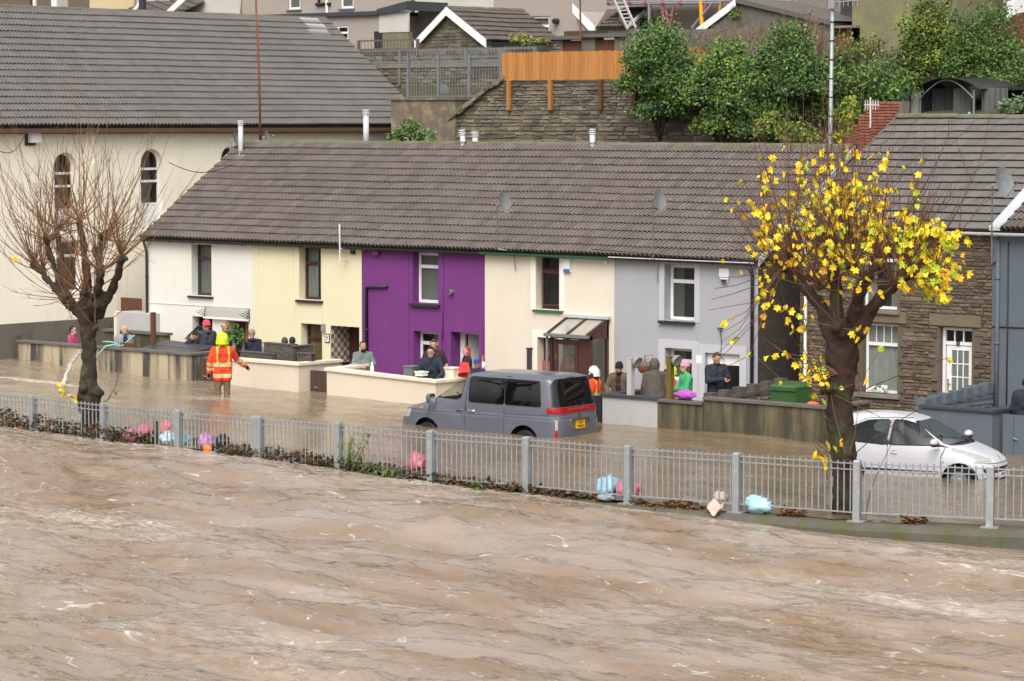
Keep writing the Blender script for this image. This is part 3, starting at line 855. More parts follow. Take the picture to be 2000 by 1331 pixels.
for (a,c,z0,z1) in LW:
    f=MB();u=UC-.14;t=.06
    f.box(u-.05,a+.003,z0+.003,u,a+t,z1-.003);f.box(u-.05,c-t,z0+.003,u,c-.003,z1-.003);f.box(u-.05,a+t,z0+.003,u,c-t,z0+t);f.box(u-.05,a+t,z1-t,u,c-t,z1-.003)
    zz=z0+(z1-z0)*.70;f.box(u-.05,a+t,zz-.04,u+.005,c-t,zz+.04)
    wo=f.build('window',M['upvc'],ch)
    g=MB();g.box(u-.04,a+t,z0+t,u-.03,c-t,z1-t);g.build('pane',M['pane'],wo)
    g=MB();g.add([(u-.4,a-.1,z0-.1),(u-.4,c+.1,z0-.1),(u-.4,c+.1,z1+.1),(u-.4,a-.1,z1+.1)],[(0,1,2,3)]);g.build('curtain',M['curtain'],wo)
# plinth, pilaster, string course
b=MB();b.box(UC+.001,V0c,-.5,UC+.10,V1c-6,1.28);b.build('plinth',M['drab_render'],ch)
a=VZ(166,400)[0];c=VZ(186,400)[0]
b=MB();b.box(UC+.001,a,1.281,UC+.07,c,CE-.12);b.build('pilaster',M['chapel_render'],ch)
# roof
CS=sqrt((CR-CE+.05)**2+(CW+.2)**2);ca=atan2(CR-CE+.05,CW+.2)
b=MB();e0=CE-.05
b.add([(UC+.2,V0c,e0),(UC+.2,V1c+.12,e0),(UC-CW,V1c+.12,CR),(UC-CW,V0c,CR)],[(0,1,2,3)])
b.add([(u2-.2,V0c,e0),(u2-.2,V1c+.12,e0),(UC-CW,V1c+.12,CR),(UC-CW,V0c,CR)],[(3,2,1,0)])
b.add([(UC+.2,V0c,e0),(UC+.2,V1c+.12,e0),(UC,V1c+.12,e0-.08),(UC,V0c,e0-.08)],[(3,2,1,0)])
roof=b.build('roof',M['tile_brown'],ch)
tiles(roof,(UC+.24,V0c,e0-.01),(0,1,0),(-cos(ca),0,sin(ca)),(sin(ca),0,cos(ca)),V1c+.12-V0c,CS,'tile_grey',.275,.33,
      order=lambda c:c[0]+abs(c[1]-8)*.8 if c[0]>6 else 1000+c[0],wob=.008)
ridge(roof,V0c,V1c+.1,CR+.02,'y',UC-CW)
b=MB()
def verge(bm,u_e,u_r,v,z_e,z_r,t=.03,hh=.2):
    bm.add([(u_e,v,z_e-hh+.06),(u_r,v,z_r-hh+.06),(u_r,v,z_r+.08),(u_e,v,z_e+.08),(u_e,v+t,z_e-hh+.06),(u_r,v+t,z_r-hh+.06),(u_r,v+t,z_r+.08),(u_e,v+t,z_e+.08)],
           [(0,1,2,3),(7,6,5,4),(3,2,6,7),(0,4,5,1),(0,3,7,4),(1,5,6,2)])
verge(b,UC+.24,UC-CW,V1c+.125,e0,CR,.04)
b.build('verge_board',M['upvc'],ch)
b=MB();b.box(UC+.20,V0c,e0-.17,UC+.34,V1c+.1,e0-.045);b.box(UC+.001,V0c,e0-.20,UC+.06,V1c,e0-.085)
b.build('gutter',M['rust_gutter'],ch)
b=MB();p=onu(61,268,UC);b.box(UC+.05,p[1]-.16,p[2]-.16,UC+.20,p[1]+.2,p[2]+.17);al=b.build('alarm_box',M['white_plastic'],ch)
b=MB();b.box(UC+.002,p[1]-.24,p[2]-.24,UC+.05,p[1]+.12,p[2]+.1);b.build('alarm_bracket',M['black_paint'],al)
pipe(ch,[onu(178,250,UC+.1),onu(183,268,UC+.06),onu(184,600,UC+.06)],.04,M['chapel_render'],'downpipe')
# lighter repaired tiles at the far end of the ridge
b=MB()
for k in range(9):
    i,j=k % 3,k // 3
    v=V1c-.35-i*.3-(.0 if j<2 else .15);y=CS-.33*(j+1)
    p=Vector((UC+.24,v,e0-.01))+Vector((-cos(ca),0,sin(ca)))*y+Vector((sin(ca),0,cos(ca)))*.10
    q=Vector((-cos(ca),0,sin(ca)))*.31
    b.add([p,p+Vector((0,-.27,0)),p+q+Vector((0,-.27,0)),p+q],[(3,2,1,0)])
b.build('lead_patch',mat('lead_patch',(.36,.35,.35),.5,(.48,.47,.47),6,.6),roof)

# ------------------------------------------------------------------ stone house on the right
SU0,SU1=5.62,10.86
SE,SR,SRV=4.60,7.02,4.2
sh=thing('stone_house','brown stone house with white glazed front door, right of the alley','house',(SU0,0,-.4))
sdoor=(U(1835,700),U(1898,700),-.3,Zf(1866,640),.22)
swl=(U(1684,700),U(1753,700),Zf(1718,769),Zf(1718,632),.22)
swu=(U(1683,540),U(1753,540),Zf(1718,605),Zf(1718,468),.22)
hol=[sdoor,swl,swu]
b=MB();wall_holes(b,SU0,SU1,-.45,SE,hol,0)
b.add([(SU0,0,-.45),(SU0,2*SRV,-.45),(SU0,2*SRV,SE),(SU0,SRV,SR-.05),(SU0,0,SE)],[(4,3,2,1,0)])
b.add([(SU1,0,-.45),(SU1,2*SRV,-.45),(SU1,2*SRV,SE),(SU1,SRV,SR-.05),(SU1,0,SE)],[(0,1,2,3,4)])
b.add([(SU0,2*SRV,-.45),(SU1,2*SRV,-.45),(SU1,2*SRV,SE),(SU0,2*SRV,SE)],[(3,2,1,0)])
swall=b.build('wall',M['mortar_h'],sh)
def okh(a,b_,c,d):
    for k,h in enumerate(hol):
        top=h[3]+.30
        if b_>h[0]-.02 and a<h[1]+.02 and d>h[2]-.12 and c<top:return False
    return True
lay_stones(swall,SU0,SU1,.35,SE-.08,0,M['stone_h'],okh,(.05,.115),(.12,.40),.03,key=lambda c:-c[0] if c[2]>.7 else 50,seed=4)
M['lintel']=mat('lintel',(.19,.145,.095),.95,(.14,.11,.075),4,.6,.4,26)
for h in hol:b=MB();b.box(h[0]-.25,-.05,h[3]+.03,h[1]+.25,-.0,h[3]+.29);b.build('lintel',M['lintel'],swall)
window(sh,swl[0]+.004,swl[1]-.004,swl[2]+.004,swl[3]-.004,.16,M['upvc'],transom=.3,fw=.065,grid=[(1,4,1)],curtain=[(0,1,'blind')])
# the blind behind the lower light, slat by slat
b=MB();a0,a1=swl[0]+.07,swl[1]-.07;zb,zt=swl[2]+.08,swl[2]+(swl[3]-swl[2])*.66
k=int((zt-zb)/.045)
for i in range(k):b.box(a0,.232+.004*(i % 2),zb+i*.045,a1,.24+.004*(i % 2),zb+i*.045+.034)
b.build('blind',M['blind'],sh)
window(sh,swu[0]+.004,swu[1]-.004,swu[2]+.004,swu[3]-.004,.16,M['upvc'],transom=.3,fw=.065,curtain=[(0,.3,'curtain'),(.7,1,'curtain')])
sill(sh,swl[0]-.15,swl[1]+.1,swl[2]+.004,-.11,M['concrete'],.10);sill(sh,swu[0]-.1,swu[1]+.1,swu[2]+.004,-.11,M['concrete'],.10)
# door: frame, fanlight of three panes, leaf with nine panes
f=MB();d0,d1,dz0,dz1=sdoor[:4];zt=dz1-.36
f.box(d0+.003,.13,dz0,d0+.075,.20,dz1-.003);f.box(d1-.075,.13,dz0,d1-.003,.20,dz1-.003);f.box(d0+.075,.13,dz1-.075,d1-.075,.20,dz1-.003);f.box(d0+.075,.13,zt-.05,d1-.075,.20,zt+.03)
for i in (1,2):
    x=d0+.075+(d1-d0-.15)*i/3;f.box(x-.014,.135,zt+.03,x+.014,.18,dz1-.075)
df=f.build('door_frame',M['upvc'],sh)
for i in range(3):
    w3=(d1-d0-.15)/3;g=MB();g.box(d0+.075+i*w3+.014,.16,zt+.03,d0+.075+(i+1)*w3-.014,.165,dz1-.075);g.build('pane',M['pane'],df)
g=MB();l0,l1=d0+.10,d1-.08;zl=zt-.06
pz0=zl-1.02;px0,px1,pz1=l0+.13,l1-.09,zl-.11
g.box(l0,.15,dz0,l1,.19,pz0);g.box(l0,.15,pz1,l1,.19,zl);g.box(l0,.15,pz0,px0,.19,pz1);g.box(px1,.15,pz0,l1,.19,pz1)
for i in (1,2):
    x=px0+(px1-px0)*i/3;g.box(x-.012,.152,pz0,x+.012,.188,pz1)
    z=pz0+(pz1-pz0)*i/3;g.box(px0,.1535,z-.012,px1,.1865,z+.012)
dr=g.build('door',M['upvc'],sh)
M['frosted']=mat('frosted',(.17,.19,.165),.15,(.13,.15,.13),6,.5,spec=.7)
for i in range(3):
    for j in range(3):
        g=MB();xa=px0+(px1-px0)*i/3+.012;xb=px0+(px1-px0)*(i+1)/3-.012;za=pz0+(pz1-pz0)*j/3+.012;zb=pz0+(pz1-pz0)*(j+1)/3-.012
        g.box(xa,.165,za,xb,.175,zb);g.build('pane',M['frosted'],dr)
g=MB();g.box(px0+.08,.142,pz0-.15,px1-.08,.1495,pz0-.06);g.build('letterbox',M['black_paint'],dr)
M['brass']=mat('brass',(.50,.30,.08),.35,metal=.6)
g=MB();g.box(l0+.02,.14,pz0+.0,l0+.06,.1495,pz0+.25);g.tube([(l0+.04,.13,pz0+.14),(l0+.13,.12,pz0+.14)],.012,6);g.build('door_handle',M['brass'],dr)
g=MB();g.box((d0+d1)/2-.06,.118,zt-.06,(d0+d1)/2+.03,.129,zt+.04);np_=g.build('number_plate',M['dark_frame'],sh)
txt('numeral','3',.09,M['brass'],np_,Vector(((d0+d1)/2-.015,.115,zt-.01))-wloc(np_),(pi/2,0,0))
# roof of flat tiles
ss=sqrt((SR-SE+.06)**2+(SRV+.15)**2);sa=atan2(SR-SE+.06,SRV+.15)
def gable_roof(parent,a,b_,e,r_,rv,over,mt):
    q=MB();q.add([(a,-over,e),(b_,-over,e),(b_,rv,r_),(a,rv,r_)],[(0,1,2,3)]);q.add([(a,2*rv+over,e),(b_,2*rv+over,e),(b_,rv,r_),(a,rv,r_)],[(3,2,1,0)])
    q.add([(a,-over,e),(b_,-over,e),(b_,0,e-.06),(a,0,e-.06)],[(3,2,1,0)])
    return q.build('roof',mt,parent)
rf=gable_roof(sh,SU0-.10,SU1,SE-.06,SR,SRV,.15,M['tile_brown'])
tiles(rf,(SU0-.10,-.19,SE-.08),(1,0,0),(0,cos(sa),sin(sa)),(0,-sin(sa),cos(sa)),SU1-SU0+.10,ss,'tile_flat',.325,.335,wob=.014,lift=.03)
ridge(rf,SU0-.1,SU1,SR+.04,'x',SRV)
b=MB();u=SU0-.115
b.add([(u-.012,-.17,SE-.16),(u-.012,SRV,SR-.12),(u-.012,SRV,SR+.10),(u-.012,-.17,SE+.04),(u+.012,-.17,SE-.16),(u+.012,SRV,SR-.12),(u+.012,SRV,SR+.10),(u+.012,-.17,SE+.04)],[(0,1,2,3),(7,6,5,4),(3,2,6,7),(0,4,5,1),(0,3,7,4)])
b.build('verge_board',M['galv_dull'],sh)
gutter(sh,SU0-.1,SU1-.002,SE-.10,SE-.10,-.23,M['white_gutter'],.065)
u=U(1574,600,-.06);pipe(sh,[(u,-.23,SE-.16),(u,-.07,SE-.5),(u,-.07,.9),(u-.15,-.45,.62)],.042,M['white_gutter'])
q=MB();c=(U(1710,765,.1),.05,swl[2]+.05);rs=random.Random(2)
for i in range(26):q.blob((c[0]-.2+rs.random()*.55,.03+rs.uniform(-.02,.03),c[2]+rs.random()*.12),rs.uniform(.025,.05),6,4,rs.choice((0,0,0,1)))
tag(q.build('flower_trough',[mat('petal',(.72,.76,.70),.7),mat('leafgreen',(.10,.20,.05),.7)]),'white flowers in a trough on the sill of the stone house','flowers')

# ------------------------------------------------------------------ slate blue house at the right edge
bh=thing('rendered_house','slate blue rendered house at the right edge, joined to the stone house','house',(SU1,0,-.4))
BU0,BU1=SU1+.004,16.5
b=MB();b.box(BU0,-.03,-.45,BU1,2*SRV,SE);b.add([(BU1-.01,-.03,SE),(BU1-.01,2*SRV,SE),(BU1-.01,SRV,SR-.04)],[(0,1,2)]);b.build('wall',M['blue_render'],bh)
q=MB();a_,c_=BU0+.002,BU1
rf=gable_roof(bh,BU0,BU1,SE-.06,SR,SRV,.15,M['tile_brown'])
tiles(rf,(BU0+.30,-.19,SE-.08),(1,0,0),(0,cos(sa),sin(sa)),(0,-sin(sa),cos(sa)),4.4,ss,'tile',.275,.335,limit=120,lift=.03)
ridge(rf,BU0,BU1,SR+.04,'x',SRV)
b=MB();p=Vector((BU0-.02,-.17,SE+.03));yv=Vector((0,cos(sa),sin(sa)))*ss;b.add([p,p+Vector((.34,0,0)),p+Vector((.34,0,0))+yv,p+yv],[(0,1,2,3)])
b.add([p+Vector((0,0,-.08)),p+Vector((.34,0,-.08)),p+Vector((.34,0,0)),p],[(0,1,2,3)])
b.build('lead_flashing',M['lead'],rf)
gutter(bh,BU0+.002,BU1,SE-.10,SE-.10,-.23,M['white_gutter'],.065)
pipe(bh,[(BU0+.16,-.06,SE-.25),(BU0+.16,-.06,0)],.05,M['blue_render'])
b=MB();b.box(BU0+.02,-.12,SE-.75,BU0+.16,-.035,SE-.2);b.build('meter_box',M['blue_render'],bh)
pipe(bh,[(BU0+.42,-.05,SE-.3),(BU0+.42,-.05,.2)],.016,M['cable'],'cable',6,False)
zc=Zf(1970,640,-.04);pipe(bh,[(BU0+.02,-.045,zc),(BU1,-.045,zc+.05)],.014,M['cable'],'cable',6,False)

# alley between the row and the stone house
al=thing('alley_gate','dark timber gate closing the narrow alley beside the grey cottage','gate',(5.0,2.2,-.4))
for i in range(7): 
    q=MB();q.box(4.42+i*.17,2.2+.006*(i % 2),-.45,4.42+i*.17+.162,2.24+.006*(i % 2),1.75);q.build('board',M['timber_old'],al)
aw=thing('alley_wall','dark sooty stone wall at the back of the alley','wall',(5.0,5.5,-.4))
b=MB();b.box(4.42,5.5,-.45,5.6,5.8,4.8);b.build('wall_body',M['sooty'],aw)

# red stepped brick parapet behind the ridge
rb=thing('brick_chimney','red brick stepped chimney wall rising behind the ridges beside the stone house roof','chimney',(4.2,5.6,5.5))
pv=5.4
st=[(1632,285),(1650,266),(1664,244),(1677,224),(1690,207),(1700,199)]
b=MB();x1=U(1722,230,pv)
lst=[]
for (px,py) in st:
    p=onv(px,py,pv);lst.append((float(p[0]),float(p[2])))
for k,(x,z) in enumerate(lst):
    xe=lst[k+1][0] if k+1<len(lst) else x1+.6
    b.box(x,pv+.03,4.5,xe,pv+.35,z)
core=b.build('core',M['mortar'],rb)
bm_=stone_meshes(M['redbrick'],3,7)
for k,(x,z) in enumerate(lst):
    xe=lst[k+1][0] if k+1<len(lst) else x1+.5
    row=0;zz=z-.075
    while zz>z-1.3 and zz>5.4:
        n=max(1,int(round((xe-x)/.215)));stp=(xe-x)/n
        for i in range(n):
            o=bpy.data.objects.new('brick',bm_[(i+row) % 3]);COL.objects.link(o);o.parent=core
            o.location=Vector((x+i*stp+.005,pv+.03,zz+.005))-wloc(core);o.scale=(stp-.01,.03,.065)
        zz -= .075;row+=1
# ------------------------------------------------------------------ retaining wall and hillside behind the row
WV=11.0
rw=thing('retaining_wall','long mossy rubble stone retaining wall behind the row, under the orange board fence','wall',(-7,WV,3))
tops=[(-15.24,7.16),(-14.7,7.42),(-14.2,7.75),(-13.7,8.05),(-13.35,8.2),(.3,8.0)]
def rtop(u):return float(np.interp(u,[a for a,z in tops],[z for a,z in tops]))
b=MB();b.prism([(-15.24,2.5),(.3,2.5)]+tops[::-1],WV,WV+.55,'y')
rwb=b.build('wall_body',M['mortar'],rw)
lay_stones(rwb,-15.22,.2,6.1,8.22,WV,M['stone'],lambda a,c,z,t:t<min(rtop(a),rtop(c))+.02,(.07,.15),(.18,.5),.04,
           key=lambda c:c[0] if c[0]>-13.3 else 0,seed=11)
# tilted cap stones along the raking end
rs=random.Random(4)
for k in range(26):
    t=k/25;u=-15.3+2.0*t;z=rtop(u)-.02
    q=MB();s_=rs.uniform(.16,.26)
    T=Matrix.Translation((u,WV-.05,z)) @ Matrix.Rotation(-.55+rs.uniform(-.25,.25),4,'Y') @ Matrix.Rotation(rs.uniform(-.2,.2),4,'Z')
    q.box(-s_,-.1,-.03,s_,.5,.05+rs.random()*.05,T=T);q.build('cap_stone',M['stone'],rwb)
# rendered pier at its left end
p0=onv(832,196,WV-.1);p1=onv(889,196,WV-.1)
pr=thing('wall_pier','squat weathered stone pier between the chapel roof and the retaining wall','wall',(-16,WV,3))
b=MB();b.box(p0[0]-1.5,WV-.1,2.5,p1[0],WV+.5,p0[2]);b.box(p0[0]-1.6,WV-.15,p0[2]+.002,p1[0]+.05,WV+.55,p0[2]+.07);b.build('pier_body',mat('pier',(.20,.155,.11),.95,(.11,.09,.07),3,.7,.6,18,dirt=(.27,.22,.13),ds=2.5,dth=(.5,.65)),pr)

# orange board fence
fe=thing('board_fence','new orange close-board fence on top of the stone retaining wall','fence',(-11,WV-.05,8))
zb,zt=8.20,9.04
x=-13.27;rs=random.Random(6)
while x<-5.5:
    w_=rs.uniform(.125,.15);q=MB();q.box(x,WV-.10+rs.uniform(-.006,.006),zb+rs.uniform(-.01,.01),x+w_-.006,WV-.08+.004,zt+rs.uniform(-.01,.012));q.build('board',M['timber_new'],fe)
    x+=w_
for px in (992,1073,1171,1238):
    p=onv(px,190,WV-.15);q=MB();q.box(p[0]-.06,WV-.16,7.30,p[0]+.06,WV-.055,zb-.005);q.build('post',M['timber_new' if px<1100 else 'timber_dark'],fe)
for z in (8.32,8.9):q=MB();q.box(-13.25,WV-.07,z,-5.6,WV-.03,z+.08);q.build('rail',M['timber_dark'],fe)

# palisade fences
def palisade(label,pts,zf,h,step,m,post_every,r=.016,rails=(.12,.93),spike=.07,group=None):
    """round bar fence along a polyline; zf(t) foot height"""
    a,c=Vector(pts[0]),Vector(pts[1]);L_=(c-a).length;o=thing('palisade_fence',label,'fence',((a+c)/2),0,group)
    n=int(L_/step)
    bm0=None
    for i in range(n+1):
        p=a.lerp(c,i/n);z0=zf(i/n)
        q=MB();q.tube([(p.x,p.y,z0),(p.x,p.y,p.z+h),(p.x,p.y,p.z+h+spike)],[r,r,.003],5);q.build('bar',m,o)
    for f in rails:
        q=MB();q.bar(a+Vector((0,.03,h*f)),c+Vector((0,.03,h*f)),.035,.05);q.build('rail',m,o)
    k=max(1,int(round(L_/post_every)))
    for i in range(k+1):
        p=a.lerp(c,i/k);q=MB();z0=zf(i/k);q.box(p.x-.045,p.y-.03,z0-.1,p.x+.045,p.y+.06,p.z+h);q.build('post',m,o)
    return o
pa=onv(797,200,11.7);pb=onv(978,165,11.7);ptop=onv(797,108,11.7)[2]
palisade('tall galvanised bar fence standing above the pier and raking stones',[(pa[0],11.7,pa[2]),(pb[0],11.7,pa[2])],lambda t:pa[2] if t<.5 else pa[2]+(t-.5)*2*.75,ptop-pa[2],.125,M['galv_dull'],1.55,.011)
mw=14.2
pa=onv(690,128,mw);pb=onv(990,122,mw)
wz=float(onv(800,125,mw)[2])
mwt=thing('stone_wall','dark stone garden wall with concrete coping behind the tall bar fence','wall',(-20,mw,7))
b=MB();b.box(pa[0]-1,mw,6.9,pb[0]+1.2,mw+.4,wz-.14);mwb=b.build('wall_body',M['mortar'],mwt)
lay_stones(mwb,pa[0]-.6,pb[0]+1.1,7.4,wz-.16,mw,M['stone'],hs=(.10,.18),ls=(.2,.5),seed=15)
b=MB();b.box(pa[0]-1,mw-.06,wz-.138,pb[0]+1.2,mw+.46,wz);b.build('coping',M['concrete'],mwt)
p=onv(866,195,mw-.05);q=MB();q.prism([(p[0]+a_,p[2]+c_) for a_,c_ in arch(-.26,.26,-.1,.5)],mw-.10,mw-.045,'y');q.build('arched_vent',M['galv_dull'],mwt)
q=MB();p=onv(779,140,mw-.1);q.box(p[0]-.04,mw-.1,p[2]-.45,p[0]+.04,mw-.04,p[2]+.1);q.build('wall_bracket',M['galv_dull'],mwt)
ph=float(onv(800,97,mw+.2)[2])-wz
palisade('thin grey bar fence on the concrete coping of the dark stone wall',[(pa[0]-1,mw+.2,wz),(pb[0]+1,mw+.2,wz)],lambda t:wz,ph,.14,M['galv_dull'],2.6,.009)
p3=onv(700,100,16.3);p4=onv(815,95,16.3);h3=float(onv(750,78,16.3)[2])-p3[2]
palisade('low dark iron railing below the flat roofed annexe',[(p3[0],16.3,p3[2]),(p4[0],16.3,p3[2])],lambda t:p3[2]-.1,h3,.15,M['coping'],2.0,.010)
b=MB();b.box(p3[0]-1,16.4,8.3,pb[0]+2.0,16.8,p3[2]+.02)
tw=thing('terrace_wall','rough stone terrace wall below the gabled stone shed','wall',(-22,16.5,8.5));twb=b.build('wall_body',M['mortar'],tw)
lay_stones(twb,p3[0]-.8,pb[0]+1.9,8.7,p3[2]-.02,16.4,M['stone'],hs=(.10,.18),ls=(.2,.5),seed=17)

# gabled stone shed
SV=17.2
g0=onv(833,70,SV);g1=onv(948,80,SV);gp=onv(880,18,SV)
zl=float(onv(818,66,SV)[2]);zr=float(onv(958,74,SV)[2])
ss_=thing('stone_shed','stone shed with white bargeboards and a brown tiled gable roof','shed',(float(gp[0]),SV,8.8))
b=MB();ul,ur,up_=float(g0[0])-.15,float(g1[0]),float(gp[0]);ze=min(zl,zr)
b.prism([(ul,8.6),(ur,8.6),(ur,ze-.05),(up_,gp[2]-.12),(ul,ze-.05)],SV,SV+3.6,'y')
sb=b.build('wall',M['mortar'],ss_)
def ing(a,c,z,t):
    mm=(a+c)/2;top=ze-.1+(gp[2]-.2-ze)*(1-abs(mm-up_)/((ur-ul)/2));return t<top
lay_stones(sb,ul+.22,ur-.22,9.2,gp[2]-.2,SV,M['stone'],ing,(.09,.16),(.18,.42),.03,seed=19)
bms=stone_meshes(M['redbrick'],3,9)
M['buffbrick']=mat('buffbrick',(.30,.17,.08),.9,(.22,.12,.06),6,.6,.4,40,rand=.25)
bms2=stone_meshes(M['buffbrick'],3,9)
for (a,c) in ((ul+.01,ul+.22),(ur-.22,ur-.01)):
    z=9.2
    while z<ze-.18:
        o=bpy.data.objects.new('brick',bms2[int(z*40) % 3]);COL.objects.link(o);o.parent=sb
        o.location=Vector((a,SV,z))-wloc(sb);o.scale=(c-a,.03,.07);z+=.085
rl=3.7
b=MB()
L0,R0=ul-.22,ur+.22
sl_=(gp[2]-ze)/((ur-ul)/2+.0)
zL=ze-.12;zR=ze-.12
b.add([(L0,SV-.2,zL),(up_,SV-.2,gp[2]),(up_,SV+rl,gp[2]),(L0,SV+rl,zL)],[(0,1,2,3)][::-1]);b.add([(R0,SV-.2,zR),(R0,SV+rl,zR),(up_,SV+rl,gp[2]),(up_,SV-.2,gp[2])],[(0,1,2,3)])
rf=b.build('roof',M['tile_brown'],ss_)
d_=Vector((up_-R0,0,gp[2]-zR));dl=d_.length;d_.normalize();nz_=Vector((-d_.z,0,d_.x))*(-1 if-d_.z<0 and False else 1)
nz_=Vector((d_.z,0,-d_.x))
tiles(rf,(R0+.02,SV-.2,zR),(0,1,0),tuple(d_),tuple(nz_),rl+.2,dl,'tile_brown',.3,.32,lift=.01,wob=.01)
ridge(rf,SV-.2,SV+rl,gp[2]+.02,'y',up_)
b=MB();verge(b,L0,up_,SV-.235,zL-.02,gp[2]-.02,.035,.26);b.build('bargeboard',M['upvc'],ss_)
b=MB();verge(b,R0,up_,SV-.235,zR-.02,gp[2]-.02,.035,.26);b.build('bargeboard',M['upvc'],ss_)
b=MB();b.box(R0-.02,SV-.2,zR-.14,R0+.08,SV+rl,zR-.03);b.build('gutter',M['black_paint'],ss_)
b=MB();b.box(ur+.002,SV+.05,9.3,ur+.05,SV+.25,ze-.1);b.build('corner_board',M['upvc'],ss_)

# rear terrace on the hill: separate houses side by side
HV=21.0
def hx(px,py=40,v=HV):return float(onv(px,py,v)[0])
def hz(py,px=900,v=HV):return float(onv(px,py,v)[2])
def rear_house(label,x0,x1,m,wins,v=HV,zt=13.2,roofed=True,depth=7):
    h=thing('hillside_house',label,'house',((x0+x1)/2,v,9),0,'houses along the hillside');b=MB()
    hol=[]
    for (a,c,t,bt,*_) in wins:hol.append((hx(a,t,v),hx(c,t,v),float(onv(a,bt,v)[2]),float(onv(a,t,v)[2]) if t>0 else float(onv(a,t,v)[2]),.12))
    wall_holes(b,x0,x1,8.2,zt,hol,v)
    b.add([(x0,v,8.2),(x0,v+depth,8.2),(x0,v+depth,zt),(x0,v,zt)],[(3,2,1,0)]);b.add([(x1,v,8.2),(x1,v+depth,8.2),(x1,v+depth,zt),(x1,v,zt)],[(0,1,2,3)])
    b.add([(x0,v+depth,8.2),(x1,v+depth,8.2),(x1,v+depth,zt),(x0,v+depth,zt)],[(3,2,1,0)])
    b.build('wall',m,h)
    r=MB();r.add([(x0,v-.25,zt-.05),(x1,v-.25,zt-.05),(x1,v+depth/2,zt+2.6),(x0,v+depth/2,zt+2.6)],[(0,1,2,3)]);r.add([(x0,v+depth+.25,zt-.05),(x1,v+depth+.25,zt-.05),(x1,v+depth/2,zt+2.6),(x0,v+depth/2,zt+2.6)],[(3,2,1,0)])
    r.add([(x0,v,zt),(x0,v+depth,zt),(x0,v+depth/2,zt+2.5)],[(2,1,0)]);r.add([(x1,v,zt),(x1,v+depth,zt),(x1,v+depth/2,zt+2.5)],[(0,1,2)])
    r.build('roof',M['tile_brown'],h)
    for k,(a,c,t,bt,*tr) in enumerate(wins):
        q=hol[k];window(h,q[0]+.003,q[1]-.003,q[2]+.003,q[3]-.003,v+.05,M['upvc'],transom=(tr[0] if tr else None),fw=.075,curtain=[(0,1,'net')])
        sill(h,q[0]-.08,q[1]+.08,q[2]+.003,v-.07,M['concrete'],.06,v+.06)
    return h
X=[hx(352),hx(470),hx(806),hx(964),hx(1242),hx(1480)]
r1=rear_house('grey pebbledashed house on the hill just above the chapel ridge, white bargeboard at its corner',X[0]-2.5,X[1],M['smooth_grey'],[])
r2=rear_house('pebbledashed hill house with two small white windows and a flat roofed annexe',X[1]+.01,X[2],M['pebbledash'],[(563,586,-30,19),(665,690,-30,17)])
r3=rear_house('smooth pale grey rear wall of the hill house behind the stone shed',X[2]+.01,X[3],M['smooth_grey'],[])
r4=rear_house('pebbledashed hill house with a wide white kitchen window beside the shed roof',X[3]+.01,X[4],M['pebbledash'],[(1020,1073,33,79,.42)])
r5=rear_house('scaffolded hill house with a white window behind the poles',X[4]+.01,X[5]+1.5,M['pebbledash'],[(1243,1302,32,62)])
pipe(r2,[onv(623,12,HV-.06),onv(623,-40,HV-.06)],.05,M['black_paint']);pipe(r2,[onv(639,42,HV-.06),onv(639,32,HV-.06),onv(637,-40,HV-.06)],.06,M['white_gutter'])
q=MB();q.tube([onv(617,9,HV-.06),onv(645,8,HV-.06)],.06,6);q.build('waste_pipe',M['black_paint'],r2)
pipe(r3,[onv(806,100,HV-.06),onv(806,-30,HV-.06)],.06,M['black_paint'])
pipe(r1,[onv(470,30,HV-.05),onv(470,-30,HV-.05)],.03,M['tan_render'],'waste_pipe')
q=MB();p=onv(1089,42,HV);q.lathe([(.1,0),(.1,-.16),(.08,-.2)],(p[0],HV-.01,p[2]),10,axis='y');q.build('vent_pipe',M['black_paint'],r4)
# flat roofed annexe in front of the second house
AV=19.0
an=thing('flat_roof_annexe','flat roofed pebbledash annexe with black fascia and a small white window','annexe',(hx(690,60,AV),AV,9))
a0,a1=hx(520,60,AV),hx(741,60,AV);za=float(onv(640,33,AV)[2])
aw_=(hx(658,60,AV),hx(680,60,AV),float(onv(665,78,AV)[2]),float(onv(665,51,AV)[2]),.1)
b=MB();wall_holes(b,a0,a1,8.2,za,[aw_],AV);b.add([(a1,AV,8.2),(a1,HV,8.2),(a1,HV,za),(a1,AV,za)],[(0,1,2,3)]);b.build('wall',M['pebbledash'],an)
window(an,aw_[0]+.003,aw_[1]-.003,aw_[2]+.003,aw_[3]-.003,AV+.03,M['upvc'],transom=.5,fw=.06)
b=MB();a2=hx(800,40,AV);b.box(a0-.1,AV-.15,za,a1+.02,HV-.01,za+.14);b.add([(a1,AV-.14,za+.02),(a2,AV-.14,za+.12),(a2,AV-.14,za+.45),(a1,AV-.14,za+.2),(a1,HV-.01,za+.02),(a2,HV-.01,za+.12),(a2,HV-.01,za+.45),(a1,HV-.01,za+.2)],[(0,1,2,3),(3,2,6,7),(1,5,6,2)])
b.build('roof',M['coping_slate'],an)
b=MB();b.box(a1+.003,AV-.02,za-.62,a2-.04,AV+.05,za+.1);b.build('white_panel',M['smooth_grey'],an)
b=MB();b.box(a1+.003,AV+.003,8.2,a2-.06,AV+.2,za-.625);b.build('lower_wall',M['olive_render'],an)
q=MB();q.box(a1-.25,AV-.015,float(onv(725,95,AV)[2]),a1+.15,AV-.002,float(onv(725,62,AV)[2]));q.build('broken_patch',M['black_paint'],an)
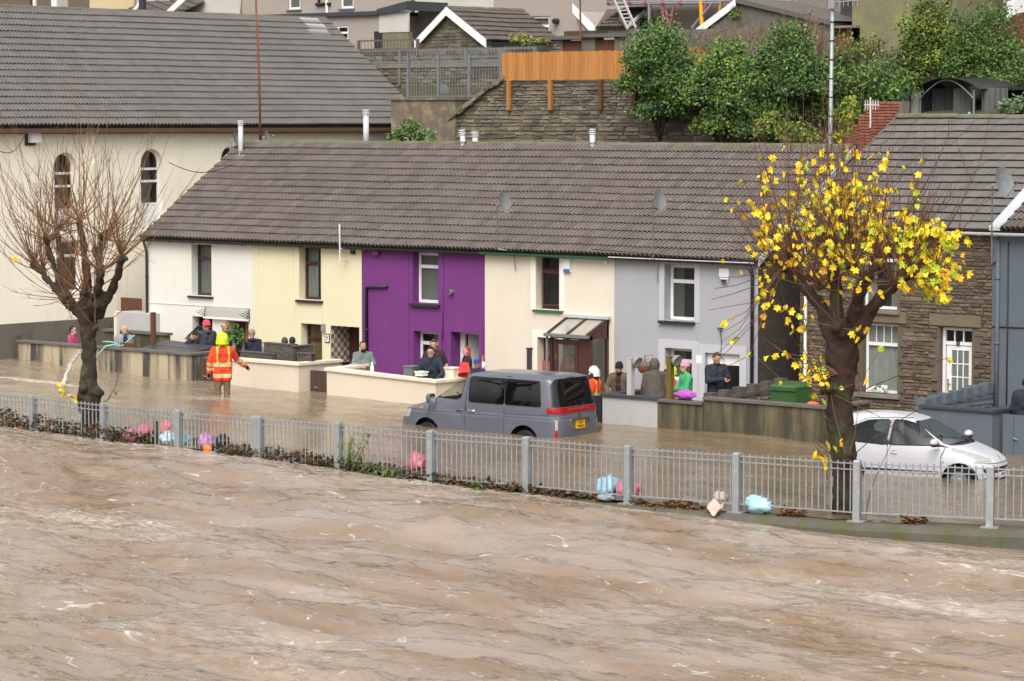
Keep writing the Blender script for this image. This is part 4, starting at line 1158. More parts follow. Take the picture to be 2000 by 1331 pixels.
# kitchen lean-to
kv=19.2
kt=thing('kitchen_extension','small tiled kitchen extension with broad white bargeboard left of the ladder','extension',(hx(1170,40,kv),kv,9))
kp=[(hx(1122,40,kv),float(onv(1122,22,kv)[2])),(hx(1166,57,kv),float(onv(1166,57,kv)[2]))]
b=MB();(ka,kz),(kb,kz2)=kp;ke=hx(1222,50,kv)
b.prism([(ka,8.3),(ke,8.3),(ke,kz2),(kb,kz2),(ka,kz)],kv+.1,HV,'y');b.build('wall',M['pebbledash'],kt)
kv2=20.8
b=MB();b.add([(kb,kv-.1,kz2),(ke+.1,kv-.1,kz2),(ke-.3,kv2,kz+.1),(ka+.1,kv2,kz+.1)],[(0,1,2,3)]);rf=b.build('roof',M['tile_brown'],kt)
b=MB();b.add([(ka,kv-.12,kz-.05),(kb,kv-.12,kz2-.26),(kb,kv-.12,kz2+.08),(ka,kv-.12,kz+.25),(ka,kv-.09,kz-.05),(kb,kv-.09,kz2-.26),(kb,kv-.09,kz2+.08),(ka,kv-.09,kz+.25)],[(0,1,2,3),(7,6,5,4),(3,2,6,7),(1,5,6,2)]);b.build('bargeboard',M['upvc'],kt)
b=MB();b.bar((ke+.12,kv-.1,kz2),(ke-.28,kv2,kz+.14),.05,.1);b.build('verge_trim',M['upvc'],kt)
nn=7
yv=Vector((-.2,kv2-kv+.1,kz+.1-kz2));ylen=yv.length;yv.normalize();zn=Vector((1,0,0)).cross(yv).normalized()
tiles(rf,(kb+.05,kv-.1,kz2+.0),(1,0,0),tuple(yv),tuple(zn),ke-kb-.05,ylen,'tile_brown',.3,.32,lift=.005,wob=0)
# rough wall with two brown gates below it
GV=15.6
gw=thing('garden_wall','rough wall with dark slab copings and two brown gates above the orange fence','wall',(-15,GV,8))
def gx(px):return float(onv(px,80,GV)[0])
def gz(py):return float(onv(1140,py,GV)[2])
b=MB();b.box(gx(985),GV+.02,7.4,gx(1075),GV+.4,gz(88));b.box(gx(1075),GV,7.4,gx(1098),GV+.45,gz(77));b.box(gx(1136),GV,7.4,gx(1162),GV+.45,gz(72));b.box(gx(1200),GV,7.4,gx(1232),GV+.45,gz(72));b.box(gx(1232),GV+.03,7.4,gx(1480),GV+.4,gz(63))
gwb=b.build('wall_body',M['drab_render'],gw)
b=MB();b.box(gx(1068),GV-.12,gz(77)+.003,gx(1138),GV+.55,gz(70));b.build('coping',M['coping'],gw)
b=MB();b.box(gx(1140),GV-.12,gz(74),gx(1228),GV+.5,gz(67));b.build('coping',M['coping'],gw)
b=MB();b.box(gx(1078),GV+.6,gz(70),gx(1140),GV+1.2,gz(59));b.build('planter',M['timber_old'],gw)
for (a,c) in ((1098,1136),(1162,1200)):
    x0,x1=gx(a),gx(c);n=5
    for i in range(n):q=MB();q.box(x0+(x1-x0)*i/n+.004,GV+.1,7.5,x0+(x1-x0)*(i+1)/n-.004,GV+.14,gz(79));q.build('gate_board',M['timber_dark'],gw)
lay_stones(gwb,gx(1076),gx(1097),7.8,gz(78),GV,M['stone'],hs=(.08,.15),ls=(.15,.3),seed=23)

# scaffold, ladder and chute
sc=thing('scaffold','tube scaffold with red couplings in front of the hill house','scaffold',(hx(1320),19.6,9))
M['sc_red']=mat('sc_red',(.30,.06,.10),.6,(.24,.10,.12),5,.5);M['sc_grey']=mat('sc_grey',(.28,.27,.28),.5,metal=.3)
def sp(px,py,v=19.6):return onv(px,py,v)
for pts,m_ in (([(1185,5),(1425,2)],'sc_grey'),([(1185,8),(1410,6)],'sc_grey'),([(1295,-10),(1295,62)],'sc_red'),([(1212,30),(1212,66)],'sc_red'),([(1316,8),(1308,60)],'sc_red'),([(1300,20),(1306,45)],'sc_red'),([(1405,-10),(1352,55)],'sc_grey'),
               ([(1212,60),(1420,62)],'sc_grey'),([(1268,5),(1268,62)],'sc_grey'),([(1386,-10),(1376,20)],'sc_red'),([(1548,-20),(1548,24)],'sc_red'),([(1618,-20),(1618,42)],'sc_red'),([(1498,-20),(1498,15)],'sc_grey')):
    q=MB();q.tube([sp(*pts[0]),sp(*pts[1])],.05,8);q.build('pole',M[m_],sc)
for px in (1190,1232,1262,1296,1330):q=MB();q.blob(sp(px,6),.10,6,4);q.build('coupling',M['sc_red'],sc)
q=MB();zz=sp(1300,-2)[2];q.box(sp(1185,0)[0],19.6,zz,sp(1470,0)[0],20.8,zz+.05);q.build('deck_boards',M['timber_old'],sc)
la=thing('ladder','aluminium ladder leaning from the scaffold down to the wall','ladder',tuple(sp(1232,58,19.2)))
A_,B_=[Vector(sp(1195,-8,19.5)),Vector(sp(1214,-8,19.5))],[Vector(sp(1226,58,18.6)),Vector(sp(1242,56,18.6))]
M['alu']=mat('alu',(.50,.48,.43),.45,metal=.3)
for a_,c_ in zip(A_,B_):q=MB();q.bar(a_,c_,.05,.09);q.build('stile',M['alu'],la)
for i in range(1,9):q=MB();q.bar(A_[0].lerp(B_[0],i/9),A_[1].lerp(B_[1],i/9),.04);q.build('rung',M['alu'],la)
yc=thing('yellow_prop','bright yellow steel prop standing behind the white bargeboard','prop',tuple(sp(1372,50)))
q=MB();q.tube([sp(1371,52),sp(1368,-15)],.07,8);q.build('pole',mat('prop_yellow',(.72,.36,.02),.5),yc)
q=MB();q.tube([sp(1404,28),sp(1411,-15)],.05,8);q.build('brace',mat('prop_orange',(.55,.22,.03),.5),yc)

# drab rendered shed with sloping roofline
DV=16.6
def dp(px,py):p=onv(px,py,DV);return (float(p[0]),float(p[2]))
ds_=thing('rendered_shed','drab rendered outbuilding with sloping roofline and white bargeboard among dead stalks','shed',(*dp(1440,60)[:1],DV,8))
b=MB();b.prism([(dp(1330,120)[0],7.6),(dp(1622,120)[0],7.6),dp(1622,44),dp(1440,2),dp(1362,62),(dp(1330,120)[0],dp(1362,62)[1])],DV,DV+3,'y');b.build('wall',M['drab_render'],ds_)
b=MB();p,q_=dp(1363,63),dp(1441,4);b.add([(p[0],DV-.1,p[1]-.14),(q_[0],DV-.1,q_[1]-.14),(q_[0],DV-.1,q_[1]+.1),(p[0],DV-.1,p[1]+.1),(p[0],DV+3,p[1]-.14),(q_[0],DV+3,q_[1]-.14),(q_[0],DV+3,q_[1]+.1),(p[0],DV+3,p[1]+.1)],[(0,1,2,3),(3,2,6,7),(7,6,5,4)]);b.build('bargeboard',M['upvc'],ds_)
b=MB();p,q_=dp(1441,2),dp(1628,46);b.add([(p[0],DV-.12,p[1]-.06),(q_[0],DV-.12,q_[1]-.06),(q_[0],DV-.12,q_[1]+.08),(p[0],DV-.12,p[1]+.08),(p[0],DV+3,p[1]-.06),(q_[0],DV+3,q_[1]-.06),(q_[0],DV+3,q_[1]+.08),(p[0],DV+3,p[1]+.08)],[(0,1,2,3),(3,2,6,7),(7,6,5,4)]);b.build('coping',M['coping'],ds_)
pg=thing('pigeon','small grey pigeon perched on the sloping coping of the drab outbuilding','pigeon',(dp(1581,30)[0],DV-.05,dp(1581,32)[1]))
c_=Vector((dp(1581,30)[0],DV-.05,dp(1581,33)[1]+.09));M['feather']=mat('feather',(.20,.22,.24),.8,(.12,.13,.15),20,.6);M['black_eye']=mat('black_eye',(.01,.01,.01),.2)
q=MB();q.tube([c_+Vector((-.16,.0,-.02)),c_+Vector((-.08,0,0)),c_,c_+Vector((.07,0,.05)),c_+Vector((.085,0,.11)),c_+Vector((.10,0,.15)),c_+Vector((.125,0,.148)),c_+Vector((.15,0,.14))],[.012,.03,.062,.05,.028,.03,.018,.004],8);q.tube([c_+Vector((0,.01,-.05)),c_+Vector((.01,.01,-.10))],.007,4);q.tube([c_+Vector((0,-.015,-.05)),c_+Vector((.01,-.015,-.10))],.007,4)
q.build('body',M['feather'],pg,smooth=True);q=MB();q.blob(c_+Vector((.11,-.024,.155)),.007,5,4);q.build('eye',M['black_eye'],pg)
sd_=thing('rusty_store','dark open store with a rusty brown panel beside the olive wall','store',(dp(1642,80)[0],DV+1,8))
b=MB();b.box(dp(1624,80)[0],DV+.3,7.6,dp(1668,80)[0],DV+.4,dp(1640,56)[1]);b.build('rusty_panel',M['rust'],sd_)
b=MB();b.box(dp(1560,80)[0],DV+2.2,9,dp(1668,80)[0],DV+2.3,11.6);b.build('back_wall',M['interior'],sd_)
b=MB();b.box(dp(1620,80)[0],DV+.1,dp(1640,55)[1],dp(1668,80)[0],DV+.6,dp(1640,50)[1]);b.build('ledge',M['concrete'],sd_)
OV=16.9
ow=thing('olive_house','tall olive green rendered gable wall above the bushes','house',(float(onv(1765,80,OV)[0]),OV,8))
b=MB();b.box(float(onv(1664,80,OV)[0]),OV,7.2,float(onv(1867,80,OV)[0]),OV+5,12.4);b.build('wall',M['olive_render'],ow)
q=MB();q.add([(float(onv(1664,80,OV)[0])-.1,OV-.1,12.4),(float(onv(1867,80,OV)[0])+.1,OV-.1,12.4),(float(onv(1867,80,OV)[0])+.1,OV+5.1,13.6),(float(onv(1664,80,OV)[0])-.1,OV+5.1,13.6)],[(0,1,2,3)]);q.build('roof',M['tile_brown'],ow)
pipe(ow,[onv(1832,12,OV-.05),onv(1845,10,OV-.05),onv(1860,-6,OV-.05)],.03,M['black_paint'],'cable',6,False)
ww=thing('white_house','white painted rear wall with diagonal dark crack behind the right-hand tree','house',(float(onv(1920,30,20)[0]),20,9))
b=MB();b.box(float(onv(1868,30,19.5)[0]),19.5,8,float(onv(1962,30,19.5)[0]),25,12.8);b.build('wall',M['white_wall'],ww)
q=MB();q.add([(float(onv(1860,30,19.5)[0]),19.3,12.8),(float(onv(1962,30,19.5)[0]),19.3,12.8),(float(onv(1962,30,19.5)[0]),22,14.5),(float(onv(1860,30,19.5)[0]),22,14.5)],[(0,1,2,3)]);q.build('roof',M['tile_brown'],ww)
q=MB();q.tube([onv(1890,2,19.4),onv(1912,14,19.4),onv(1930,24,19.4),onv(1962,38,19.4)],[.02,.05,.03,.02],5);q.build('cable',M['cable'],ww)
ga=thing('garage','white garage with raised door frame at the top right corner','garage',(float(onv(1990,30,18.5)[0]),18.5,9))
b=MB();x0=float(onv(1966,30,18.5)[0]);b.box(x0,18.5,8,x0+4,22,12.0);b.build('wall',M['white_wall'],ga)
b=MB();b.box(x0+.08,18.42,8,x0+.22,18.497,11.0);b.box(x0+.22,18.42,10.86,x0+3,18.497,11.0);b.build('door_frame',M['upvc'],ga)
b=MB();b.box(x0+.22,18.46,8,x0+3,18.495,10.855);b.build('door',mat('garage_door',(.66,.66,.66),.5),ga)
q=MB();pp=onv(1990,62,17.2);q.prism([(pp[0]+a_,pp[2]+c_) for a_,c_ in arch(-.6,.9,-1.2,.55)],17.2,17.26,'y')
ag=thing('arched_gate','brown arched timber gate at the right edge beside the white garage','gate',(float(pp[0]),17.2,8));q.build('gate_leaf',M['timber_dark'],ag)
# houses at the top left
LV=22.0
lh=thing('panelled_house','brown panelled house with white posts at the top left corner','house',(hx(90,15,LV),LV,9))
def lx(px):return float(onv(px,12,LV)[0])
b=MB();b.box(lx(-120),LV+.1,8,lx(174),LV+5,12.6);b.build('wall',M['brown_panel'],lh)
for (a,c,m_) in ((57,67,'dark_frame'),(64,68,'upvc'),(100,110,'upvc'),(-60,-52,'upvc')):
    q=MB();q.box(lx(a),LV+(.0 if m_=='upvc' else .04),8,lx(c),LV+.098,12.6);q.build('post',M[m_],lh)
q=MB();q.box(lx(110),LV+.06,8,lx(130),LV+.098,12.6);q.build('lace_curtain',M['net'],lh)
q=MB();q.add([(lx(-120),LV-.2,12.6),(lx(174),LV-.2,12.6),(lx(174),LV+3,14),(lx(-120),LV+3,14)],[(0,1,2,3)]);q.build('roof',M['tile_brown'],lh)
tr=thing('tan_house','plain tan rendered house behind the chapel ridge','house',(hx(215,15,LV),LV,9))
b=MB();b.box(lx(175),LV,8,lx(262),LV+5,12.5);b.build('wall',M['tan_render'],tr)
q=MB();q.add([(lx(174.5),LV-.2,12.5),(lx(262),LV-.2,12.5),(lx(262),LV+3,14),(lx(174.5),LV+3,14)],[(0,1,2,3)]);q.build('roof',M['tile_brown'],tr)
dg=thing('dormer_roof','brown tiled outbuilding roof with a dark chimney post just above the chapel ridge','roof',(hx(290,15,20),20,9))
xa,xb,xc=[float(onv(x_,15,20)[0]) for x_ in (225,268,345)];z0_=float(onv(268,26,20)[2]);z1_=float(onv(268,-8,20)[2])
b=MB();b.add([(xa,20,z0_-.1),(xc,20,z0_-.1),(xc+.9,22,z1_+.3),(xa+.9,22,z1_+.3)],[(0,1,2,3)]);b.box(xa,20.02,8,xc,21,z0_-.11);rf=b.build('slope',M['tile_brown'],dg)
yv=Vector((.9,2,z1_-z0_+.4));ylen=yv.length;yv.normalize();xv=Vector((1,0,0));xv=(xv-yv*xv.dot(yv)).normalized();zn=xv.cross(yv)
tiles(rf,(xa,20,z0_-.1),tuple(xv),tuple(yv),tuple(zn),(xc-xa)*.98,ylen,'tile_brown',.3,.32,lift=.0,wob=0)
q=MB();q.bar(onv(258,26,19.9),onv(276,4,19.9),.06,.14);q.build('bargeboard',M['upvc'],dg)
q=MB();q.bar(onv(328,27,19.9),onv(366,-8,19.9),.10,.22);q.build('bargeboard',M['upvc'],dg)
q=MB();p=onv(279,26,19.8);q.box(p[0]-.12,19.7,p[2]-.3,p[0]+.14,19.85,p[2]+.75);q.build('dark_post',M['dark_frame'],dg)
# ------------------------------------------------------------------ water
def fbm(P,sc,oct=4,seed=0.0,lac=2.1,gain=.5):
    out=np.zeros(len(P))
    nz=mnoise.noise
    for i,p in enumerate(P):
        a=1.0;f=1.0;s_=0.0
        x,y=p[0]*sc[0],p[1]*sc[1]
        for k in range(oct):
            s_+=a*nz(Vector((x*f+seed,y*f-seed*.7,seed+k*7.3)))
            a *= gain;f *= lac
        out[i]=s_
    return out
def water_mat(name,c1,c2,foam_col,stretch,bump1,bs1,bump2,bs2,rough=.12,foam_th=(.62,.75),fs=1.6,spec=.5,bd=.05):
    m=bpy.data.materials.new(name);m.use_nodes=True
    nt=m.node_tree;N=nt.nodes;L=nt.links;b=N['Principled BSDF']
    pos=N.new('ShaderNodeNewGeometry').outputs['Position']
    def nz(sc,st,det=5,ro=.6,dist=0.0,rot=0.0):
        mp=N.new('ShaderNodeMapping');mp.inputs['Scale'].default_value=st;mp.inputs['Rotation'].default_value=(0,0,rot)
        L.new(pos,mp.inputs['Vector'])
        t=N.new('ShaderNodeTexNoise');t.inputs['Scale'].default_value=sc;t.inputs['Detail'].default_value=det;t.inputs['Roughness'].default_value=ro;t.inputs['Distortion'].default_value=dist
        L.new(mp.outputs[0],t.inputs['Vector']);return t.outputs['Fac']
    def rng(x,a,c,lo=0,hi=1):
        r=N.new('ShaderNodeMapRange');r.inputs['From Min'].default_value=a;r.inputs['From Max'].default_value=c;r.inputs['To Min'].default_value=lo;r.inputs['To Max'].default_value=hi
        L.new(x,r.inputs['Value']);return r.outputs[0]
    def mix(fac,a,c):
        x=N.new('ShaderNodeMix');x.data_type='RGBA';L.new(fac,x.inputs['Factor'])
        for k,v in (('A',a),('B',c)):
            if isinstance(v,tuple):x.inputs[k].default_value=(*v,1)
            else:L.new(v,x.inputs[k])
        return x.outputs['Result']
    def math_(op,a,c):
        x=N.new('ShaderNodeMath');x.operation=op
        for k,v in ((0,a),(1,c)):
            if isinstance(v,(int,float)):x.inputs[k].default_value=v
            else:L.new(v,x.inputs[k])
        return x.outputs[0]
    silt=mix(rng(nz(.35,stretch,5,.6,1.2),.38,.62),c1,c2)
    at=N.new('ShaderNodeAttribute');at.attribute_name='foam'
    f0=rng(nz(fs,stretch,7,.68,1.6),foam_th[0],foam_th[1])
    f1=math_('MULTIPLY',at.outputs['Fac'],rng(nz(fs*2.2,(stretch[0]*1.2,stretch[1],1),6,.7,1.0),.40,.60))
    fm=math_('MINIMUM',math_('ADD',math_('MULTIPLY',f0,.75),f1),1.0)
    L.new(mix(fm,silt,foam_col),b.inputs['Base Color'])
    L.new(rng(fm,0,1,rough,.75),b.inputs['Roughness'])
    b.inputs['Specular IOR Level'].default_value=spec
    b.inputs['IOR'].default_value=1.33
    bp=N.new('ShaderNodeBump');bp.inputs['Strength'].default_value=bump1;bp.inputs['Distance'].default_value=bd
    L.new(nz(bs1,stretch,3,.50,1.4),bp.inputs['Height'])
    b2=N.new('ShaderNodeBump');b2.inputs['Strength'].default_value=bump2;b2.inputs['Distance'].default_value=.02
    L.new(nz(bs2,stretch,3,.5,.3),b2.inputs['Height']);L.new(bp.outputs[0],b2.inputs['Normal'])
    L.new(b2.outputs[0],b.inputs['Normal'])
    return m
def sheet(name,U_,V_,zf,m,foamf,ok=None,kind='structure'):
    uu,vv=np.meshgrid(U_,V_);P=np.stack([uu.ravel(),vv.ravel()],1)
    z=zf(P[:,0],P[:,1],P)
    nu,nv=len(U_),len(V_)
    idx=np.arange(nu*nv).reshape(nv,nu)
    Fq=np.stack([idx[:-1,:-1],idx[:-1,1:],idx[1:,1:],idx[1:,:-1]],-1).reshape(-1,4)
    if ok is not None:
        c=P[Fq].mean(1);Fq=Fq[ok(c[:,0],c[:,1])]
        used=np.zeros(len(P),bool);used[Fq.ravel()]=True;mp=np.cumsum(used)-1;P=P[used];z=z[used];Fq=mp[Fq]
    me=bpy.data.meshes.new(name)
    co=np.column_stack([P,z])
    me.vertices.add(len(co));me.vertices.foreach_set('co',co.ravel())
    me.loops.add(Fq.size);me.loops.foreach_set('vertex_index',Fq.ravel().astype(np.int32))
    me.polygons.add(len(Fq));me.polygons.foreach_set('loop_start',np.arange(0,Fq.size,4,dtype=np.int32));me.polygons.foreach_set('loop_total',np.full(len(Fq),4,np.int32))
    me.polygons.foreach_set('use_smooth',np.ones(len(Fq),bool))
    me.update(calc_edges=True)
    at=me.attributes.new('foam','FLOAT','POINT');at.data.foreach_set('value',foamf(P[:,0],P[:,1],z,P).astype(np.float32))
    me.materials.append(m)
    o=bpy.data.objects.new(name,me);COL.objects.link(o)
    return tag(o,kind=kind)
M['river']=water_mat('river',(.215,.143,.085),(.305,.240,.190),(.76,.70,.62),(.62,1.3,1),.60,2.0,.20,6.0,.06,(.615,.71),2.2,spec=.9,bd=.10)
M['flood']=water_mat('flood',(.150,.095,.045),(.205,.145,.085),(.70,.64,.55),(.6,1.7,1),.42,4.2,.50,11,.04,(.655,.70),4.2,spec=.8)

def kerb_dist(u,v):return kerb_v(u)-v                 # >0 on the river side
KERB_U0=12.0                                            # the kerb stands out of the river to the right of here
def zr_f(u,v,P):
    base=zriver(u,v)
    d=np.clip(kerb_dist(u,v),0,60)
    far=np.interp(u,[-60,-8,10,30,60],[.30,.10,-.25,-.70,-1.0])
    t=np.clip(d/9.0,0,1);t=t*t*(3-2*t)
    z=base*(1-t)+far*t
    rotP=np.column_stack([P[:,0]*.98+P[:,1]*.10,P[:,1]*.98-P[:,0]*.10])
    wv=.17*fbm(rotP,(.15,.38),3,3.1)+.085*fbm(rotP,(.50,1.25),4,9.4)
    rid=.075*(1-2*np.abs(fbm(rotP,(.34,.95),3,21.0)))+.026*(1-2*np.abs(fbm(rotP,(1.1,2.7),2,33.0)))
    calm=np.clip(d/1.6,.12,1)
    return z+(wv+rid-.04)*calm
def foam_r(u,v,z,P):
    d=kerb_dist(u,v)
    near=np.exp(-np.clip(d,0,9)**2/.5)*np.where(u<13.0,1.0,.25)
    streak=np.clip(fbm(P,(.12,.34),3,40.0)*1.5-.25,0,1)*.5
    return np.clip(near*.45+streak,0,1)
Ur=np.concatenate([[-120,-90,-70,-55,-45,-38,-32,-27],np.arange(-24,34,.16),[36,40,48,60,90,130]])
Vr=np.concatenate([[-75,-70,-64,-58,-54,-50],np.arange(-47,-12.2,.11)])
def near_view(u,v):return np.ones(len(u),bool)
def ok_r(u,v):
    kv=kerb_v(u)
    return v<kv+np.where(u<KERB_U0,.12,.0)
sheet('river_water',Ur,Vr,zr_f,M['river'],foam_r,ok_r)
def zs_f(u,v,P):
    z=zstreet(u,v)
    rp=.024*fbm(P,(.55,1.1),2,5.5)+.016*fbm(P,(1.5,3.2),2,8.8)
    return z+rp
FIRE=onz(440,783,.08)
def foam_s(u,v,z,P):
    k=kerb_v(u)-v
    jet=np.exp(-(((u-JET[0])/1.0)**2+((v-JET[1])/.22)**2))*1.3+np.exp(-(((u-JET[0]+1.1)/1.3)**2+((v-JET[1]-.05)/.2)**2))*1.2
    wake=np.exp(-(((u-FIRE[0]+.5)/.9)**2+((v-FIRE[1])/.5)**2))*.45
    rough=np.where(u<-2,.18,.0)
    return np.clip(jet+wake+rough*np.clip((-u-2)/8,0,1)+.10,0,1)
JET=onz(85,748,.22)
Us=np.concatenate([[-120,-80,-55,-42,-36],np.arange(-32,24,.15),[26,30,36,46,70,120]])
Vs=np.arange(-16.2,.35,.12)
sheet('flood_water',Us,Vs,zs_f,M['flood'],foam_s,lambda u,v:v>kerb_v(u)-.02)

# river wall: kerb beam under the railing
kb=MB();us_=[-60,-45,-30,-20]+list(np.arange(-14,26.01,.5))+[34,45,60]
prof=lambda u:[(-.36,-3.2),(-.34,-.12),(-.24,-.005),(.30,.012),(.32,-3.2)]
Vk=[]
for u in us_:
    v=float(kerb_v(u))
    for (dv,z) in prof(u):Vk.append((u,v+dv+.02*mnoise.noise(Vector((u*1.7,z*3,1))),z-(.03 if u<8 else 0)+(.012*mnoise.noise(Vector((u*2.3,dv*4,5))) if dv<.3 else 0)))
n=5
Fk=[(i*n+j,i*n+j+1,(i+1)*n+j+1,(i+1)*n+j) for i in range(len(us_)-1) for j in range(n-1)]
Fk=[tuple(reversed(f)) for f in Fk]
M['kerb']=mat('kerb',(.125,.112,.092),.9,(.075,.07,.058),2.2,.6,.4,24,dirt=(.085,.09,.030),ds=1.3,dth=(.46,.60),dstretch=(1.6,1.6,.3),bdist=.05)
tag(mk('river_kerb',Vk,Fk,M['kerb']),kind='structure')

# jet of pumped water arcing over the wall
a=Vector(onz(153,691,.75));JX=Vector(onz(108,737,.24));jm=MB()
a=Vector(onv(160,688,-3.75));JX=Vector((JET[0]+.75,JET[1]+.02,.22))
rs=random.Random(8)
for k in range(5):
    pts=[]
    for i in range(13):
        t=i/12;p=a.lerp(JX,t);p.z+=.34*t*(1-t)*2
        pts.append(p+Vector((rs.uniform(-.02,.02),rs.uniform(-.03,.03),rs.uniform(-.02,.02)))*(t*1.6+.3))
    jm.tube(pts,[.022+.02*i/12*rs.uniform(.6,1.4) for i in range(13)],5)
for k in range(60):
    t=rs.random();p=a.lerp(JX,t);p.z+=.34*t*(1-t)*2
    jm.blob(p+Vector((rs.gauss(0,.04),rs.gauss(0,.05),rs.gauss(0,.04))),rs.uniform(.008,.022),5,3)
M['spray']=mat('spray',(.60,.55,.48),.25,(.75,.72,.68),9,.6,alpha=.75)
tag(jm.build('water_jet',M['spray'],smooth=True),'jet of pumped water arcing from the green hose into the flooded street','water jet',kind='stuff')
hp=[onv(263,655,-3.0),onv(238,676,-3.35),onv(222,674,-3.55),onv(207,676,-3.72),onv(196,688,-3.8),onv(186,706,-3.82),onv(170,700,-3.8),onv(161,689,-3.76)]
q=MB();q.tube([hp[0],hp[1],hp[2],hp[3],hp[4],hp[5]],.022,8);q.tube([onv(230,672,-3.45),onv(215,668,-3.5),onv(200,668,-3.6)],.02,8)
tag(q.build('hose',mat('hose_green',(.25,.46,.38),.45),smooth=True),'pale green pump hose hanging over the left garden wall behind the bare tree','hose')

# ------------------------------------------------------------------ garden walls
def gwall(label,pts,top,m,cm,th=.2,cap=.065,over=.05,low=-.55,round_=False,name='garden_wall',cop_len=.9):
    """wall along a polyline (plan points), coping in lengths on top"""
    o=thing(name,label,'wall',(pts[0][0],pts[0][1],-.4));b=MB()
    pp=[Vector((p[0],p[1])) for p in pts];tops=top if isinstance(top,(list,tuple)) else [top]*len(pts)
    def offs(w):
        L_,R_=[],[]
        for i,p in enumerate(pp):
            d0=(pp[i]-pp[i-1]).normalized() if i>0 else (pp[1]-pp[0]).normalized()
            d1=(pp[i+1]-pp[i]).normalized() if i<len(pp)-1 else d0
            t=(d0+d1).normalized();nn=Vector((-t.y,t.x));k=1/max(.4,nn.dot(Vector((-d0.y,d0.x))))
            L_.append(p+nn*w*k);R_.append(p-nn*w*k)
        return L_,R_
    L_,R_=offs(th/2)
    for i in range(len(pp)-1):
        za,zb=tops[i],tops[i+1]
        b.add([(*R_[i],low),(*R_[i+1],low),(*L_[i+1],low),(*L_[i],low),(*R_[i],za),(*R_[i+1],zb),(*L_[i+1],zb),(*L_[i],za)],
              [(0,1,5,4),(2,3,7,6)]+([(3,0,4,7)] if i==0 else [])+([(1,2,6,5)] if i==len(pp)-2 else []))
    b.build('wall_body',m,o)
    L_,R_=offs(th/2+over)
    for i in range(len(pp)-1):
        za,zb=tops[i],tops[i+1];ln=(pp[i+1]-pp[i]).length;k=max(1,int(round(ln/cop_len)))
        for j in range(k):
            f0,f1=j/k+(.004/ln if j else 0),(j+1)/k-(.004/ln if j<k-1 else 0)
            A,B_,C_,D=R_[i].lerp(R_[i+1],f0),R_[i].lerp(R_[i+1],f1),L_[i].lerp(L_[i+1],f1),L_[i].lerp(L_[i+1],f0)
            z0,z1=za+(zb-za)*f0,za+(zb-za)*f1;q=MB();e=.012
            ctr=(A+B_+C_+D)/4
            top4=[p.lerp(ctr,.03) for p in (A,B_,C_,D)]
            q.add([(*A,z0+.002),(*B_,z1+.002),(*C_,z1+.002),(*D,z0+.002),(*A,z0+cap-e),(*B_,z1+cap-e),(*C_,z1+cap-e),(*D,z0+cap-e),(*top4[0],z0+cap),(*top4[1],z1+cap),(*top4[2],z1+cap),(*top4[3],z0+cap)],
                  [(3,2,1,0),(0,1,5,4),(1,2,6,5),(2,3,7,6),(3,0,4,7),(4,5,9,8),(5,6,10,9),(6,7,11,10),(7,4,8,11),(8,9,10,11)])
            q.build('coping_stone',cm,o)
    return o
FV=-3.6
def fu(px,py,v=FV):return float(onv(px,py,v)[0])
gwall('long cream garden wall with black streaks and dark coping at the left, below the bare tree',[(fu(34,690),FV+.1),(fu(367,715),FV+.1),(fu(367,715)+.02,-1.75)],.775,M['wall_stained'],M['coping'])
gwall('pinkish cream garden wall with rounded coping where the firefighter leans',[(fu(424,730),FV+.1),(fu(578,730),FV+.1),(fu(578,730)+.03,-2.05)],.73,M['wall_pink'],M['coping_cream'],cap=.075)
gwall('ivory garden wall with cream coping in front of the purple cottage',[(fu(641,730)+.06,-2.2),(fu(641,730)+.05,FV+.1),(fu(845,760),FV+.1),(fu(845,760)+.03,-1.75)],[.69,.66,.56,.56],M['wall_ivory'],M['coping_cream'],cap=.075)
gwall('light grey rendered garden wall with slate coping just right of the van',[(fu(1180,790)+.04,-2.2),(fu(1180,790)+.05,FV+.1),(fu(1284,800),FV+.1)],.575,M['wall_light'],M['coping_slate'])
gwall('lower mossy stretch of garden wall beside the light grey wall',[(fu(1284,800)+.01,FV+.1),(fu(1373,800),FV+.1)],.55,M['wall_mossy'],M['coping'])
gwall('stained mossy garden wall with stepped up coping in front of the grey cottage and alley',[(fu(1374,800)+.005,FV+.1),(fu(1604,820),FV+.1),(fu(1604,820)+.03,-1.9)],.675,M['wall_mossy'],M['coping'])
BV=-3.2
b0=float(onv(1796,800,BV)[0]);b1=float(onv(1930,810,BV)[0])
gwall('slate blue rendered garden wall with dark coping behind the white car',[(b0,BV+.1),(b1,BV+.1),(b1+.02,-1.9)],.83,M['blue_render'],M['coping_slate'],th=.22)
gwall('low slate grey wall with dark coping between the tree trunk and the white car',[(float(onv(1610,800,BV)[0]),BV+.1),(b0-.1,BV+.1)],.56,M['blue_render'],M['coping_slate'])
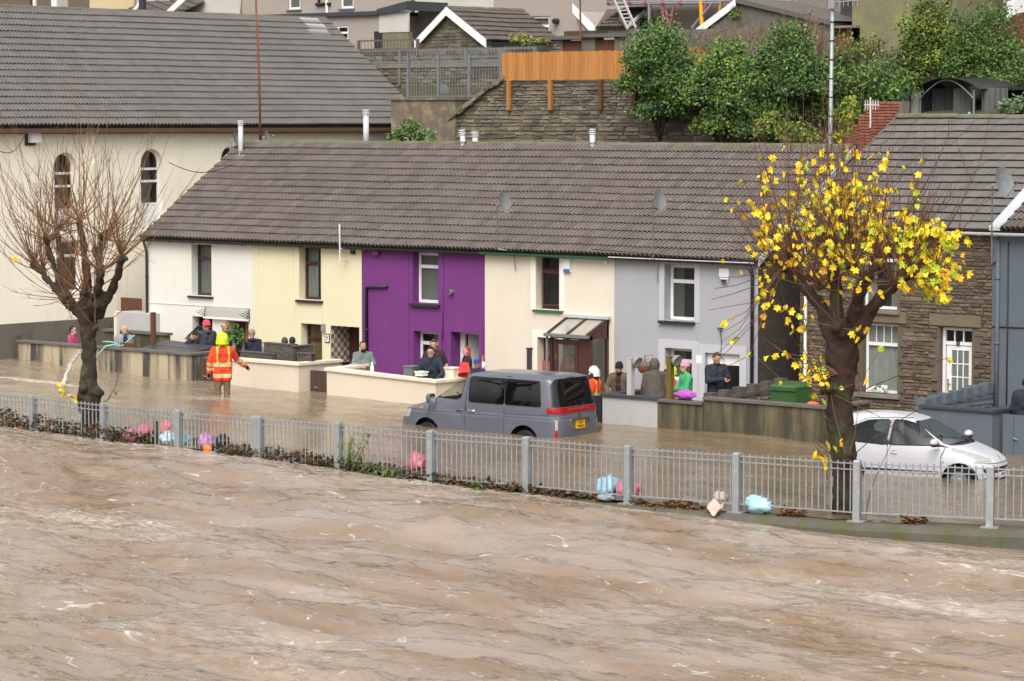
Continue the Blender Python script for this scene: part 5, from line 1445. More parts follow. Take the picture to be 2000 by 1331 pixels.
# crenellated party walls running up to the houses
def cren(label,u,v0,v1,z0,z1,m,nb,sm=None):
    o=thing('party_wall',label,'wall',(u,v0,-.4));b=MB();b.box(u-.1,v0,-.5,u+.1,v1,z0)
    b.add([(u-.1,v0,z0),(u+.1,v0,z0),(u+.1,v1,z1),(u-.1,v1,z1)],[(0,1,2,3)]);b.add([(u+.1,v0,z0-.01),(u+.1,v1,z0-.01),(u+.1,v1,z1),(u+.1,v0,z0)],[(0,1,2,3)]);b.add([(u-.1,v0,z0-.01),(u-.1,v1,z0-.01),(u-.1,v1,z1),(u-.1,v0,z0)],[(3,2,1,0)])
    wb=b.build('wall_body',m,o)
    for i in range(nb):
        t=(i+.3)/nb;v=v0+(v1-v0)*t;z=z0+(z1-z0)*t
        q=MB();q.box(u-.12,v,z-.06,u+.12,v+.24,z+.17);q.build('block',m,o)
    if sm:lay_stones(wb,-v1+.05,-v0-.05,.15,z0-.04,0,sm,hs=(.06,.1),ls=(.15,.35),X=(0,1,0),org=(u+.1,0,0),limit=120,proud=.03,seed=31) if False else lay_stones(wb,v0+.05,v1-.05,.15,z0-.04,0,sm,hs=(.06,.1),ls=(.15,.35),X=(0,1,0),org=(u+.1,0,0),limit=120,proud=.03,seed=31)
    return o
M['wall_dark']=mat('wall_dark',(.115,.10,.085),.95,(.08,.07,.06),3,.6,.5,22)
cu_=float(onv(1490,765,-1.0)[0])
cren('dark stone party wall with block coping behind the mossy garden wall',cu_,-3.3,-.02,.60,.78,M['wall_dark'],6,M['stone'])
cu2=float(onv(1880,765,-1.2)[0])
cren('slate blue party wall with block coping rising to the stone house door',cu2,-3.0,-.06,.80,1.0,M['blue_render'],7,M['blue_render'])
# gates
def gate(label,p,q_,z0,z1,m,nb=4,handle=True,name='garden_gate'):
    o=thing(name,label,'gate',(p[0],p[1],-.4));a,c=Vector((p[0],p[1],0)),Vector((q_[0],q_[1],0));t=(c-a)/nb
    for i in range(nb):
        x,y=a+t*i,a+t*(i+.96);b=MB();nn=Vector((-t.y,t.x,0)).normalized()*.02
        b.add([(*(x-nn).xy,z0),(*(y-nn).xy,z0),(*(y+nn).xy,z0),(*(x+nn).xy,z0),(*(x-nn).xy,z1),(*(y-nn).xy,z1),(*(y+nn).xy,z1),(*(x+nn).xy,z1)],[(3,2,1,0),(4,5,6,7),(0,1,5,4),(1,2,6,5),(2,3,7,6),(3,0,4,7)]);b.build('board',m,o)
    if handle:
        h=a.lerp(c,.2);b=MB();b.tube([(h.x,h.y-.04,z0+(z1-z0)*.62),(h.x+.12,h.y-.06,z0+(z1-z0)*.6)],.014,6);b.build('handle',M['galv'],o)
    return o
gate('dark brown gate between the streaked wall and the firefighter',(fu(370,715)+.15,FV+.25),(fu(424,730)-.12,FV+.25),-.5,.70,M['timber_old'])
gate('dark brown gate with a pale latch between the pink and ivory walls',(fu(580,730)+.15,FV+.35),(fu(641,730)-.08,FV+.35),-.5,.60,M['timber_old'])
gate('narrow black gate hidden behind the rear of the van',(fu(1135,790),FV+.2),(fu(1180,790)-.06,FV+.2),-.5,.55,M['black_paint'],handle=False)
gate('slate blue boarded gate with a steel latch at the right edge',(b1+.25,BV+.2),(b1+1.6,BV+.2),-.5,.80,M['blue_render'],5)
gate('tall brown boarded gate at the far left end of the street',(fu(34,690)-2.2,FV+.2),(fu(34,690)-.15,FV+.2),-.4,.95,M['timber_dark'],9,False)
# low dark wall and timber between chapel and garden
o=thing('side_wall','low mossy rendered wall crossing behind the bald man','wall',(-17.6,-1.2,-.4))
pa=onv(330,640,-.9)
b=MB();b.box(-17.9,-1.05,-.4,float(pa[0]),-.85,.98);b.build('wall_body',M['wall_mossy'],o)
b=MB();b.box(-17.95,-1.1,.982,float(pa[0])+.05,-.8,1.05);b.build('coping',M['coping'],o)
o=thing('rendered_block','grey rendered block behind the cream post at the left','wall',(-17,-.4,-.4))
p0=onv(222,608,-.4);p1=onv(292,640,-.4)
b=MB();b.box(float(p0[0]),-.4,-.4,float(p1[0]),.4,float(onv(250,611,-.4)[2]));b.build('wall_body',M['wall_light'],o)
o=thing('timber_panel','brown timber panel low on the chapel side behind the grey block','fence',(-17.3,.6,-.4))
p0=onv(225,600,.55);p1=onv(276,585,.55);k=6
for i in range(k):
    a,c=float(p0[0]),float(p1[0]);b=MB();b.box(a+(c-a)*i/k,.55,-.4,a+(c-a)*(i+.95)/k,.58,float(p1[2])+.02);b.build('board',M['timber_dark'],o)
for (px,pt,v,m_,lab) in ((228,610,-2.6,'coping_cream','cream square post in front of the bald man'),(299,612,-2.2,'timber_dark','brown timber post to the right of the bald man')):
    p=onv(px,pt,v);o=thing('post',lab,'post',(float(p[0]),v,-.4));b=MB();b.box(p[0]-.055,v-.055,-.45,p[0]+.055,v+.055,p[2]);b.prism([(p[0]-.065,p[2]+.001),(p[0]+.065,p[2]+.001),(p[0],p[2]+.03)],v-.065,v+.065,'y');b.build('shaft',M[m_],o)
bk=onv(254,703,-3.3);o=thing('planter_box','small brown wooden box on top of the left wall below the bald man','box',(float(bk[0]),-3.3,.6))
k=5;a,c=float(onv(236,703,-3.3)[0]),float(onv(264,703,-3.3)[0]);zt_=float(onv(250,670,-3.3)[2])
for i in range(k):b=MB();b.box(a+(c-a)*i/k,-3.32,.2,a+(c-a)*(i+.94)/k,-3.29,zt_);b.build('board',M['timber_dark'],o)

# ------------------------------------------------------------------ river railing
rl=thing('river_railing','long grey galvanised bar railing along the river wall','railing',(8,-15,0))
HT=1.08;pv_=None
def rbase(u):return-.02
post_me=None
for k,(px,yt,yb) in enumerate(POSTS):
    p=KL[k]
    d=KL[min(k+1,len(KL)-1)]-KL[max(k-1,0)];an_=atan2(d[1],d[0])
    q=MB();w2,d2=.062,.075
    q.box(-w2,-d2,-.02,w2,d2,HT-.03);q.add([(-w2,-d2,HT-.03),(w2,-d2,HT-.03),(w2,d2,HT-.03),(-w2,d2,HT-.03),(-w2*.75,-d2*.75,HT),(w2*.75,-d2*.75,HT),(w2*.75,d2*.75,HT),(-w2*.75,d2*.75,HT)],[(0,1,5,4),(1,2,6,5),(2,3,7,6),(3,0,4,7),(4,5,6,7)])
    q.box(-.15,-.13,-.02,.15,.13,.02)
    o=q.build('post',M['galv'],rl,local=True);o.location=Vector((p[0],p[1],0))-rl.location;o.rotation_euler=(0,0,an_)
    if px==508:
        o2=o.copy();COL.objects.link(o2);o2.location=o.location+Vector((-.135,.0,0)); 
bar_me=None
qb=MB();qb.tube([(0,0,.13),(0,0,HT-.02)],.0135,6);bar0=qb.build('bar',M['galv'],rl,local=True);bar_me=bar0.data
first=True
for k in range(len(KL)-1):
    a,c=Vector(KL[k]),Vector(KL[k+1]);a.z=c.z=0;t=(c-a).normalized()
    if POSTS[k+1][0]==508:c=c-t*.13
    a2,c2=a+t*.07,c-t*.07
    for z,th_ in ((.155,.042),(HT-.17,.036),(HT-.065,.036)):
        q=MB();q.bar(a2+Vector((0,0,z)),c2+Vector((0,0,z)),.05,.016 if z>.2 else .02);q.build('rail',M['galv'],rl)
    n=18;L_=(c2-a2).length
    for i in range(n):
        p=a2.lerp(c2,(i+.5)/n)
        if first:o=bar0;first=False
        else:o=bar0.copy();COL.objects.link(o)
        o.location=Vector((p.x,p.y,0))-rl.location
# ------------------------------------------------------------------ vehicles
M['van_paint']=mat('van_paint',(.130,.138,.172),.30,(.118,.125,.156),1.2,.5,metal=.15,coat=.35,dirt=(.17,.165,.20),ds=1.3,dth=(.5,.8))
M['car_paint']=mat('car_paint',(.60,.60,.63),.35,(.56,.56,.59),1.5,.5,metal=.05,coat=.5,dirt=(.52,.50,.48),ds=2.2,dth=(.62,.85))
M['black_glass']=glass('black_glass',(.004,.004,.005),.02,.03)
M['green_glass']=glass('green_glass',(.035,.05,.045),.80,.03)
M['rubber']=mat('rubber',(.014,.014,.015),.7)
M['gap']=mat('gap',(.012,.012,.013),.8)
M['chrome']=mat('chrome',(.62,.62,.62),.12,metal=1.0)
M['red_lens']=mat('red_lens',(.40,.006,.008),.2,(.30,.004,.006),9,.5,coat=.15)
M['amber_lens']=mat('amber_lens',(.60,.13,.03),.15,coat=.6)
M['clear_lens']=mat('clear_lens',(.50,.49,.46),.08,(.30,.30,.30),7,.8,spec=.8,coat=1,local=True)
M['seat']=mat('seat',(.05,.055,.06),.9)
M['alloy']=mat('alloy',(.42,.43,.45),.35,metal=.7)
M['plate_yellow']=mat('plate_yellow',(.80,.42,.01),.45)
M['plate_white']=mat('plate_white',(.75,.75,.72),.45)
M['plate_ink']=mat('plate_ink',(.02,.02,.02),.5)

class Shell:
    def __init__(s,Z,XF,XR,W,nf,nr,seam):
        s.Z,s.XF,s.XR,s.W,s.nf,s.nr,s.seam=[np.array(a,float) if isinstance(a,(list,tuple)) else a for a in (Z,XF,XR,W,nf,nr,seam)]
        zr=s.Z[0]+(s.Z[-1]-s.Z[0])*.35
        s.A=np.linspace(seam,seam+2*pi,1441)
        P=np.array([s.pt_a(a,zr) for a in s.A]);d=np.hypot(*np.diff(P[:,:2],axis=0).T);s.S=np.concatenate([[0],np.cumsum(d)])
    def lv(s,z):
        f,r,w=(float(np.interp(z,s.Z,q)) for q in (s.XF,s.XR,s.W));return f,r,w
    def pt_a(s,a,z):
        f,r,w=s.lv(z);c,h=(f+r)/2,(f-r)/2;ca,sa=cos(a),sin(a);n=s.nf if ca>0 else s.nr
        x=c+h*math.copysign(abs(ca)**(2/n),ca);n2=n
        return np.array((x,w*math.copysign(abs(sa)**(2/n2),sa),z))
    def pt(s,sv,z):return s.pt_a(float(np.interp(sv,s.S,s.A)),z)
    def nrm(s,sv,z):
        e=.012;a,b=s.pt(sv+e,z)-s.pt(sv-e,z),s.pt(sv,min(z+e,s.Z[-1]))-s.pt(sv,z-e)
        n=np.cross(a,b);l=np.linalg.norm(n);return n/l if l>1e-9 else np.array((0,0,1.))
    def s_of(s,kind,q,z,side=1):
        f,r,w=s.lv(z);c,h=(f+r)/2,(f-r)/2
        if kind=='x':
            t=max(-1,min(1,(q-c)/h));n=s.nf if t>0 else s.nr;a=math.acos(math.copysign(abs(t)**(n/2),t))*side
        else:
            t=max(-1,min(1,q/w));n=s.nf if kind=='f' else s.nr;a=math.asin(math.copysign(abs(t)**(n/2),t))
            if kind=='r':a=pi-a
        while a<s.seam:a+=2*pi
        while a>s.seam+2*pi:a -= 2*pi
        return float(np.interp(a,s.A,s.S))
    def poly(s,pts,side=1,rad_=.05,step=.05,kind='x'):
        """rounded polygon given as (q, z) or (kind, q, z) -> (s, z) points"""
        P=[(p if len(p)==3 else (kind,*p)) for p in pts]
        n=len(P);out=[]
        same=all(p[0]==P[0][0] for p in P)
        if same and rad_>0:
            Q=[Vector((p[1],p[2])) for p in P];R_=[]
            for i in range(n):
                a,b,c=Q[i-1],Q[i],Q[(i+1) % n];r1=min(rad_,(a-b).length*.45,(c-b).length*.45)
                p0=b+(a-b).normalized()*r1;p1=b+(c-b).normalized()*r1
                for k in range(5):
                    t=k/4;R_.append(p0*(1-t)**2+b*2*t*(1-t)+p1*t*t)
            P=[(P[0][0],q.x,q.y) for q in R_];n=len(P)
        for i in range(n):
            a,b=P[i],P[(i+1) % n]
            if a[0]==b[0]:
                k=max(1,int(math.hypot(a[1]-b[1],a[2]-b[2])/step))
                for j in range(k):
                    t=j/k;q,z=a[1]+(b[1]-a[1])*t,a[2]+(b[2]-a[2])*t;out.append((s.s_of(a[0],q,z,side),z))
            else:
                sa_,sb_=s.s_of(a[0],a[1],a[2],side),s.s_of(b[0],b[1],b[2],side)
                k=max(1,int(math.hypot(sa_-sb_,a[2]-b[2])/step))
                for j in range(k):t=j/k;out.append((sa_+(sb_-sa_)*t,a[2]+(b[2]-a[2])*t))
        cl=[out[0]]
        for p in out[1:]:
            if math.hypot(p[0]-cl[-1][0],p[1]-cl[-1][1])>.004:cl.append(p)
        if math.hypot(cl[0][0]-cl[-1][0],cl[0][1]-cl[-1][1])<.004:cl.pop()
        return cl
    def make(s,root,paint,cuts,name='body',bottom=.16):
        """body sheet with the cut-outs; cuts = [(name, material or None, poly, offset)]"""
        zs=list(np.arange(bottom,s.Z[-1],.055))+[s.Z[-1]]
        S1=s.S[-1];k=int(S1/.07);ss=[S1*i/k for i in range(k+1)]
        def clip(poly,lim,sign):
            o2=[]
            for i in range(len(poly)):
                a,b=poly[i-1],poly[i];ia,ib=(a[0]-lim)*sign>=0,(b[0]-lim)*sign>=0
                if ia != ib:t=(lim-a[0])/(b[0]-a[0]);o2.append((lim,a[1]+(b[1]-a[1])*t))
                if ib:o2.append(b)
            return o2
        c2=[]
        for nm,m_,poly,off in cuts:                     # a cut-out that crosses the seam is split in two
            xs=[p[0] for p in poly]
            if max(xs)-min(xs)>S1*.5:
                sh2=[(p[0]+(S1 if p[0]<S1*.5 else 0),p[1]) for p in poly]
                A_,B_=clip(sh2,S1-.004,-1),[(p[0]-S1,p[1]) for p in clip(sh2,S1+.004,1)]
                c2+=[(nm,m_,q,off) for q in (A_,B_) if len(q)>2]
            else:c2.append((nm,m_,poly,off))
        cuts=c2
        outer=[(q,bottom) for q in ss]+[(S1,z) for z in zs[1:]]+[(q,s.Z[-1]) for q in ss[::-1][1:]]+[(0,z) for z in zs[::-1][1:-1]]
        ext=[(ss[i],z) for i in range(1,k) for z in zs[1:-1]]
        V,T=plate(outer,[c[2] for c in cuts],ext)
        P=[s.pt(p.x,p.y) for p in V]
        tri=[t for t,r in T if r<0];used=sorted({i for t in tri for i in t});mp={u:i for i,u in enumerate(used)}
        VV=[tuple(P[i]) for i in used];F=[tuple(mp[i] for i in t) for t in tri]
        top=[mp[i] for i in used if abs(V[i].y-s.Z[-1])<1e-6];top.sort(key=lambda i:V[used[i]].x)
        f,r,w=s.lv(s.Z[-1]);VV.append(((f+r)/2,0,s.Z[-1]+.004));c=len(VV)-1
        for i in range(len(top)-1):F.append((top[i],top[i+1],c))
        bo=mk(name,VV,F,paint,root,smooth=True,local=True);out=[bo]
        for k2,(nm,m_,poly,off) in enumerate(cuts):
            if m_ is None:continue
            tr=[t for t,r_ in T if r_==k2]
            if not tr:continue
            us=sorted({i for t in tr for i in t});m2={u:i for i,u in enumerate(us)}
            VV=[tuple(P[i]+s.nrm(V[i].x,V[i].y)*off) for i in us]
            out.append(mk(nm,VV,[tuple(m2[i] for i in t) for t in tr],m_,root,smooth=True,local=True))
        return out
    def ribbon(s,root,name,m_,pts,wd=.009,off=.002,side=1,closed=False,kind='x',conv=True):
        P=[]
        for i in range(len(pts)-(0 if closed else 1)):
            a,b=pts[i],pts[(i+1) % len(pts)]
            if conv:
                a3=a if len(a)==3 else (kind,*a);b3=b if len(b)==3 else (kind,*b)
                k=max(1,int(math.hypot(a3[1]-b3[1],a3[2]-b3[2])/.06))
                for j in range(k+(1 if i==len(pts)-2 and not closed else 0)):
                    t=j/k
                    if a3[0]==b3[0]:P.append((s.s_of(a3[0],a3[1]+(b3[1]-a3[1])*t,a3[2]+(b3[2]-a3[2])*t,side),a3[2]+(b3[2]-a3[2])*t))
                    else:sa_,sb_=s.s_of(*a3,side),s.s_of(*b3,side);P.append((sa_+(sb_-sa_)*t,a3[2]+(b3[2]-a3[2])*t))
            else:P.append(a)
        V=[];n=len(P)
        for i in range(n):
            p=P[i];q0,q1=P[(i-1) % n if closed else max(i-1,0)],P[(i+1) % n if closed else min(i+1,n-1)]
            t=Vector((q1[0]-q0[0],q1[1]-q0[1]));t=t.normalized() if t.length>1e-9 else Vector((1,0));nn=Vector((-t.y,t.x))*wd/2
            for sg in (-1,1):
                x,z=p[0]+nn.x*sg,min(p[1]+nn.y*sg,s.Z[-1]);V.append(tuple(s.pt(x,z)+s.nrm(x,z)*off))
        F=[(2*i,2*i+2,2*i+3,2*i+1) for i in range(n-1) if abs(P[i][0]-P[i+1][0])<1]+([(2*n-2,0,1,2*n-1)] if closed and abs(P[0][0]-P[-1][0])<1 else [])
        return mk(name,V,F,m_,root,local=True)
def arch_cut(sh_,x,r,zc,side,bottom=.16):
    pts=[]
    a0=math.asin((bottom-zc)/r)
    for i in range(15):
        a=a0+(pi-2*a0)*i/14
        pts.append((x+r*cos(a),max(zc+r*sin(a),bottom+.0006)))
    return sh_.poly(pts,side,0)
def wheel(root,x,y,r,wdt,side):
    q=MB();w2=wdt/2
    q.lathe([(r*.62,-w2),(r*.93,-w2),(r,-w2*.7),(r,w2*.7),(r*.93,w2),(r*.62,w2)],(x,y,r),28,axis='y',caps=False)
    wh=q.build('wheel',M['rubber'],root,smooth=False,local=True)
    q=MB();s_=side
    q.lathe([(r*.64,s_*w2*.9),(r*.60,s_*w2*.55),(.0001,s_*w2*.5)],(x,y,r),28,axis='y',caps=False)
    for k in range(7):
        a=2*pi*k/7;q.bar((x+.04*cos(a),y+s_*w2*.72,r+.04*sin(a)),(x+r*.6*cos(a),y+s_*w2*.8,r+r*.6*sin(a)),.05,.02,up=(0,1,0))
    q.lathe([(.055,s_*w2*.85),(.03,s_*w2*.95),(.0001,s_*w2*.95)],(x,y,r),12,axis='y',caps=False)
    q.build('rim',M['alloy'],wh,local=True)
    q=MB();q.lathe([(r*1.18,-w2*1.4),(r*1.18,w2*.8)],(x,y,r),20,axis='y',caps=False);q.lathe([(r*1.18,-s_*w2*1.2),(.001,-s_*w2*1.2)],(x,y,r),20,axis='y',caps=False)
    q.build('wheel_well',M['gap'],wh,local=True)
def seat(root,x,y,z=.55,m_=None):
    q=MB();q.box(x-.22,y-.22,z-.1,x+.26,y+.22,z+.05);q.add([(x-.30,y-.22,z),(x-.20,y-.22,z),(x-.20,y+.22,z),(x-.30,y+.22,z),(x-.46,y-.19,z+.55),(x-.37,y-.19,z+.55),(x-.37,y+.19,z+.55),(x-.46,y+.19,z+.55)],[(0,1,5,4),(1,2,6,5),(2,3,7,6),(3,0,4,7),(4,5,6,7)])
    q.box(x-.46,y-.12,z+.57,x-.38,y+.12,z+.76);q.build('seat',m_ or M['seat'],root,local=True)

# --- lilac grey people carrier
van=thing('minivan','lilac grey minivan with blacked-out rear windows stranded in the flooded street','minivan',(1.59,-6.20,-.57),pi+rad(3.0))
van.scale=(.97,.97,.97)
vs_=Shell([.10,.15,.4,.6,.8,.915,.95,.965,1.0,1.1,1.19,1.35,1.5,1.65,1.8,1.87,1.905,1.925,1.932],
            [2.42,2.46,2.53,2.53,2.48,2.42,2.38,2.35,2.22,1.86,1.54,1.28,1.04,.80,.55,.42,.28,.08,-.1],
            [-2.33,-2.36,-2.40,-2.41,-2.41,-2.40,-2.40,-2.385,-2.38,-2.37,-2.35,-2.31,-2.27,-2.23,-2.19,-2.16,-2.08,-1.95,-1.85],
            [.84,.86,.893,.90,.902,.905,.903,.882,.880,.878,.872,.858,.840,.818,.790,.762,.70,.58,.45],4.6,9.0,-pi/2)
cuts=[]
wp={}
for sd_ in (1,-1):
    fw_=vs_.poly([(1.30,1.275),(.52,1.265),(.42,1.32),(.34,1.80),(.58,1.80),(.98,1.52)],sd_,.06);wp['f',sd_]=fw_
    sw=vs_.poly([(.18,1.225),(.22,1.82),(-.865,1.82),(-.865,1.225)],sd_,.07);rw_=vs_.poly([(-.885,1.225),(-.885,1.82),(-1.86,1.81),(-1.94,1.225)],sd_,.07)
    cuts+=[('window',M['green_glass'],fw_,-.008),('window',M['black_glass'],sw,-.004),('window',M['black_glass'],rw_,-.004)]
    wp['s',sd_],wp['r',sd_]=sw,rw_
    for ax in (1.47,-1.46):cuts.append(('arch',None,arch_cut(vs_,ax,.43,.36,sd_),0))
    cuts.append(('corner_glass',M['black_glass'],vs_.poly([(1.38,1.235),(1.10,1.475),(1.30,1.32),(1.50,1.215)][::-1],sd_,.01),.001))
wsd=vs_.poly([(-.73,1.23),(.73,1.23),(.60,1.80),(-.60,1.80)],1,.08,kind='f');cuts.append(('windscreen',M['green_glass'],wsd,-.004))
bw=vs_.poly([(-.805,1.225),(.805,1.225),(.745,1.74),(.62,1.865),(-.62,1.865),(-.745,1.74)],1,.05,kind='r');cuts.append(('rear_window',M['black_glass'],bw,.0))
rs_=vs_.poly([('r',-.845,1.085),('r',.845,1.085),('r',.84,1.215),('r',-.84,1.215)],1,.012,kind='r');cuts.append(('light_strip',M['red_lens'],rs_,.012))
for sg,sd_ in ((1,1),(-1,-1)):
    tl=vs_.poly([('r',sg*.80,.30),('r',sg*.80,.80),('x',-2.33,.80),('x',-2.33,.30)],sd_,0)
    cuts.append(('tail_light',M['red_lens'],vs_.poly([('r',sg*.80,.40),('r',sg*.80,.70),('x',-2.345,.70),('x',-2.345,.40)],sd_,0),.008))
    cuts.append(('reversing_light',M['clear_lens'],vs_.poly([('r',sg*.80,.705),('r',sg*.80,.93),('x',-2.345,.93),('x',-2.345,.705)],sd_,0),.008))
    cuts.append(('headlight',M['clear_lens'],vs_.poly([('x',2.05,.76),('f',sg*.50,.74),('f',sg*.55,.90),('x',1.98,.95)],sd_,0),.004))
    cuts.append(('indicator',M['amber_lens'],vs_.poly([(1.72,.985),(1.60,.985),(1.60,1.03),(1.72,1.03)],sd_,.012),.006))
parts_=vs_.make(van,M['van_paint'],cuts)
for o in parts_[1:]:
    if o.name.startswith('light_strip'):strip=o
for sd_ in (1,-1):
    for key in ('f','s','r'):vs_.ribbon(van,'window_seal',M['rubber'],wp[key,sd_],.016,.003,sd_,True,conv=False)
    vs_.ribbon(van,'panel_gap',M['gap'],[(1.40,.22),(1.40,.95),(1.38,1.22)],.010,.003,sd_)
    vs_.ribbon(van,'panel_gap',M['gap'],[(.30,.22),(.28,1.1),(.26,1.86)],.010,.003,sd_)
    vs_.ribbon(van,'panel_gap',M['gap'],[(-.87,.22),(-.87,1.16)],.010,.003,sd_);vs_.ribbon(van,'panel_gap',M['gap'],[(-.87,1.81),(-.87,1.88)],.010,.003,sd_)
    vs_.ribbon(van,'panel_gap',M['gap'],[(-.90,1.02),(-2.25,1.04)],.007,.003,sd_)
    vs_.ribbon(van,'panel_gap',M['gap'],[('x',-2.15,1.88),('x',-2.24,1.15),('x',-2.30,.96),('x',-2.33,.25)],.010,.003,sd_)
    vs_.ribbon(van,'crease_line',M['gap'],[(2.0,.957),(-2.3,.957)],.006,.0025,sd_)
    for hx_ in (.46,.10):
        p=Vector(vs_.pt(vs_.s_of('x',hx_,1.03,sd_),1.03));q=MB()
        q.box(hx_-.11,p.y-.006,.995,hx_+.11,p.y+.004*sd_+.002,1.065);q.tube([(hx_-.10,p.y+sd_*.012,1.03),(hx_-.08,p.y+sd_*.035,1.03),(hx_+.08,p.y+sd_*.035,1.03),(hx_+.10,p.y+sd_*.012,1.03)],.016,6)
        q.build('door_handle',M['van_paint'] if hx_>.2 else M['chrome'],van,local=True)
    q=MB();my=.90*sd_
    ring=[]
    for (x,k) in ((1.14,.94),(1.17,1.0),(1.24,.92),(1.29,.55)):
        for j in range(12):
            a=2*pi*j/12;ca,sa=cos(a),sin(a)
            ring.append((x,my+.15*sd_+.115*k*math.copysign(abs(ca)**.5,ca),1.27+.115*k*math.copysign(abs(sa)**.5,sa)))
    q.add(ring,[(i*12+j,i*12+(j+1)%12,(i+1)*12+(j+1)%12,(i+1)*12+j) for i in range(3) for j in range(12)]+[tuple(range(36,48))])
    q.box(1.17,min(my*.96,my+.06*sd_),1.17,1.25,max(my*.96,my+.06*sd_),1.24);mo=q.build('wing_mirror',M['van_paint'],van,smooth=True,local=True)
    q=MB();q.box(1.139,my+.15*sd_-.10,1.17,1.145,my+.15*sd_+.10,1.37);q.build('mirror_glass',M['chrome'],mo,local=True)
    for ax in (1.47,-1.46):wheel(van,ax,sd_*.775,.335,.21,sd_)
# rear details
def rp(y,z,off=.012):sv=vs_.s_of('r',y,z);return Vector(vs_.pt(sv,z))+Vector(vs_.nrm(sv,z))*off
txt('lettering','ELGRAND',.10,M['chrome'],van,rp(0,1.15,.024),(pi/2,0,-pi/2),.003,.002,sx=1.1,space=1.9)
q=MB();c_=rp(0,1.015,.012);V=[]
for i in range(24):
    a=2*pi*i/24
    for r_ in (.038,.052):V.append((c_.x-.004,c_.y+r_*cos(a),c_.z+r_*sin(a)))
q.add(V,[(2*i,2*i+1,(2*i+3) % 48,(2*i+2) % 48) for i in range(24)]);q.box(c_.x-.008,c_.y-.055,c_.z-.009,c_.x-.002,c_.y+.055,c_.z+.009);q.build('badge',M['chrome'],van,local=True)
q=MB();c_=rp(0,.72,.004);q.prism([(-.36+.07,.69),(.36-.07,.69),(.36,.75),(.36,.90),(.33,.935),(-.33,.935),(-.36,.90),(-.36,.75)],c_.x-.010,c_.x+.03,'x');q.box(c_.x-.05,-.34,.93,c_.x,.34,.955);q.build('plate_surround',M['chrome'],van,local=True)
q=MB();q.box(c_.x-.022,-.165,.71,c_.x-.0105,.165,.90);pl=q.build('number_plate',M['plate_yellow'],van,local=True)
txt('lettering','CJ53',.085,M['plate_ink'],pl,Vector((c_.x-.024,0,.853)),(pi/2,0,-pi/2),.001,.002,sx=1.15)
txt('lettering','WGU',.085,M['plate_ink'],pl,Vector((c_.x-.024,0,.760)),(pi/2,0,-pi/2),.001,.002,sx=1.15)
q=MB();p=rp(-.66,.93,.008)
for dy in (-.05,0,.05):q.box(p.x-.006,p.y+dy-.017,p.z-.02,p.x,p.y+dy+.017,p.z+.02)
tag(q.build('trim_badge',M['chrome'],van,local=True),kind='stuff')
vs_.ribbon(van,'panel_gap',M['gap'],[('r',-.84,.975),('r',.84,.975)],.008,.003)
vs_.ribbon(van,'panel_gap',M['gap'],[('r',-.78,.42),('r',.78,.42)],.010,.003)
q=MB();q.box(-2.1,-.80,.35,1.9,.80,.40);q.box(1.25,-.78,.9,1.5,.78,1.14);q.box(-.95,-.7,.4,-.9,.7,1.6);q.build('cabin',M['seat'],van,local=True)
for y in (.38,-.38):seat(van,.55,y,.78)
q=MB();T=Matrix.Translation((1.10,-.36,1.20)) @ Matrix.Rotation(-1.1,4,'Y');V=[T @ Vector((.19*cos(2*pi*i/20),.19*sin(2*pi*i/20),0)) for i in range(21)];q.tube(V,.016,6,caps=False);q.build('steering_wheel',M['rubber'],van,local=True)
q=MB();q.tube([(1.25,-.2,1.24),(1.05,.25,1.36)],.012,5);q.build('wiper',M['rubber'],van,local=True)

# --- white hatchback
car=thing('hatchback','small white hatchback standing in the flood beside the yellow leaved tree','car',(13.58,-7.10,-.33),rad(12))
car.scale=(1.03,1.03,1.03)
hs_=Shell([.10,.15,.25,.4,.55,.65,.75,.85,.93,1.0,1.1,1.2,1.35,1.42,1.452,1.468],
            [1.56,1.60,1.68,1.715,1.71,1.665,1.52,1.27,1.03,.86,.66,.46,.14,-.06,-.25,-.45],
            [-1.60,-1.62,-1.68,-1.715,-1.715,-1.71,-1.70,-1.69,-1.675,-1.655,-1.61,-1.56,-1.45,-1.32,-1.12,-.78],
            [.73,.745,.785,.812,.822,.822,.815,.80,.782,.755,.715,.675,.60,.53,.43,.18],3.3,4.2,-3*pi/2)
cuts=[];hw={}
for sd_ in (1,-1):
    f1=hs_.poly([(.60,.925),(.66,.955),(.18,1.285),(-.06,1.355),(-.27,1.365),(-.30,.90)],sd_,.04)
    r1=hs_.poly([(-.40,.895),(-.37,1.365),(-.80,1.335),(-1.10,1.22),(-1.28,1.06),(-1.22,.98),(-1.0,.925)],sd_,.05)
    cuts+=[('window',M['green_glass'],f1,-.005),('window',M['green_glass'],r1,-.005)];hw['f',sd_],hw['r',sd_]=f1,r1
    cuts.append(('mirror_base',M['black_paint'],hs_.poly([(.635,.905),(.69,.94),(.86,.885)],sd_,.01),.004))
    for ax in (1.10,-1.13):cuts.append(('arch',None,arch_cut(hs_,ax,.335,.285,sd_),0))
    cuts.append(('headlight',M['clear_lens'],hs_.poly([('x',.90,.885),('x',.96,.795),('x',1.14,.71),('x',1.36,.655),('f',sd_*.42,.640),('f',sd_*.36,.675),('f',sd_*.43,.715),('f',sd_*.52,.775),('x',1.05,.855)],sd_,0),.006))
    cuts.append(('indicator',M['clear_lens'],hs_.poly([(.80,.60),(.74,.60),(.74,.64),(.80,.64)],sd_,.015),.006))
    cuts.append(('rubbing_strip',M['black_paint'],hs_.poly([(.70,.395),(-.78,.395),(-.78,.44),(.70,.44)],sd_,.01),.010))
    cuts.append(('tail_light',M['red_lens'],hs_.poly([('x',-1.58,.80),('x',-1.60,1.15),('r',sd_*.48,1.15),('r',sd_*.55,.80)],sd_,0),.004))
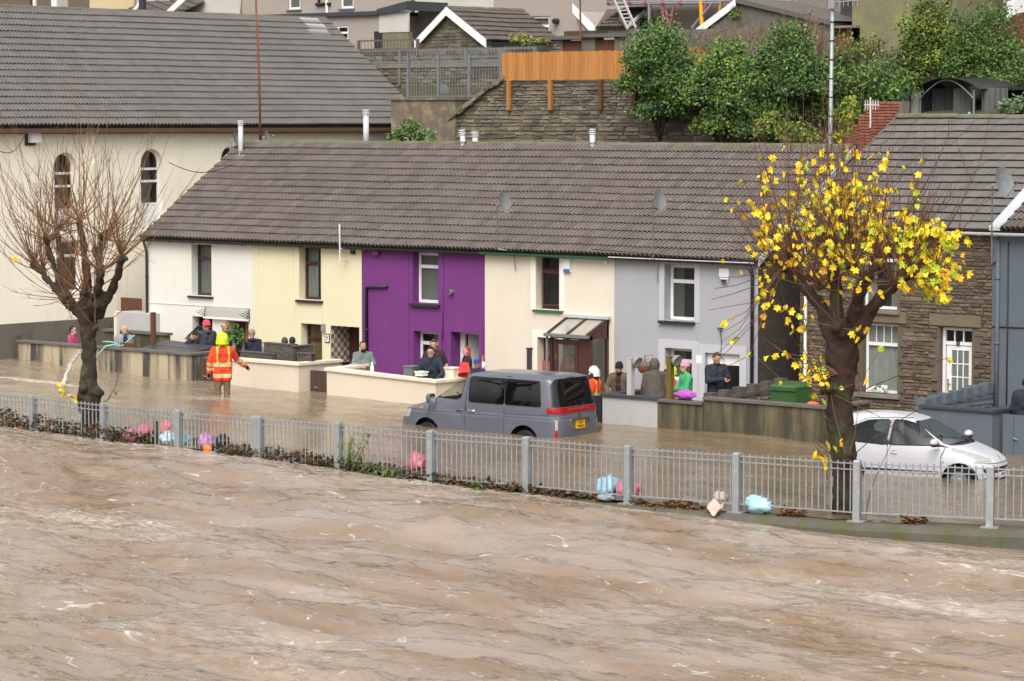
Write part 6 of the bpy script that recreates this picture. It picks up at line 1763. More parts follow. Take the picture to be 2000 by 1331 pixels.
ws=hs_.poly([(-.62,.925),(.62,.925),(.53,1.15),(.44,1.345),(-.44,1.345),(-.53,1.15)],1,.06,kind='f');cuts.append(('windscreen',M['green_glass'],ws,-.002))
cuts.append(('rear_window',M['black_glass'],hs_.poly([(-.55,.95),(.55,.95),(.42,1.36),(-.42,1.36)],1,.05,kind='r'),0))
cuts.append(('upper_grille',M['black_paint'],hs_.poly([(-.56,.42),(.56,.42),(.60,.53),(-.60,.53)],1,.03,kind='f'),-.015))
cuts.append(('lower_grille',M['black_paint'],hs_.poly([(-.52,.20),(.52,.20),(.56,.33),(-.56,.33)],1,.03,kind='f'),-.015))
hs_.make(car,M['car_paint'],cuts)
for sd_ in (1,-1):
    for k in ('f','r'):hs_.ribbon(car,'window_seal',M['rubber'],hw[k,sd_],.020,.003,sd_,True,conv=False)
    hs_.ribbon(car,'door_pillar',M['black_paint'],[(-.385,.895),(-.37,1.36)],.045,.004,sd_);hs_.ribbon(car,'door_pillar',M['black_paint'],[(-.31,.90),(-.285,1.36)],.03,.004,sd_)
    hs_.ribbon(car,'panel_gap',M['gap'],[(.74,.30),(.74,.70),(.79,.875)],.008,.003,sd_)
    hs_.ribbon(car,'panel_gap',M['gap'],[(-.335,.28),(-.345,.88),(-.33,1.38)],.008,.003,sd_)
    hs_.ribbon(car,'panel_gap',M['gap'],[(-.98,.62),(-1.18,.74),(-1.33,1.02),(-1.13,1.25),(-.80,1.375),(-.3,1.405),(.0,1.39),(.3,1.27),(.76,.94)],.008,.003,sd_)
    for hx_ in (-.20,-1.10):
        z=.745;sv=hs_.s_of('x',hx_,z,sd_);p=Vector(hs_.pt(sv,z));q=MB();q.lathe([(.065,0),(.06,.006*sd_),(.05,-.012*sd_),(.001,-.016*sd_)],(p.x,p.y+.003*sd_,p.z),16,axis='y',caps=False)
        q.tube([(p.x-.06,p.y+.012*sd_,z+.01),(p.x,p.y+.022*sd_,z+.012),(p.x+.06,p.y+.012*sd_,z+.01)],.013,6);q.build('door_handle',M['car_paint'],car,local=True)
    q=MB();my=.80*sd_;q.blob((.66,my+.14*sd_,1.0),1,14,9,sz=(.085,.125,.075));mo=q.build('wing_mirror',M['car_paint'],car,smooth=True,local=True)
    q=MB();q.tube([(.70,my*.97,.925),(.68,my+.10*sd_,.945)],.03,6);q.blob((.662,my+.14*sd_,.968),1,12,6,sz=(.087,.122,.055));q.build('mirror_foot',M['black_paint'],mo,smooth=True,local=True)
    for ax in (1.10,-1.13):wheel(car,ax,sd_*.70,.285,.17,sd_)
def fp(y,z,off=.01):sv=hs_.s_of('f',y,z);return Vector(hs_.pt(sv,z))+Vector(hs_.nrm(sv,z))*off
hs_.ribbon(car,'panel_gap',M['gap'],[('f',-.66,.63),('f',-.3,.600),('f',.3,.600),('f',.66,.63)],.010,.003)
c_=fp(0,.375,.02);q=MB();q.box(c_.x-.004,-.255,.325,c_.x+.010,.255,.43);pl=q.build('number_plate',M['plate_white'],car,local=True)
txt('lettering','VX51 VO',.095,M['plate_ink'],pl,Vector((c_.x+.012,0,.377)),(pi/2,0,pi/2),.001,.002,sx=1.05)
c_=fp(0,.68,.006);q=MB();T=Matrix.Translation(c_) @ Matrix.Rotation(-.75,4,'Y')
for a_,b_,w_ in (((0,-.02,-.045),(0,.0,.02),.022),((0,.0,.02),(0,.018,.05),.02),((0,.0,.015),(0,.045,.03),.013),((0,-.01,-.01),(0,.035,-.005),.013),((0,-.02,-.04),(0,-.045,-.02),.010),((0,-.015,-.04),(0,.015,-.06),.013)):
    q.bar(T @ Vector(a_),T @ Vector(b_),w_,.008)
q.build('badge',M['chrome'],car,local=True)
q=MB();q.tube([fp(-.45,.945,.012),fp(.1,.955,.014),fp(.36,.985,.014)],.014,5);q.tube([fp(.2,.925,.012),fp(.36,.97,.015)],.02,5);q.build('wiper',M['rubber'],car,local=True)
q=MB();q.tube([(.02,0,1.445),(-.16,0,1.53)],[.012,.005],6);q.build('aerial',M['rubber'],car,local=True)
q=MB();q.box(-1.45,-.62,.3,1.0,.62,.34);q.box(.62,-.60,.62,.92,.60,.88);q.build('cabin',M['seat'],car,local=True)
M['seat_grey']=mat('seat_grey',(.24,.245,.25),.9)
for y in (.34,-.34):seat(car,.05,y,.58,M['seat_grey'])
q=MB();q.box(-1.15,-.55,.45,-.75,.55,.62);q.box(-1.28,-.55,.62,-1.16,.55,1.10);q.build('rear_seat',M['seat_grey'],car,local=True)
q=MB();T=Matrix.Translation((.50,-.34,.93)) @ Matrix.Rotation(-1.15,4,'Y');V=[T @ Vector((.17*cos(2*pi*i/20),.17*sin(2*pi*i/20),0)) for i in range(21)];q.tube(V,.014,6,caps=False);q.build('steering_wheel',M['rubber'],car,local=True)
# ------------------------------------------------------------------ people
PENDING=[]                                             # soft shapes waiting to be baked
def soft(name,mb,m,parent,voxel=.018,smooth=3,wrinkle=0.0,wsc=9.0,extra=None,paint=None):
    o=mb.build(name,m,parent,local=True)
    r=o.modifiers.new('r','REMESH');r.mode='VOXEL';r.voxel_size=voxel;r.use_smooth_shade=True
    s_=o.modifiers.new('s','SMOOTH');s_.iterations=smooth;s_.factor=.5
    PENDING.append((o,wrinkle,wsc,extra,paint));return o
def bake_soft():
    dg=bpy.context.evaluated_depsgraph_get();dg.update()
    for (o,wr,wsc,extra,paint) in PENDING:
        me=bpy.data.meshes.new_from_object(o.evaluated_get(dg));old=o.data;mats_=list(old.materials)
        o.modifiers.clear();o.data=me;me.name=o.name
        me.materials.clear()
        for m_ in mats_:me.materials.append(m_)
        me.polygons.foreach_set('material_index',np.zeros(len(me.polygons),np.int32))
        if wr:
            nv=len(me.vertices);co=np.empty(nv*3);me.vertices.foreach_get('co',co);co=co.reshape(-1,3);no=np.empty(nv*3);me.vertices.foreach_get('normal',no);no=no.reshape(-1,3)
            sd=(hash(o.name) % 97)*.37
            d=np.array([mnoise.noise(Vector((p[0]*wsc+sd,p[1]*wsc,p[2]*wsc*.55)))+.5*mnoise.noise(Vector((p[0]*wsc*2.3,p[1]*wsc*2.3+sd,p[2]*wsc*1.2))) for p in co])
            co=co+no*(d*wr)[:,None];me.vertices.foreach_set('co',co.ravel())
        if paint:
            for p in me.polygons:p.material_index=paint(p.center)
        if extra is not None:
            bm=bmesh.new();bm.from_mesh(me);vs2=[bm.verts.new(v) for v in extra.V]
            for f in extra.F:
                try:bm.faces.new([vs2[i] for i in f]).smooth=True
                except ValueError:pass
            bm.to_mesh(me);bm.free()
        me.update();bpy.data.meshes.remove(old)
    PENDING.clear()
def cap(mb,a,b,ra,rb,n=10):
    a,b=Vector(a),Vector(b)
    mb.blob(a,ra,n,6);mb.blob(b,rb,n,6)
    if (b-a).length>1e-4:mb.tube([a,b],[ra,rb],n)
def _m(name,c,c2=None,rough=.85,**k): 
    if name not in M:M[name]=mat(name,c,rough,c2 or tuple(x*.8 for x in c),7,.6,**k)
    return M[name]
SK=_m('skin',(.50,.27,.19),(.44,.22,.15),.55);SK2=_m('skin_pale',(.56,.33,.25),(.50,.27,.20),.55)
_m('eye_white',(.7,.7,.68),rough=.2);_m('iris',(.02,.018,.015),rough=.2);_m('lips',(.32,.10,.09),rough=.5)
def figure(label,px,py,v,alpha,H,hair=None,hat=None,top='navy_cloth',top2=None,legs='dark_cloth',lean=0.0,yaw=0.0,nod=0.0,armL=None,armR=None,
           beard=None,specs=False,sleeves='long',hood=False,skin='skin',puff=.017,wrinkle=.013,vest=None,hiviz=None,name=None,base=None,ztop=None,poncho=False,gloves=None,long_hair=False,jhem=.80,fat=1.0,anchor=None):
    """a standing person; px, py = photo position of the top of the head at depth v, alpha = heading seen from the camera (0 away, 90 left, 180 towards)"""
    k=H/1.75;rz=YAW+rad(alpha)
    p=onv(px,py,v);Rl=Matrix.Rotation(-lean,4,'X');HP=Vector((0,0,.95*k))
    up=lambda q:HP+(Rl @ (Vector(q)*k-HP))                    # bends the upper body about the hips
    topv=up((0,.02,1.75));off=Matrix.Rotation(rz,3,'Z') @ Vector((topv.x,topv.y,0))
    loc=Vector((p[0]-off.x,p[1]-off.y,p[2]-topv.z)) if anchor is None else Vector(anchor)
    root=thing('person',label,'person',loc,rz)
    sm=M[skin];F_=fat
    # joints
    Sh={-1:up((-.195,-.01,1.425)),1:up((.195,-.01,1.425))}
    El,Wr={},{}
    for s_,a in ((-1,armL),(1,armR)):
        if a is None:El[s_],Wr[s_]=up((.26*s_,-.03,1.14)),up((.275*s_,.07,.90))
        else:El[s_],Wr[s_]=(up(q) for q in a)
    neck,chest,waist=up((0,-.01,1.49)),up((0,.0,1.28)),up((0,.0,1.06))
    HC=up((0,.02,1.63));Rh=Rl @ Matrix.Rotation(rad(yaw),4,'Z') @ Matrix.Rotation(-rad(nod),4,'X')
    kh=k*1.10;hd=lambda q:HC+Rh @ (Vector(q)*kh)
    # body: one continuous skin
    b=MB()
    for s_ in (-1,1):
        cap(b,Sh[s_],El[s_],.050*k,.040*k);cap(b,El[s_],Wr[s_],.040*k,.027*k)
        cap(b,up((.09*s_,0,1.36)),up((.085*s_,0,1.05)),.10*k,.095*k);cap(b,Sh[s_],up((.06*s_,-.01,1.45)),.055*k,.05*k)
        cap(b,Vector((.09*s_,0,.95))*k,Vector((.10*s_,.02,.50))*k,.088*k,.058*k);cap(b,Vector((.10*s_,.02,.50))*k,Vector((.10*s_,-.01,.09))*k,.056*k,.038*k)
        cap(b,Vector((.10*s_,-.04,.045))*k,Vector((.11*s_,.13,.03))*k,.042*k,.032*k)
    cap(b,up((-.07,0,.98)),up((.07,0,.98)),.115*k,.115*k);cap(b,neck+Vector((0,0,-.04*k)),hd((0,-.015,-.07)),.056*k,.052*k)
    T4=lambda c:Matrix.Translation(hd(c)) @ Rh
    b.blob((0,0,0),kh,16,12,sz=(.074,.092,.108),T=T4((0,-.005,.012)));b.blob((0,0,0),kh,12,8,sz=(.056,.062,.062),T=T4((0,.030,-.062)))
    cap(b,hd((0,.085,.012)),hd((0,.105,-.022)),.010*k,.016*k)
    for s_ in (-1,1):
        b.blob((0,0,0),kh,8,6,sz=(.012,.020,.032),T=T4((.076*s_,-.005,-.005)))
    ex=MB()
    for s_ in (-1,1):                                                 # hands: palm, four fingers, thumb
        d=(Wr[s_]-El[s_]).normalized();side=d.cross(Vector((0,0,1)));
        side=side.normalized() if side.length>.2 else Vector((0,1,0));nn=side.cross(d)
        pm=Wr[s_]+d*.055*k
        cap(b,Wr[s_]+d*.015*k,pm+side*.016*k,.026*k,.027*k);cap(b,Wr[s_]+d*.02*k,pm-side*.018*k,.024*k,.025*k)
        for i,(o_,ln) in enumerate(((-.030,.060),(-.010,.074),(.011,.070),(.030,.054))):
            r0=pm+d*.012*k+side*o_*k;curl=-nn if nn.z>0 else nn
            ex.tube([r0,r0+d*ln*.5*k+curl*.008*k,r0+d*ln*.85*k+curl*.028*k,r0+d*ln*.9*k+curl*.044*k],[.0095*k,.009*k,.008*k,.006*k],6)
        th_=pm-d*.025*k-side*.024*k
        ex.tube([th_,th_+d*.025*k-side*.026*k,th_+d*.055*k-side*.034*k+(curl*.012*k)],[.012*k,.0105*k,.008*k],6)
    body=soft('body',b,sm,root,.0155,2,extra=ex)
    # face
    q=MB()
    for s_ in (-1,1):q.blob(hd((.030*s_,.083,.022)),.0125*k,8,6,0);q.blob(hd((.030*s_,.0915,.022)),.0068*k,6,5,1)
    for s_ in (-1,1):
        e_=MB();e_.blob(hd((.030*s_,.083,.022)),.0125*k,8,6,0);e_.blob(hd((.030*s_,.0915,.022)),.0068*k,6,5,1);e_.build('eye',[M['eye_white'],M['iris']],root,local=True)
        e_=MB();e_.tube([hd((.014*s_,.092,.045)),hd((.032*s_,.092,.050)),hd((.050*s_,.080,.042))],.0045*k,5);e_.build('eyebrow',M[hair or 'hair_dark'],root,local=True)
    q=MB();q.tube([hd((-.024,.084,-.058)),hd((0,.094,-.056)),hd((.024,.084,-.058))],[.003*k,.0065*k,.003*k],6);q.build('mouth',M['lips'],root,local=True)
    if hair:
        q=MB();n0=len(q.V);q.blob((0,0,0),k,18,12,sz=(.081,.100,.113))
        low=-.09 if long_hair else-.03
        V2=[]
        for vx in q.V:
            x,y,z=(c/k for c in vx)
            front=max(0,min(1,(y-.005)/.05));lim=.072*front+low*(1-front)
            f=1.0 if z>lim else .80
            jit=1+.09*mnoise.noise(Vector((x*60,y*60,z*60)))
            V2.append(tuple(hd((x*f*jit,(y-.012)*f*jit,(z+.016)*f*jit))))
        q.V=V2; 
        if long_hair:
            for s_ in (-1,0,1):cap(q,hd((.045*s_,-.06,-.02)),hd((.055*s_,-.065,-.15)),.045*k,.03*k)
        q.build('hair',M[hair],root,smooth=True,local=True)
    if beard:
        q=MB();q.blob((0,0,0),kh,14,8,sz=(.062,.068,.060));q.V=[tuple(hd((x/k,y/k+.030 if y>-.01*k else .015,z/k-.072 if z<.015*k else-.058))) for x,y,z in q.V];q.build('beard',M[beard],root,smooth=True,local=True)
    if specs:
        q=MB()
        for s_ in (-1,1):
            c=Vector((.031*s_,.100,.020));q.tube([hd(c+Vector((.022*cos(a),0,.017*sin(a)))) for a in np.linspace(0,2*pi,13)],.0032*k,5,caps=False);q.tube([hd((.054*s_,.097,.024)),hd((.076*s_,.01,.02))],.003*k,5)
        q.tube([hd((-.010,.104,.022)),hd((.010,.104,.022))],.003*k,5);q.build('glasses',M['iris'],root,local=True)
    if hat:
        kind,hm=hat[0],M[hat[1]];q=MB()
        if kind=='beanie':
            q.lathe([(.093,.02),(.096,.055),(.090,.09),(.072,.125),(.04,.148),(.001,.156)],(0,0,0),18,caps=False);q.lathe([(.097,.012),(.102,.018),(.102,.05),(.096,.056)],(0,0,0),18,caps=False)
            q.V=[tuple(hd((x*.90,y*1.06-.004,z+.0))) for x,y,z in q.V];q.build('beanie',hm,root,smooth=True,local=True)
        if kind=='cap':
            q.lathe([(.090,.03),(.090,.07),(.075,.11),(.04,.132),(.001,.138)],(0,0,0),18,caps=False);q.V=[tuple(hd((x*.92,y*1.08-.004,z))) for x,y,z in q.V]
            n_=10;Vb=[]
            for i in range(n_+1):
                a=pi*i/n_;Vb+=[hd((.078*cos(a),.06+.02*sin(a),.045)),hd((.074*cos(a),.07+.10*sin(a),.030))]
            q.add(Vb,[(2*i,2*i+2,2*i+3,2*i+1) for i in range(n_)]);q.build('cap',hm,root,smooth=True,local=True)
        if kind=='helmet':
            h_=MB();h_.lathe([(.128,-.03),(.132,.02),(.128,.065),(.105,.115),(.062,.148),(.001,.160)],(0,0,0),22,caps=False)
            h_.lathe([(.128,-.03),(.140,-.036),(.138,-.048),(.118,-.052)],(0,0,0),22,caps=False)
            h_.V=[tuple(hd((x*.95,y*1.12-.012,z+(-.015 if y<0 else .02)+.0))) for x,y,z in h_.V]
            ho=h_.build('helmet',hm,root,smooth=True,local=True)
            q=MB();q.tube([hd((0,.135,.075)),hd((0,.105,.135)),hd((0,.03,.178)),hd((0,-.06,.172)),hd((0,-.125,.105))],.012*k,6);q.build('crest',hm,ho,smooth=True,local=True)
            for s_ in (-1,1):
                q=MB();q.blob((0,0,0),kh,10,6,sz=(.02,.055,.06),T=T4((.118*s_,-.0,-.035)));q.build('ear_guard',hm if hat[1] != 'helmet_white' else M['black_paint'],ho,smooth=True,local=True)
            q=MB();V=[]
            for i in range(11):
                a=rad(30)+rad(120)*i/10;V+=[hd((.132*cos(a),.138*sin(a)-.004,.062)),hd((.134*cos(a),.152*sin(a),.010))]
            q.add(V,[(2*i,2*i+2,2*i+3,2*i+1) for i in range(10)]);q.build('visor',M['black_glass'],ho,smooth=True,local=True)
            q=MB();V=[hd((.035*x,-.150+.0,z)) for x,z in ((-1,.055),(1,.055),(1,.085),(-1,.085))];q.add(V,[(0,1,2,3)]);q.build('rear_badge',M['reflective'],ho,local=True)
            q=MB();cap(q,hd((-.06,-.085,-.05)),hd((-.075,-.06,-.13)),.03*k,.035*k);cap(q,hd((.06,-.085,-.05)),hd((.075,-.06,-.13)),.03*k,.035*k);cap(q,hd((-.05,-.09,-.06)),hd((.05,-.09,-.06)),.03*k,.03*k)
            q.build('neck_flap',hm if hat[1] != 'helmet_white' else M['black_paint'],ho,smooth=True,local=True)
    # clothes
    j=MB();pf=puff*k
    hem=jhem
    for s_ in (-1,1):
        cap(j,up((.095*s_*F_,.0,1.36)),up((.09*s_*F_,.015,1.05)),.102*k+pf,.100*k*F_+pf);cap(j,Sh[s_],up((.06*s_,-.01,1.45)),.060*k+pf*.7,.05*k+pf*.6)
        cap(j,up((.09*s_*F_,.01,1.05)),up((.085*s_*F_,.01,hem+.10)),.10*k*F_+pf,.105*k*F_+pf)
        if sleeves=='short':cap(j,Sh[s_],Sh[s_].lerp(El[s_],.75),.058*k+pf*.6,.058*k+pf*.4)
        elif sleeves=='long':
            cap(j,Sh[s_],El[s_],.056*k+pf*.8,.046*k+pf*.8);cap(j,El[s_],Wr[s_]-(Wr[s_]-El[s_]).normalized()*.02,.046*k+pf*.8,.034*k+pf*.7)
    cap(j,up((-.05,.01,1.2)),up((.05,.01,1.2)),.11*k+pf,.11*k+pf);cap(j,up((-.05,.01,1.0)),up((.05,.01,1.0)),.11*k*F_+pf,.11*k*F_+pf)
    cap(j,neck+Vector((0,-.0,-.05*k)),neck,.085*k,.066*k)
    if poncho:
        cap(j,up((0,-.02,1.36)),up((0,-.03,.82)),.19*k,.33*k,18);cap(j,up((-.10,0,1.38)),up((.10,0,1.38)),.13*k,.13*k)
    mats_=[M[top]];paint=None
    if top2:mats_.append(M[top2])
    if hiviz:
        mats_=[M[top],M['reflective'],M['lime_tape']]
        Ri=Rl.inverted()
        def paint(c,k=k,HP=HP,Ri=Ri,El=El,Wr=Wr,Sh=Sh):
            l=(HP+Ri @ (c-HP))/k
            arm=None
            for s_ in (-1,1):
                A,B_=El[s_],Wr[s_];t=(c-A).dot(B_-A)/(B_-A).length_squared;d1=(c-A.lerp(B_,max(0,min(1,t)))).length
                A2=Sh[s_];t2=(c-A2).dot(A-A2)/(A-A2).length_squared;d2=(c-A2.lerp(A,max(0,min(1,t2)))).length
                if d1<.11*k and d1<=d2:arm=t
                elif d2<.105*k and abs(l.x)>.24:arm=-1+t2
            if arm is not None:
                for c0 in (.15,.60):
                    if abs(arm-c0)<.085:return 1
                    if abs(arm-c0)<.15:return 2
                return 0
            for z0 in (1.10,.84):
                if abs(l.z-z0)<.026:return 1
                if abs(l.z-z0)<.045:return 2
            if l.z>1.10 and .105<abs(l.x)<.15:return 2
            return 0
    elif top2:
        Ri=Rl.inverted()
        def paint(c,k=k,HP=HP,Ri=Ri,vest=vest):
            l=(HP+Ri @ (c-HP))/k
            if vest=='sleeves':return 1 if abs(l.x)>.235 else 0
            if vest=='front':return 1 if (l.y>.06 and abs(l.x)<.06+.03*(1.45-l.z)) else 0
            if vest=='lower':return 1 if l.z<1.12 else 0
            return 0
    jk=soft(name or ('jacket' if sleeves=='long' else 'shirt'),j,mats_,root,.019,2,wrinkle,10.0,paint=paint)
    if hood is True:
        q=MB()
        for i in range(9):
            a=pi*(i/8)+pi;q.blob(up((.105*cos(a),.075*sin(a)-.02,1.475)),(.048 if 2<i<6 else .038)*k,8,5)
        for i in range(8):
            a,a2=pi*(i/8)+pi,pi*((i+1)/8)+pi;q.tube([up((.105*cos(a),.075*sin(a)-.02,1.475)),up((.105*cos(a2),.075*sin(a2)-.02,1.475))],.04*k,8)
        soft('hood',q,[M[top]],root,.016,3,.006,12)
    if hood=='up':
        q=MB();q.blob((0,0,0),kh,16,10,sz=(.115,.13,.155),T=T4((0,-.02,.02)));cap(q,hd((0,-.03,-.06)),neck+Vector((0,-.02,-.03)),.11*k,.12*k);soft('hood',q,[M[top]],root,.017,2,.010,9)
    t=MB()
    for s_ in (-1,1):
        cap(t,Vector((.09*s_,0,.94))*k,Vector((.10*s_,.02,.50))*k,.105*k,.078*k);cap(t,Vector((.10*s_,.02,.50))*k,Vector((.10*s_,-.01,.10))*k,.076*k,.066*k)
    cap(t,Vector((-.06,0,.95))*k,Vector((.06,0,.95))*k,.122*k,.122*k)
    soft('trousers',t,[M[legs]],root,.022,2,.008,8)
    if gloves:
        for s_ in (-1,1):
            d=(Wr[s_]-El[s_]).normalized();q=MB();cap(q,Wr[s_]-d*.01,Wr[s_]+d*.07*k,.040*k,.042*k);cap(q,Wr[s_]+d*.07*k,Wr[s_]+d*.13*k,.038*k,.022*k);q.build('glove',M[gloves],root,smooth=True,local=True)
    root['k']=k
    return root,dict(up=up,hd=hd,El=El,Wr=Wr,k=k)

for nm,c in dict(hair_dark=(.022,.016,.013),hair_brown=(.07,.04,.022),hair_sandy=(.22,.13,.06),hair_grey=(.26,.24,.22),hair_red=(.36,.035,.02),navy_cloth=(.022,.026,.045),dark_cloth=(.025,.026,.030),black_cloth=(.014,.014,.016),
                  grey_cloth=(.30,.30,.32),char_cloth=(.05,.052,.062),pink_cloth=(.42,.06,.16),sage_cloth=(.16,.20,.18),green_cloth=(.07,.42,.17),teal_apron=(.01,.10,.075),maroon_cloth=(.040,.016,.024),brown_coat=(.115,.085,.05),olive_coat=(.10,.085,.068),
                  hivis=(.90,.070,.022),lime_hat=(.62,.78,.02),pink_hat=(.72,.06,.12),pale_pink=(.66,.30,.40),olive_hat=(.07,.065,.035),black_hat=(.012,.012,.014),blue_cap=(.02,.06,.36),helmet_white=(.74,.74,.72),tan_trousers=(.19,.135,.075),slate_cloth=(.035,.045,.055),steel_cloth=(.022,.03,.042),orchid=(.46,.10,.48),tee_navy=(.02,.024,.07)).items():
    _m(nm,c,rough=.35 if 'helmet' in nm or nm=='lime_hat' else .88,local=True)
_m('reflective',(.50,.50,.46),rough=.35);_m('lime_tape',(.80,.62,.05),rough=.5)
A_hang=None
figure('woman in a bright pink hoodie with short dark hair behind the far left wall',143,638,-2.6,-110,1.64,hair='hair_dark',top='pink_cloth',hood=True,specs=True,skin='skin_pale',armR=((.25,.05,1.16),(.12,.28,1.10)),armL=((-.25,.05,1.16),(-.12,.28,1.10)))
figure('bald man in an open pale grey hoodie and navy tee shirt behind the left wall',243,636,-2.7,-150,1.75,beard='hair_grey',top='grey_cloth',top2='tee_navy',vest='front',hood=True,skin='skin_pale',fat=1.12)
figure('dark haired man bending down beside the black cover',384,649,-1.6,-95,1.72,hair='hair_dark',top='navy_cloth',lean=.50,nod=30,armR=((.25,.10,1.15),(.2,.30,.98)))
figure('person in a hot pink beanie and dark grey hooded jacket, back turned',403,628,-1.3,35,1.84,hair='hair_brown',hat=('beanie','pink_hat'),top='char_cloth',hood=True,yaw=25,puff=.035,armL=((-.28,.10,1.22),(-.34,.36,1.30)))
figure('man with glasses and sandy hair in a black top beside the doorway',441,630,-1.0,112,1.86,hair='hair_sandy',top='black_cloth',specs=True,skin='skin_pale',fat=1.15)
FFP=onv(440,783,-5.5)
fz=float(onv(434,650,-5.5)[2]);fh=(fz+.36)/1.035
ff,info=figure('firefighter in orange high visibility jacket and yellow helmet wading in the flood',434,656,-5.5,12,fh,hat=('helmet','lime_hat'),hair='hair_dark',top='hivis',hiviz=True,legs='tan_trousers',puff=.034,wrinkle=.015,gloves='black_cloth',jhem=.70,
       armL=((-.29,-.03,1.15),(-.31,.04,.90)),armR=((.34,.16,1.20),(.56,.30,1.02)),name='hi_vis_jacket')
for i,(t_,zz) in enumerate((('Tân ac Achub',1.335),('Fire & Rescue',1.285))):
    txt('lettering',t_,.052,M['plate_ink'],ff,info['up']((0,-.172,zz)),(pi/2,0,0),.001,.001)
figure('man in a navy hooded gilet with grey sleeves, back turned',492,644,-1.6,18,1.78,hair='hair_grey',top='navy_cloth',top2='grey_cloth',vest='sleeves',hood=True,skin='skin_pale',yaw=-30,nod=15,lean=.08)
figure('person in an olive knitted hat mostly hidden behind the wicker sofa',556,662,-1.0,20,1.55,hair='hair_dark',hat=('beanie','olive_hat'),top='dark_cloth')
figure('person in a navy knitted hat mostly hidden behind the wicker sofa',571,661,-.9,-10,1.55,hair='hair_dark',hat=('beanie','navy_cloth'),top='navy_cloth')
figure('bearded man in a sage green hoodie holding a dark green apron',709,668,-2.3,-165,1.75,hair='hair_dark',beard='hair_dark',top='sage_cloth',top2='teal_apron',vest='lower',hood=True,armR=((.28,.10,1.17),(.03,.26,1.16)),armL=((-.28,.10,1.17),(-.02,.27,1.12)),fat=1.1)
figure('man in glasses and a dark slate jacket leaning on the ivory wall',841,679,-3.05,178,1.80,hair='hair_dark',specs=True,top='steel_cloth',lean=.20,yaw=-10,armL=((-.30,.18,1.16),(-.10,.36,.98)),armR=((.30,.10,1.16),(.10,.36,.96)),skin='skin_pale')
figure('heavy man in a maroon polo shirt standing by the purple cottage window',847,664,-2.0,175,1.86,hair='hair_brown',top='maroon_cloth',sleeves='short',nod=22,fat=1.2,skin='skin_pale',armL=((-.30,-.02,1.15),(-.29,.06,.92)))
figure('red haired woman in a maroon top at the purple cottage door',911,678,-.7,110,1.62,hair='hair_red',long_hair=True,top='maroon_cloth',skin='skin_pale',armL=((-.25,.08,1.15),(-.12,.28,1.05)))
figure('person in a blue baseball cap and navy fleece behind the van',931,703,-2.2,165,1.48,hair='hair_brown',hat=('cap','blue_cap'),top='navy_cloth',skin='skin_pale')
figure('firefighter with lime helmet standing inside the glazed brown porch',1120,676,-.42,170,1.86,hat=('helmet','lime_hat'),hair='hair_dark',top='hivis',hiviz=True,legs='tan_trousers',puff=.035,name='hi_vis_jacket')
figure('firefighter in a white helmet and orange jacket behind the rear of the van',1160,721,-3.0,62,1.58,hat=('helmet','helmet_white'),hair='hair_dark',top='hivis',hiviz=True,legs='tan_trousers',puff=.035,name='hi_vis_jacket')
figure('man in a black beanie and brown winter coat leaning on the slate coping',1209,710,-2.75,158,1.70,hair='hair_dark',hat=('beanie','black_hat'),specs=True,top='brown_coat',top2='maroon_cloth',vest='front',hood=True,puff=.04,lean=.12,armR=((.31,.14,1.16),(.14,.40,1.02)),beard='hair_brown')
figure('person in a hooded drab rain poncho, back turned',1278,705,-2.5,8,1.77,hair='hair_dark',hood='up',top='olive_coat',poncho=True,puff=.03,wrinkle=.018,name='poncho')
figure('firefighter with lime helmet half hidden behind the mossy wooden post',1309,717,-1.9,100,1.62,hat=('helmet','lime_hat'),hair='hair_dark',top='hivis',hiviz=True,legs='tan_trousers',name='hi_vis_jacket')
gp_,ginfo=figure('woman in a pale pink beanie and bright green top looking at a phone',1338,707,-2.75,100,1.80,hair='hair_brown',long_hair=True,hat=('beanie','pale_pink'),top='green_cloth',puff=.04,skin='skin_pale',armL=((-.27,.06,1.14),(-.10,.30,1.14)),armR=((.27,.06,1.14),(.04,.32,1.12)))
mp_,minfo=figure('man with greying hair and beard in a navy jacket looking down at his hand',1400,690,-2.3,-152,1.86,hair='hair_brown',beard='hair_brown',top='navy_cloth',nod=25,puff=.032,armL=((-.27,.08,1.16),(-.08,.33,1.18)),armR=((.27,.10,1.16),(.02,.34,1.20)))
figure('person in a navy waterproof at the right edge by the slate blue gate',2006,738,-2.4,-30,1.90,hair='hair_dark',top='navy_cloth',puff=.035)
bake_soft()
# things in hands
def held(name,label,cat,pos,rz,build):
    o=thing(name,label,cat,pos,rz);build(o);return o
def phone_at(fig,info,label):
    Wm=Matrix.Translation(fig.location) @ Matrix.Rotation(fig.rotation_euler.z,4,'Z')
    p=Wm @ ((info['Wr'][-1]+info['Wr'][1])/2+Vector((0,.085,.035)));o=thing('phone',label,'phone',p,fig.rotation_euler.z)
    T=Matrix.Rotation(.7,4,'X');q=MB();q.box(-.036,-.075,-.005,.036,.075,.005,T=T);q.build('case',M['black_paint'],o,local=True)
    q=MB();q.box(-.032,-.068,.0055,.032,.068,.007,T=T);q.build('screen',M['black_glass'],o,local=True)
phone_at(gp_,ginfo,'dark phone held by the woman in the bright green top')
phone_at(mp_,minfo,'dark phone held by the man in the navy jacket')
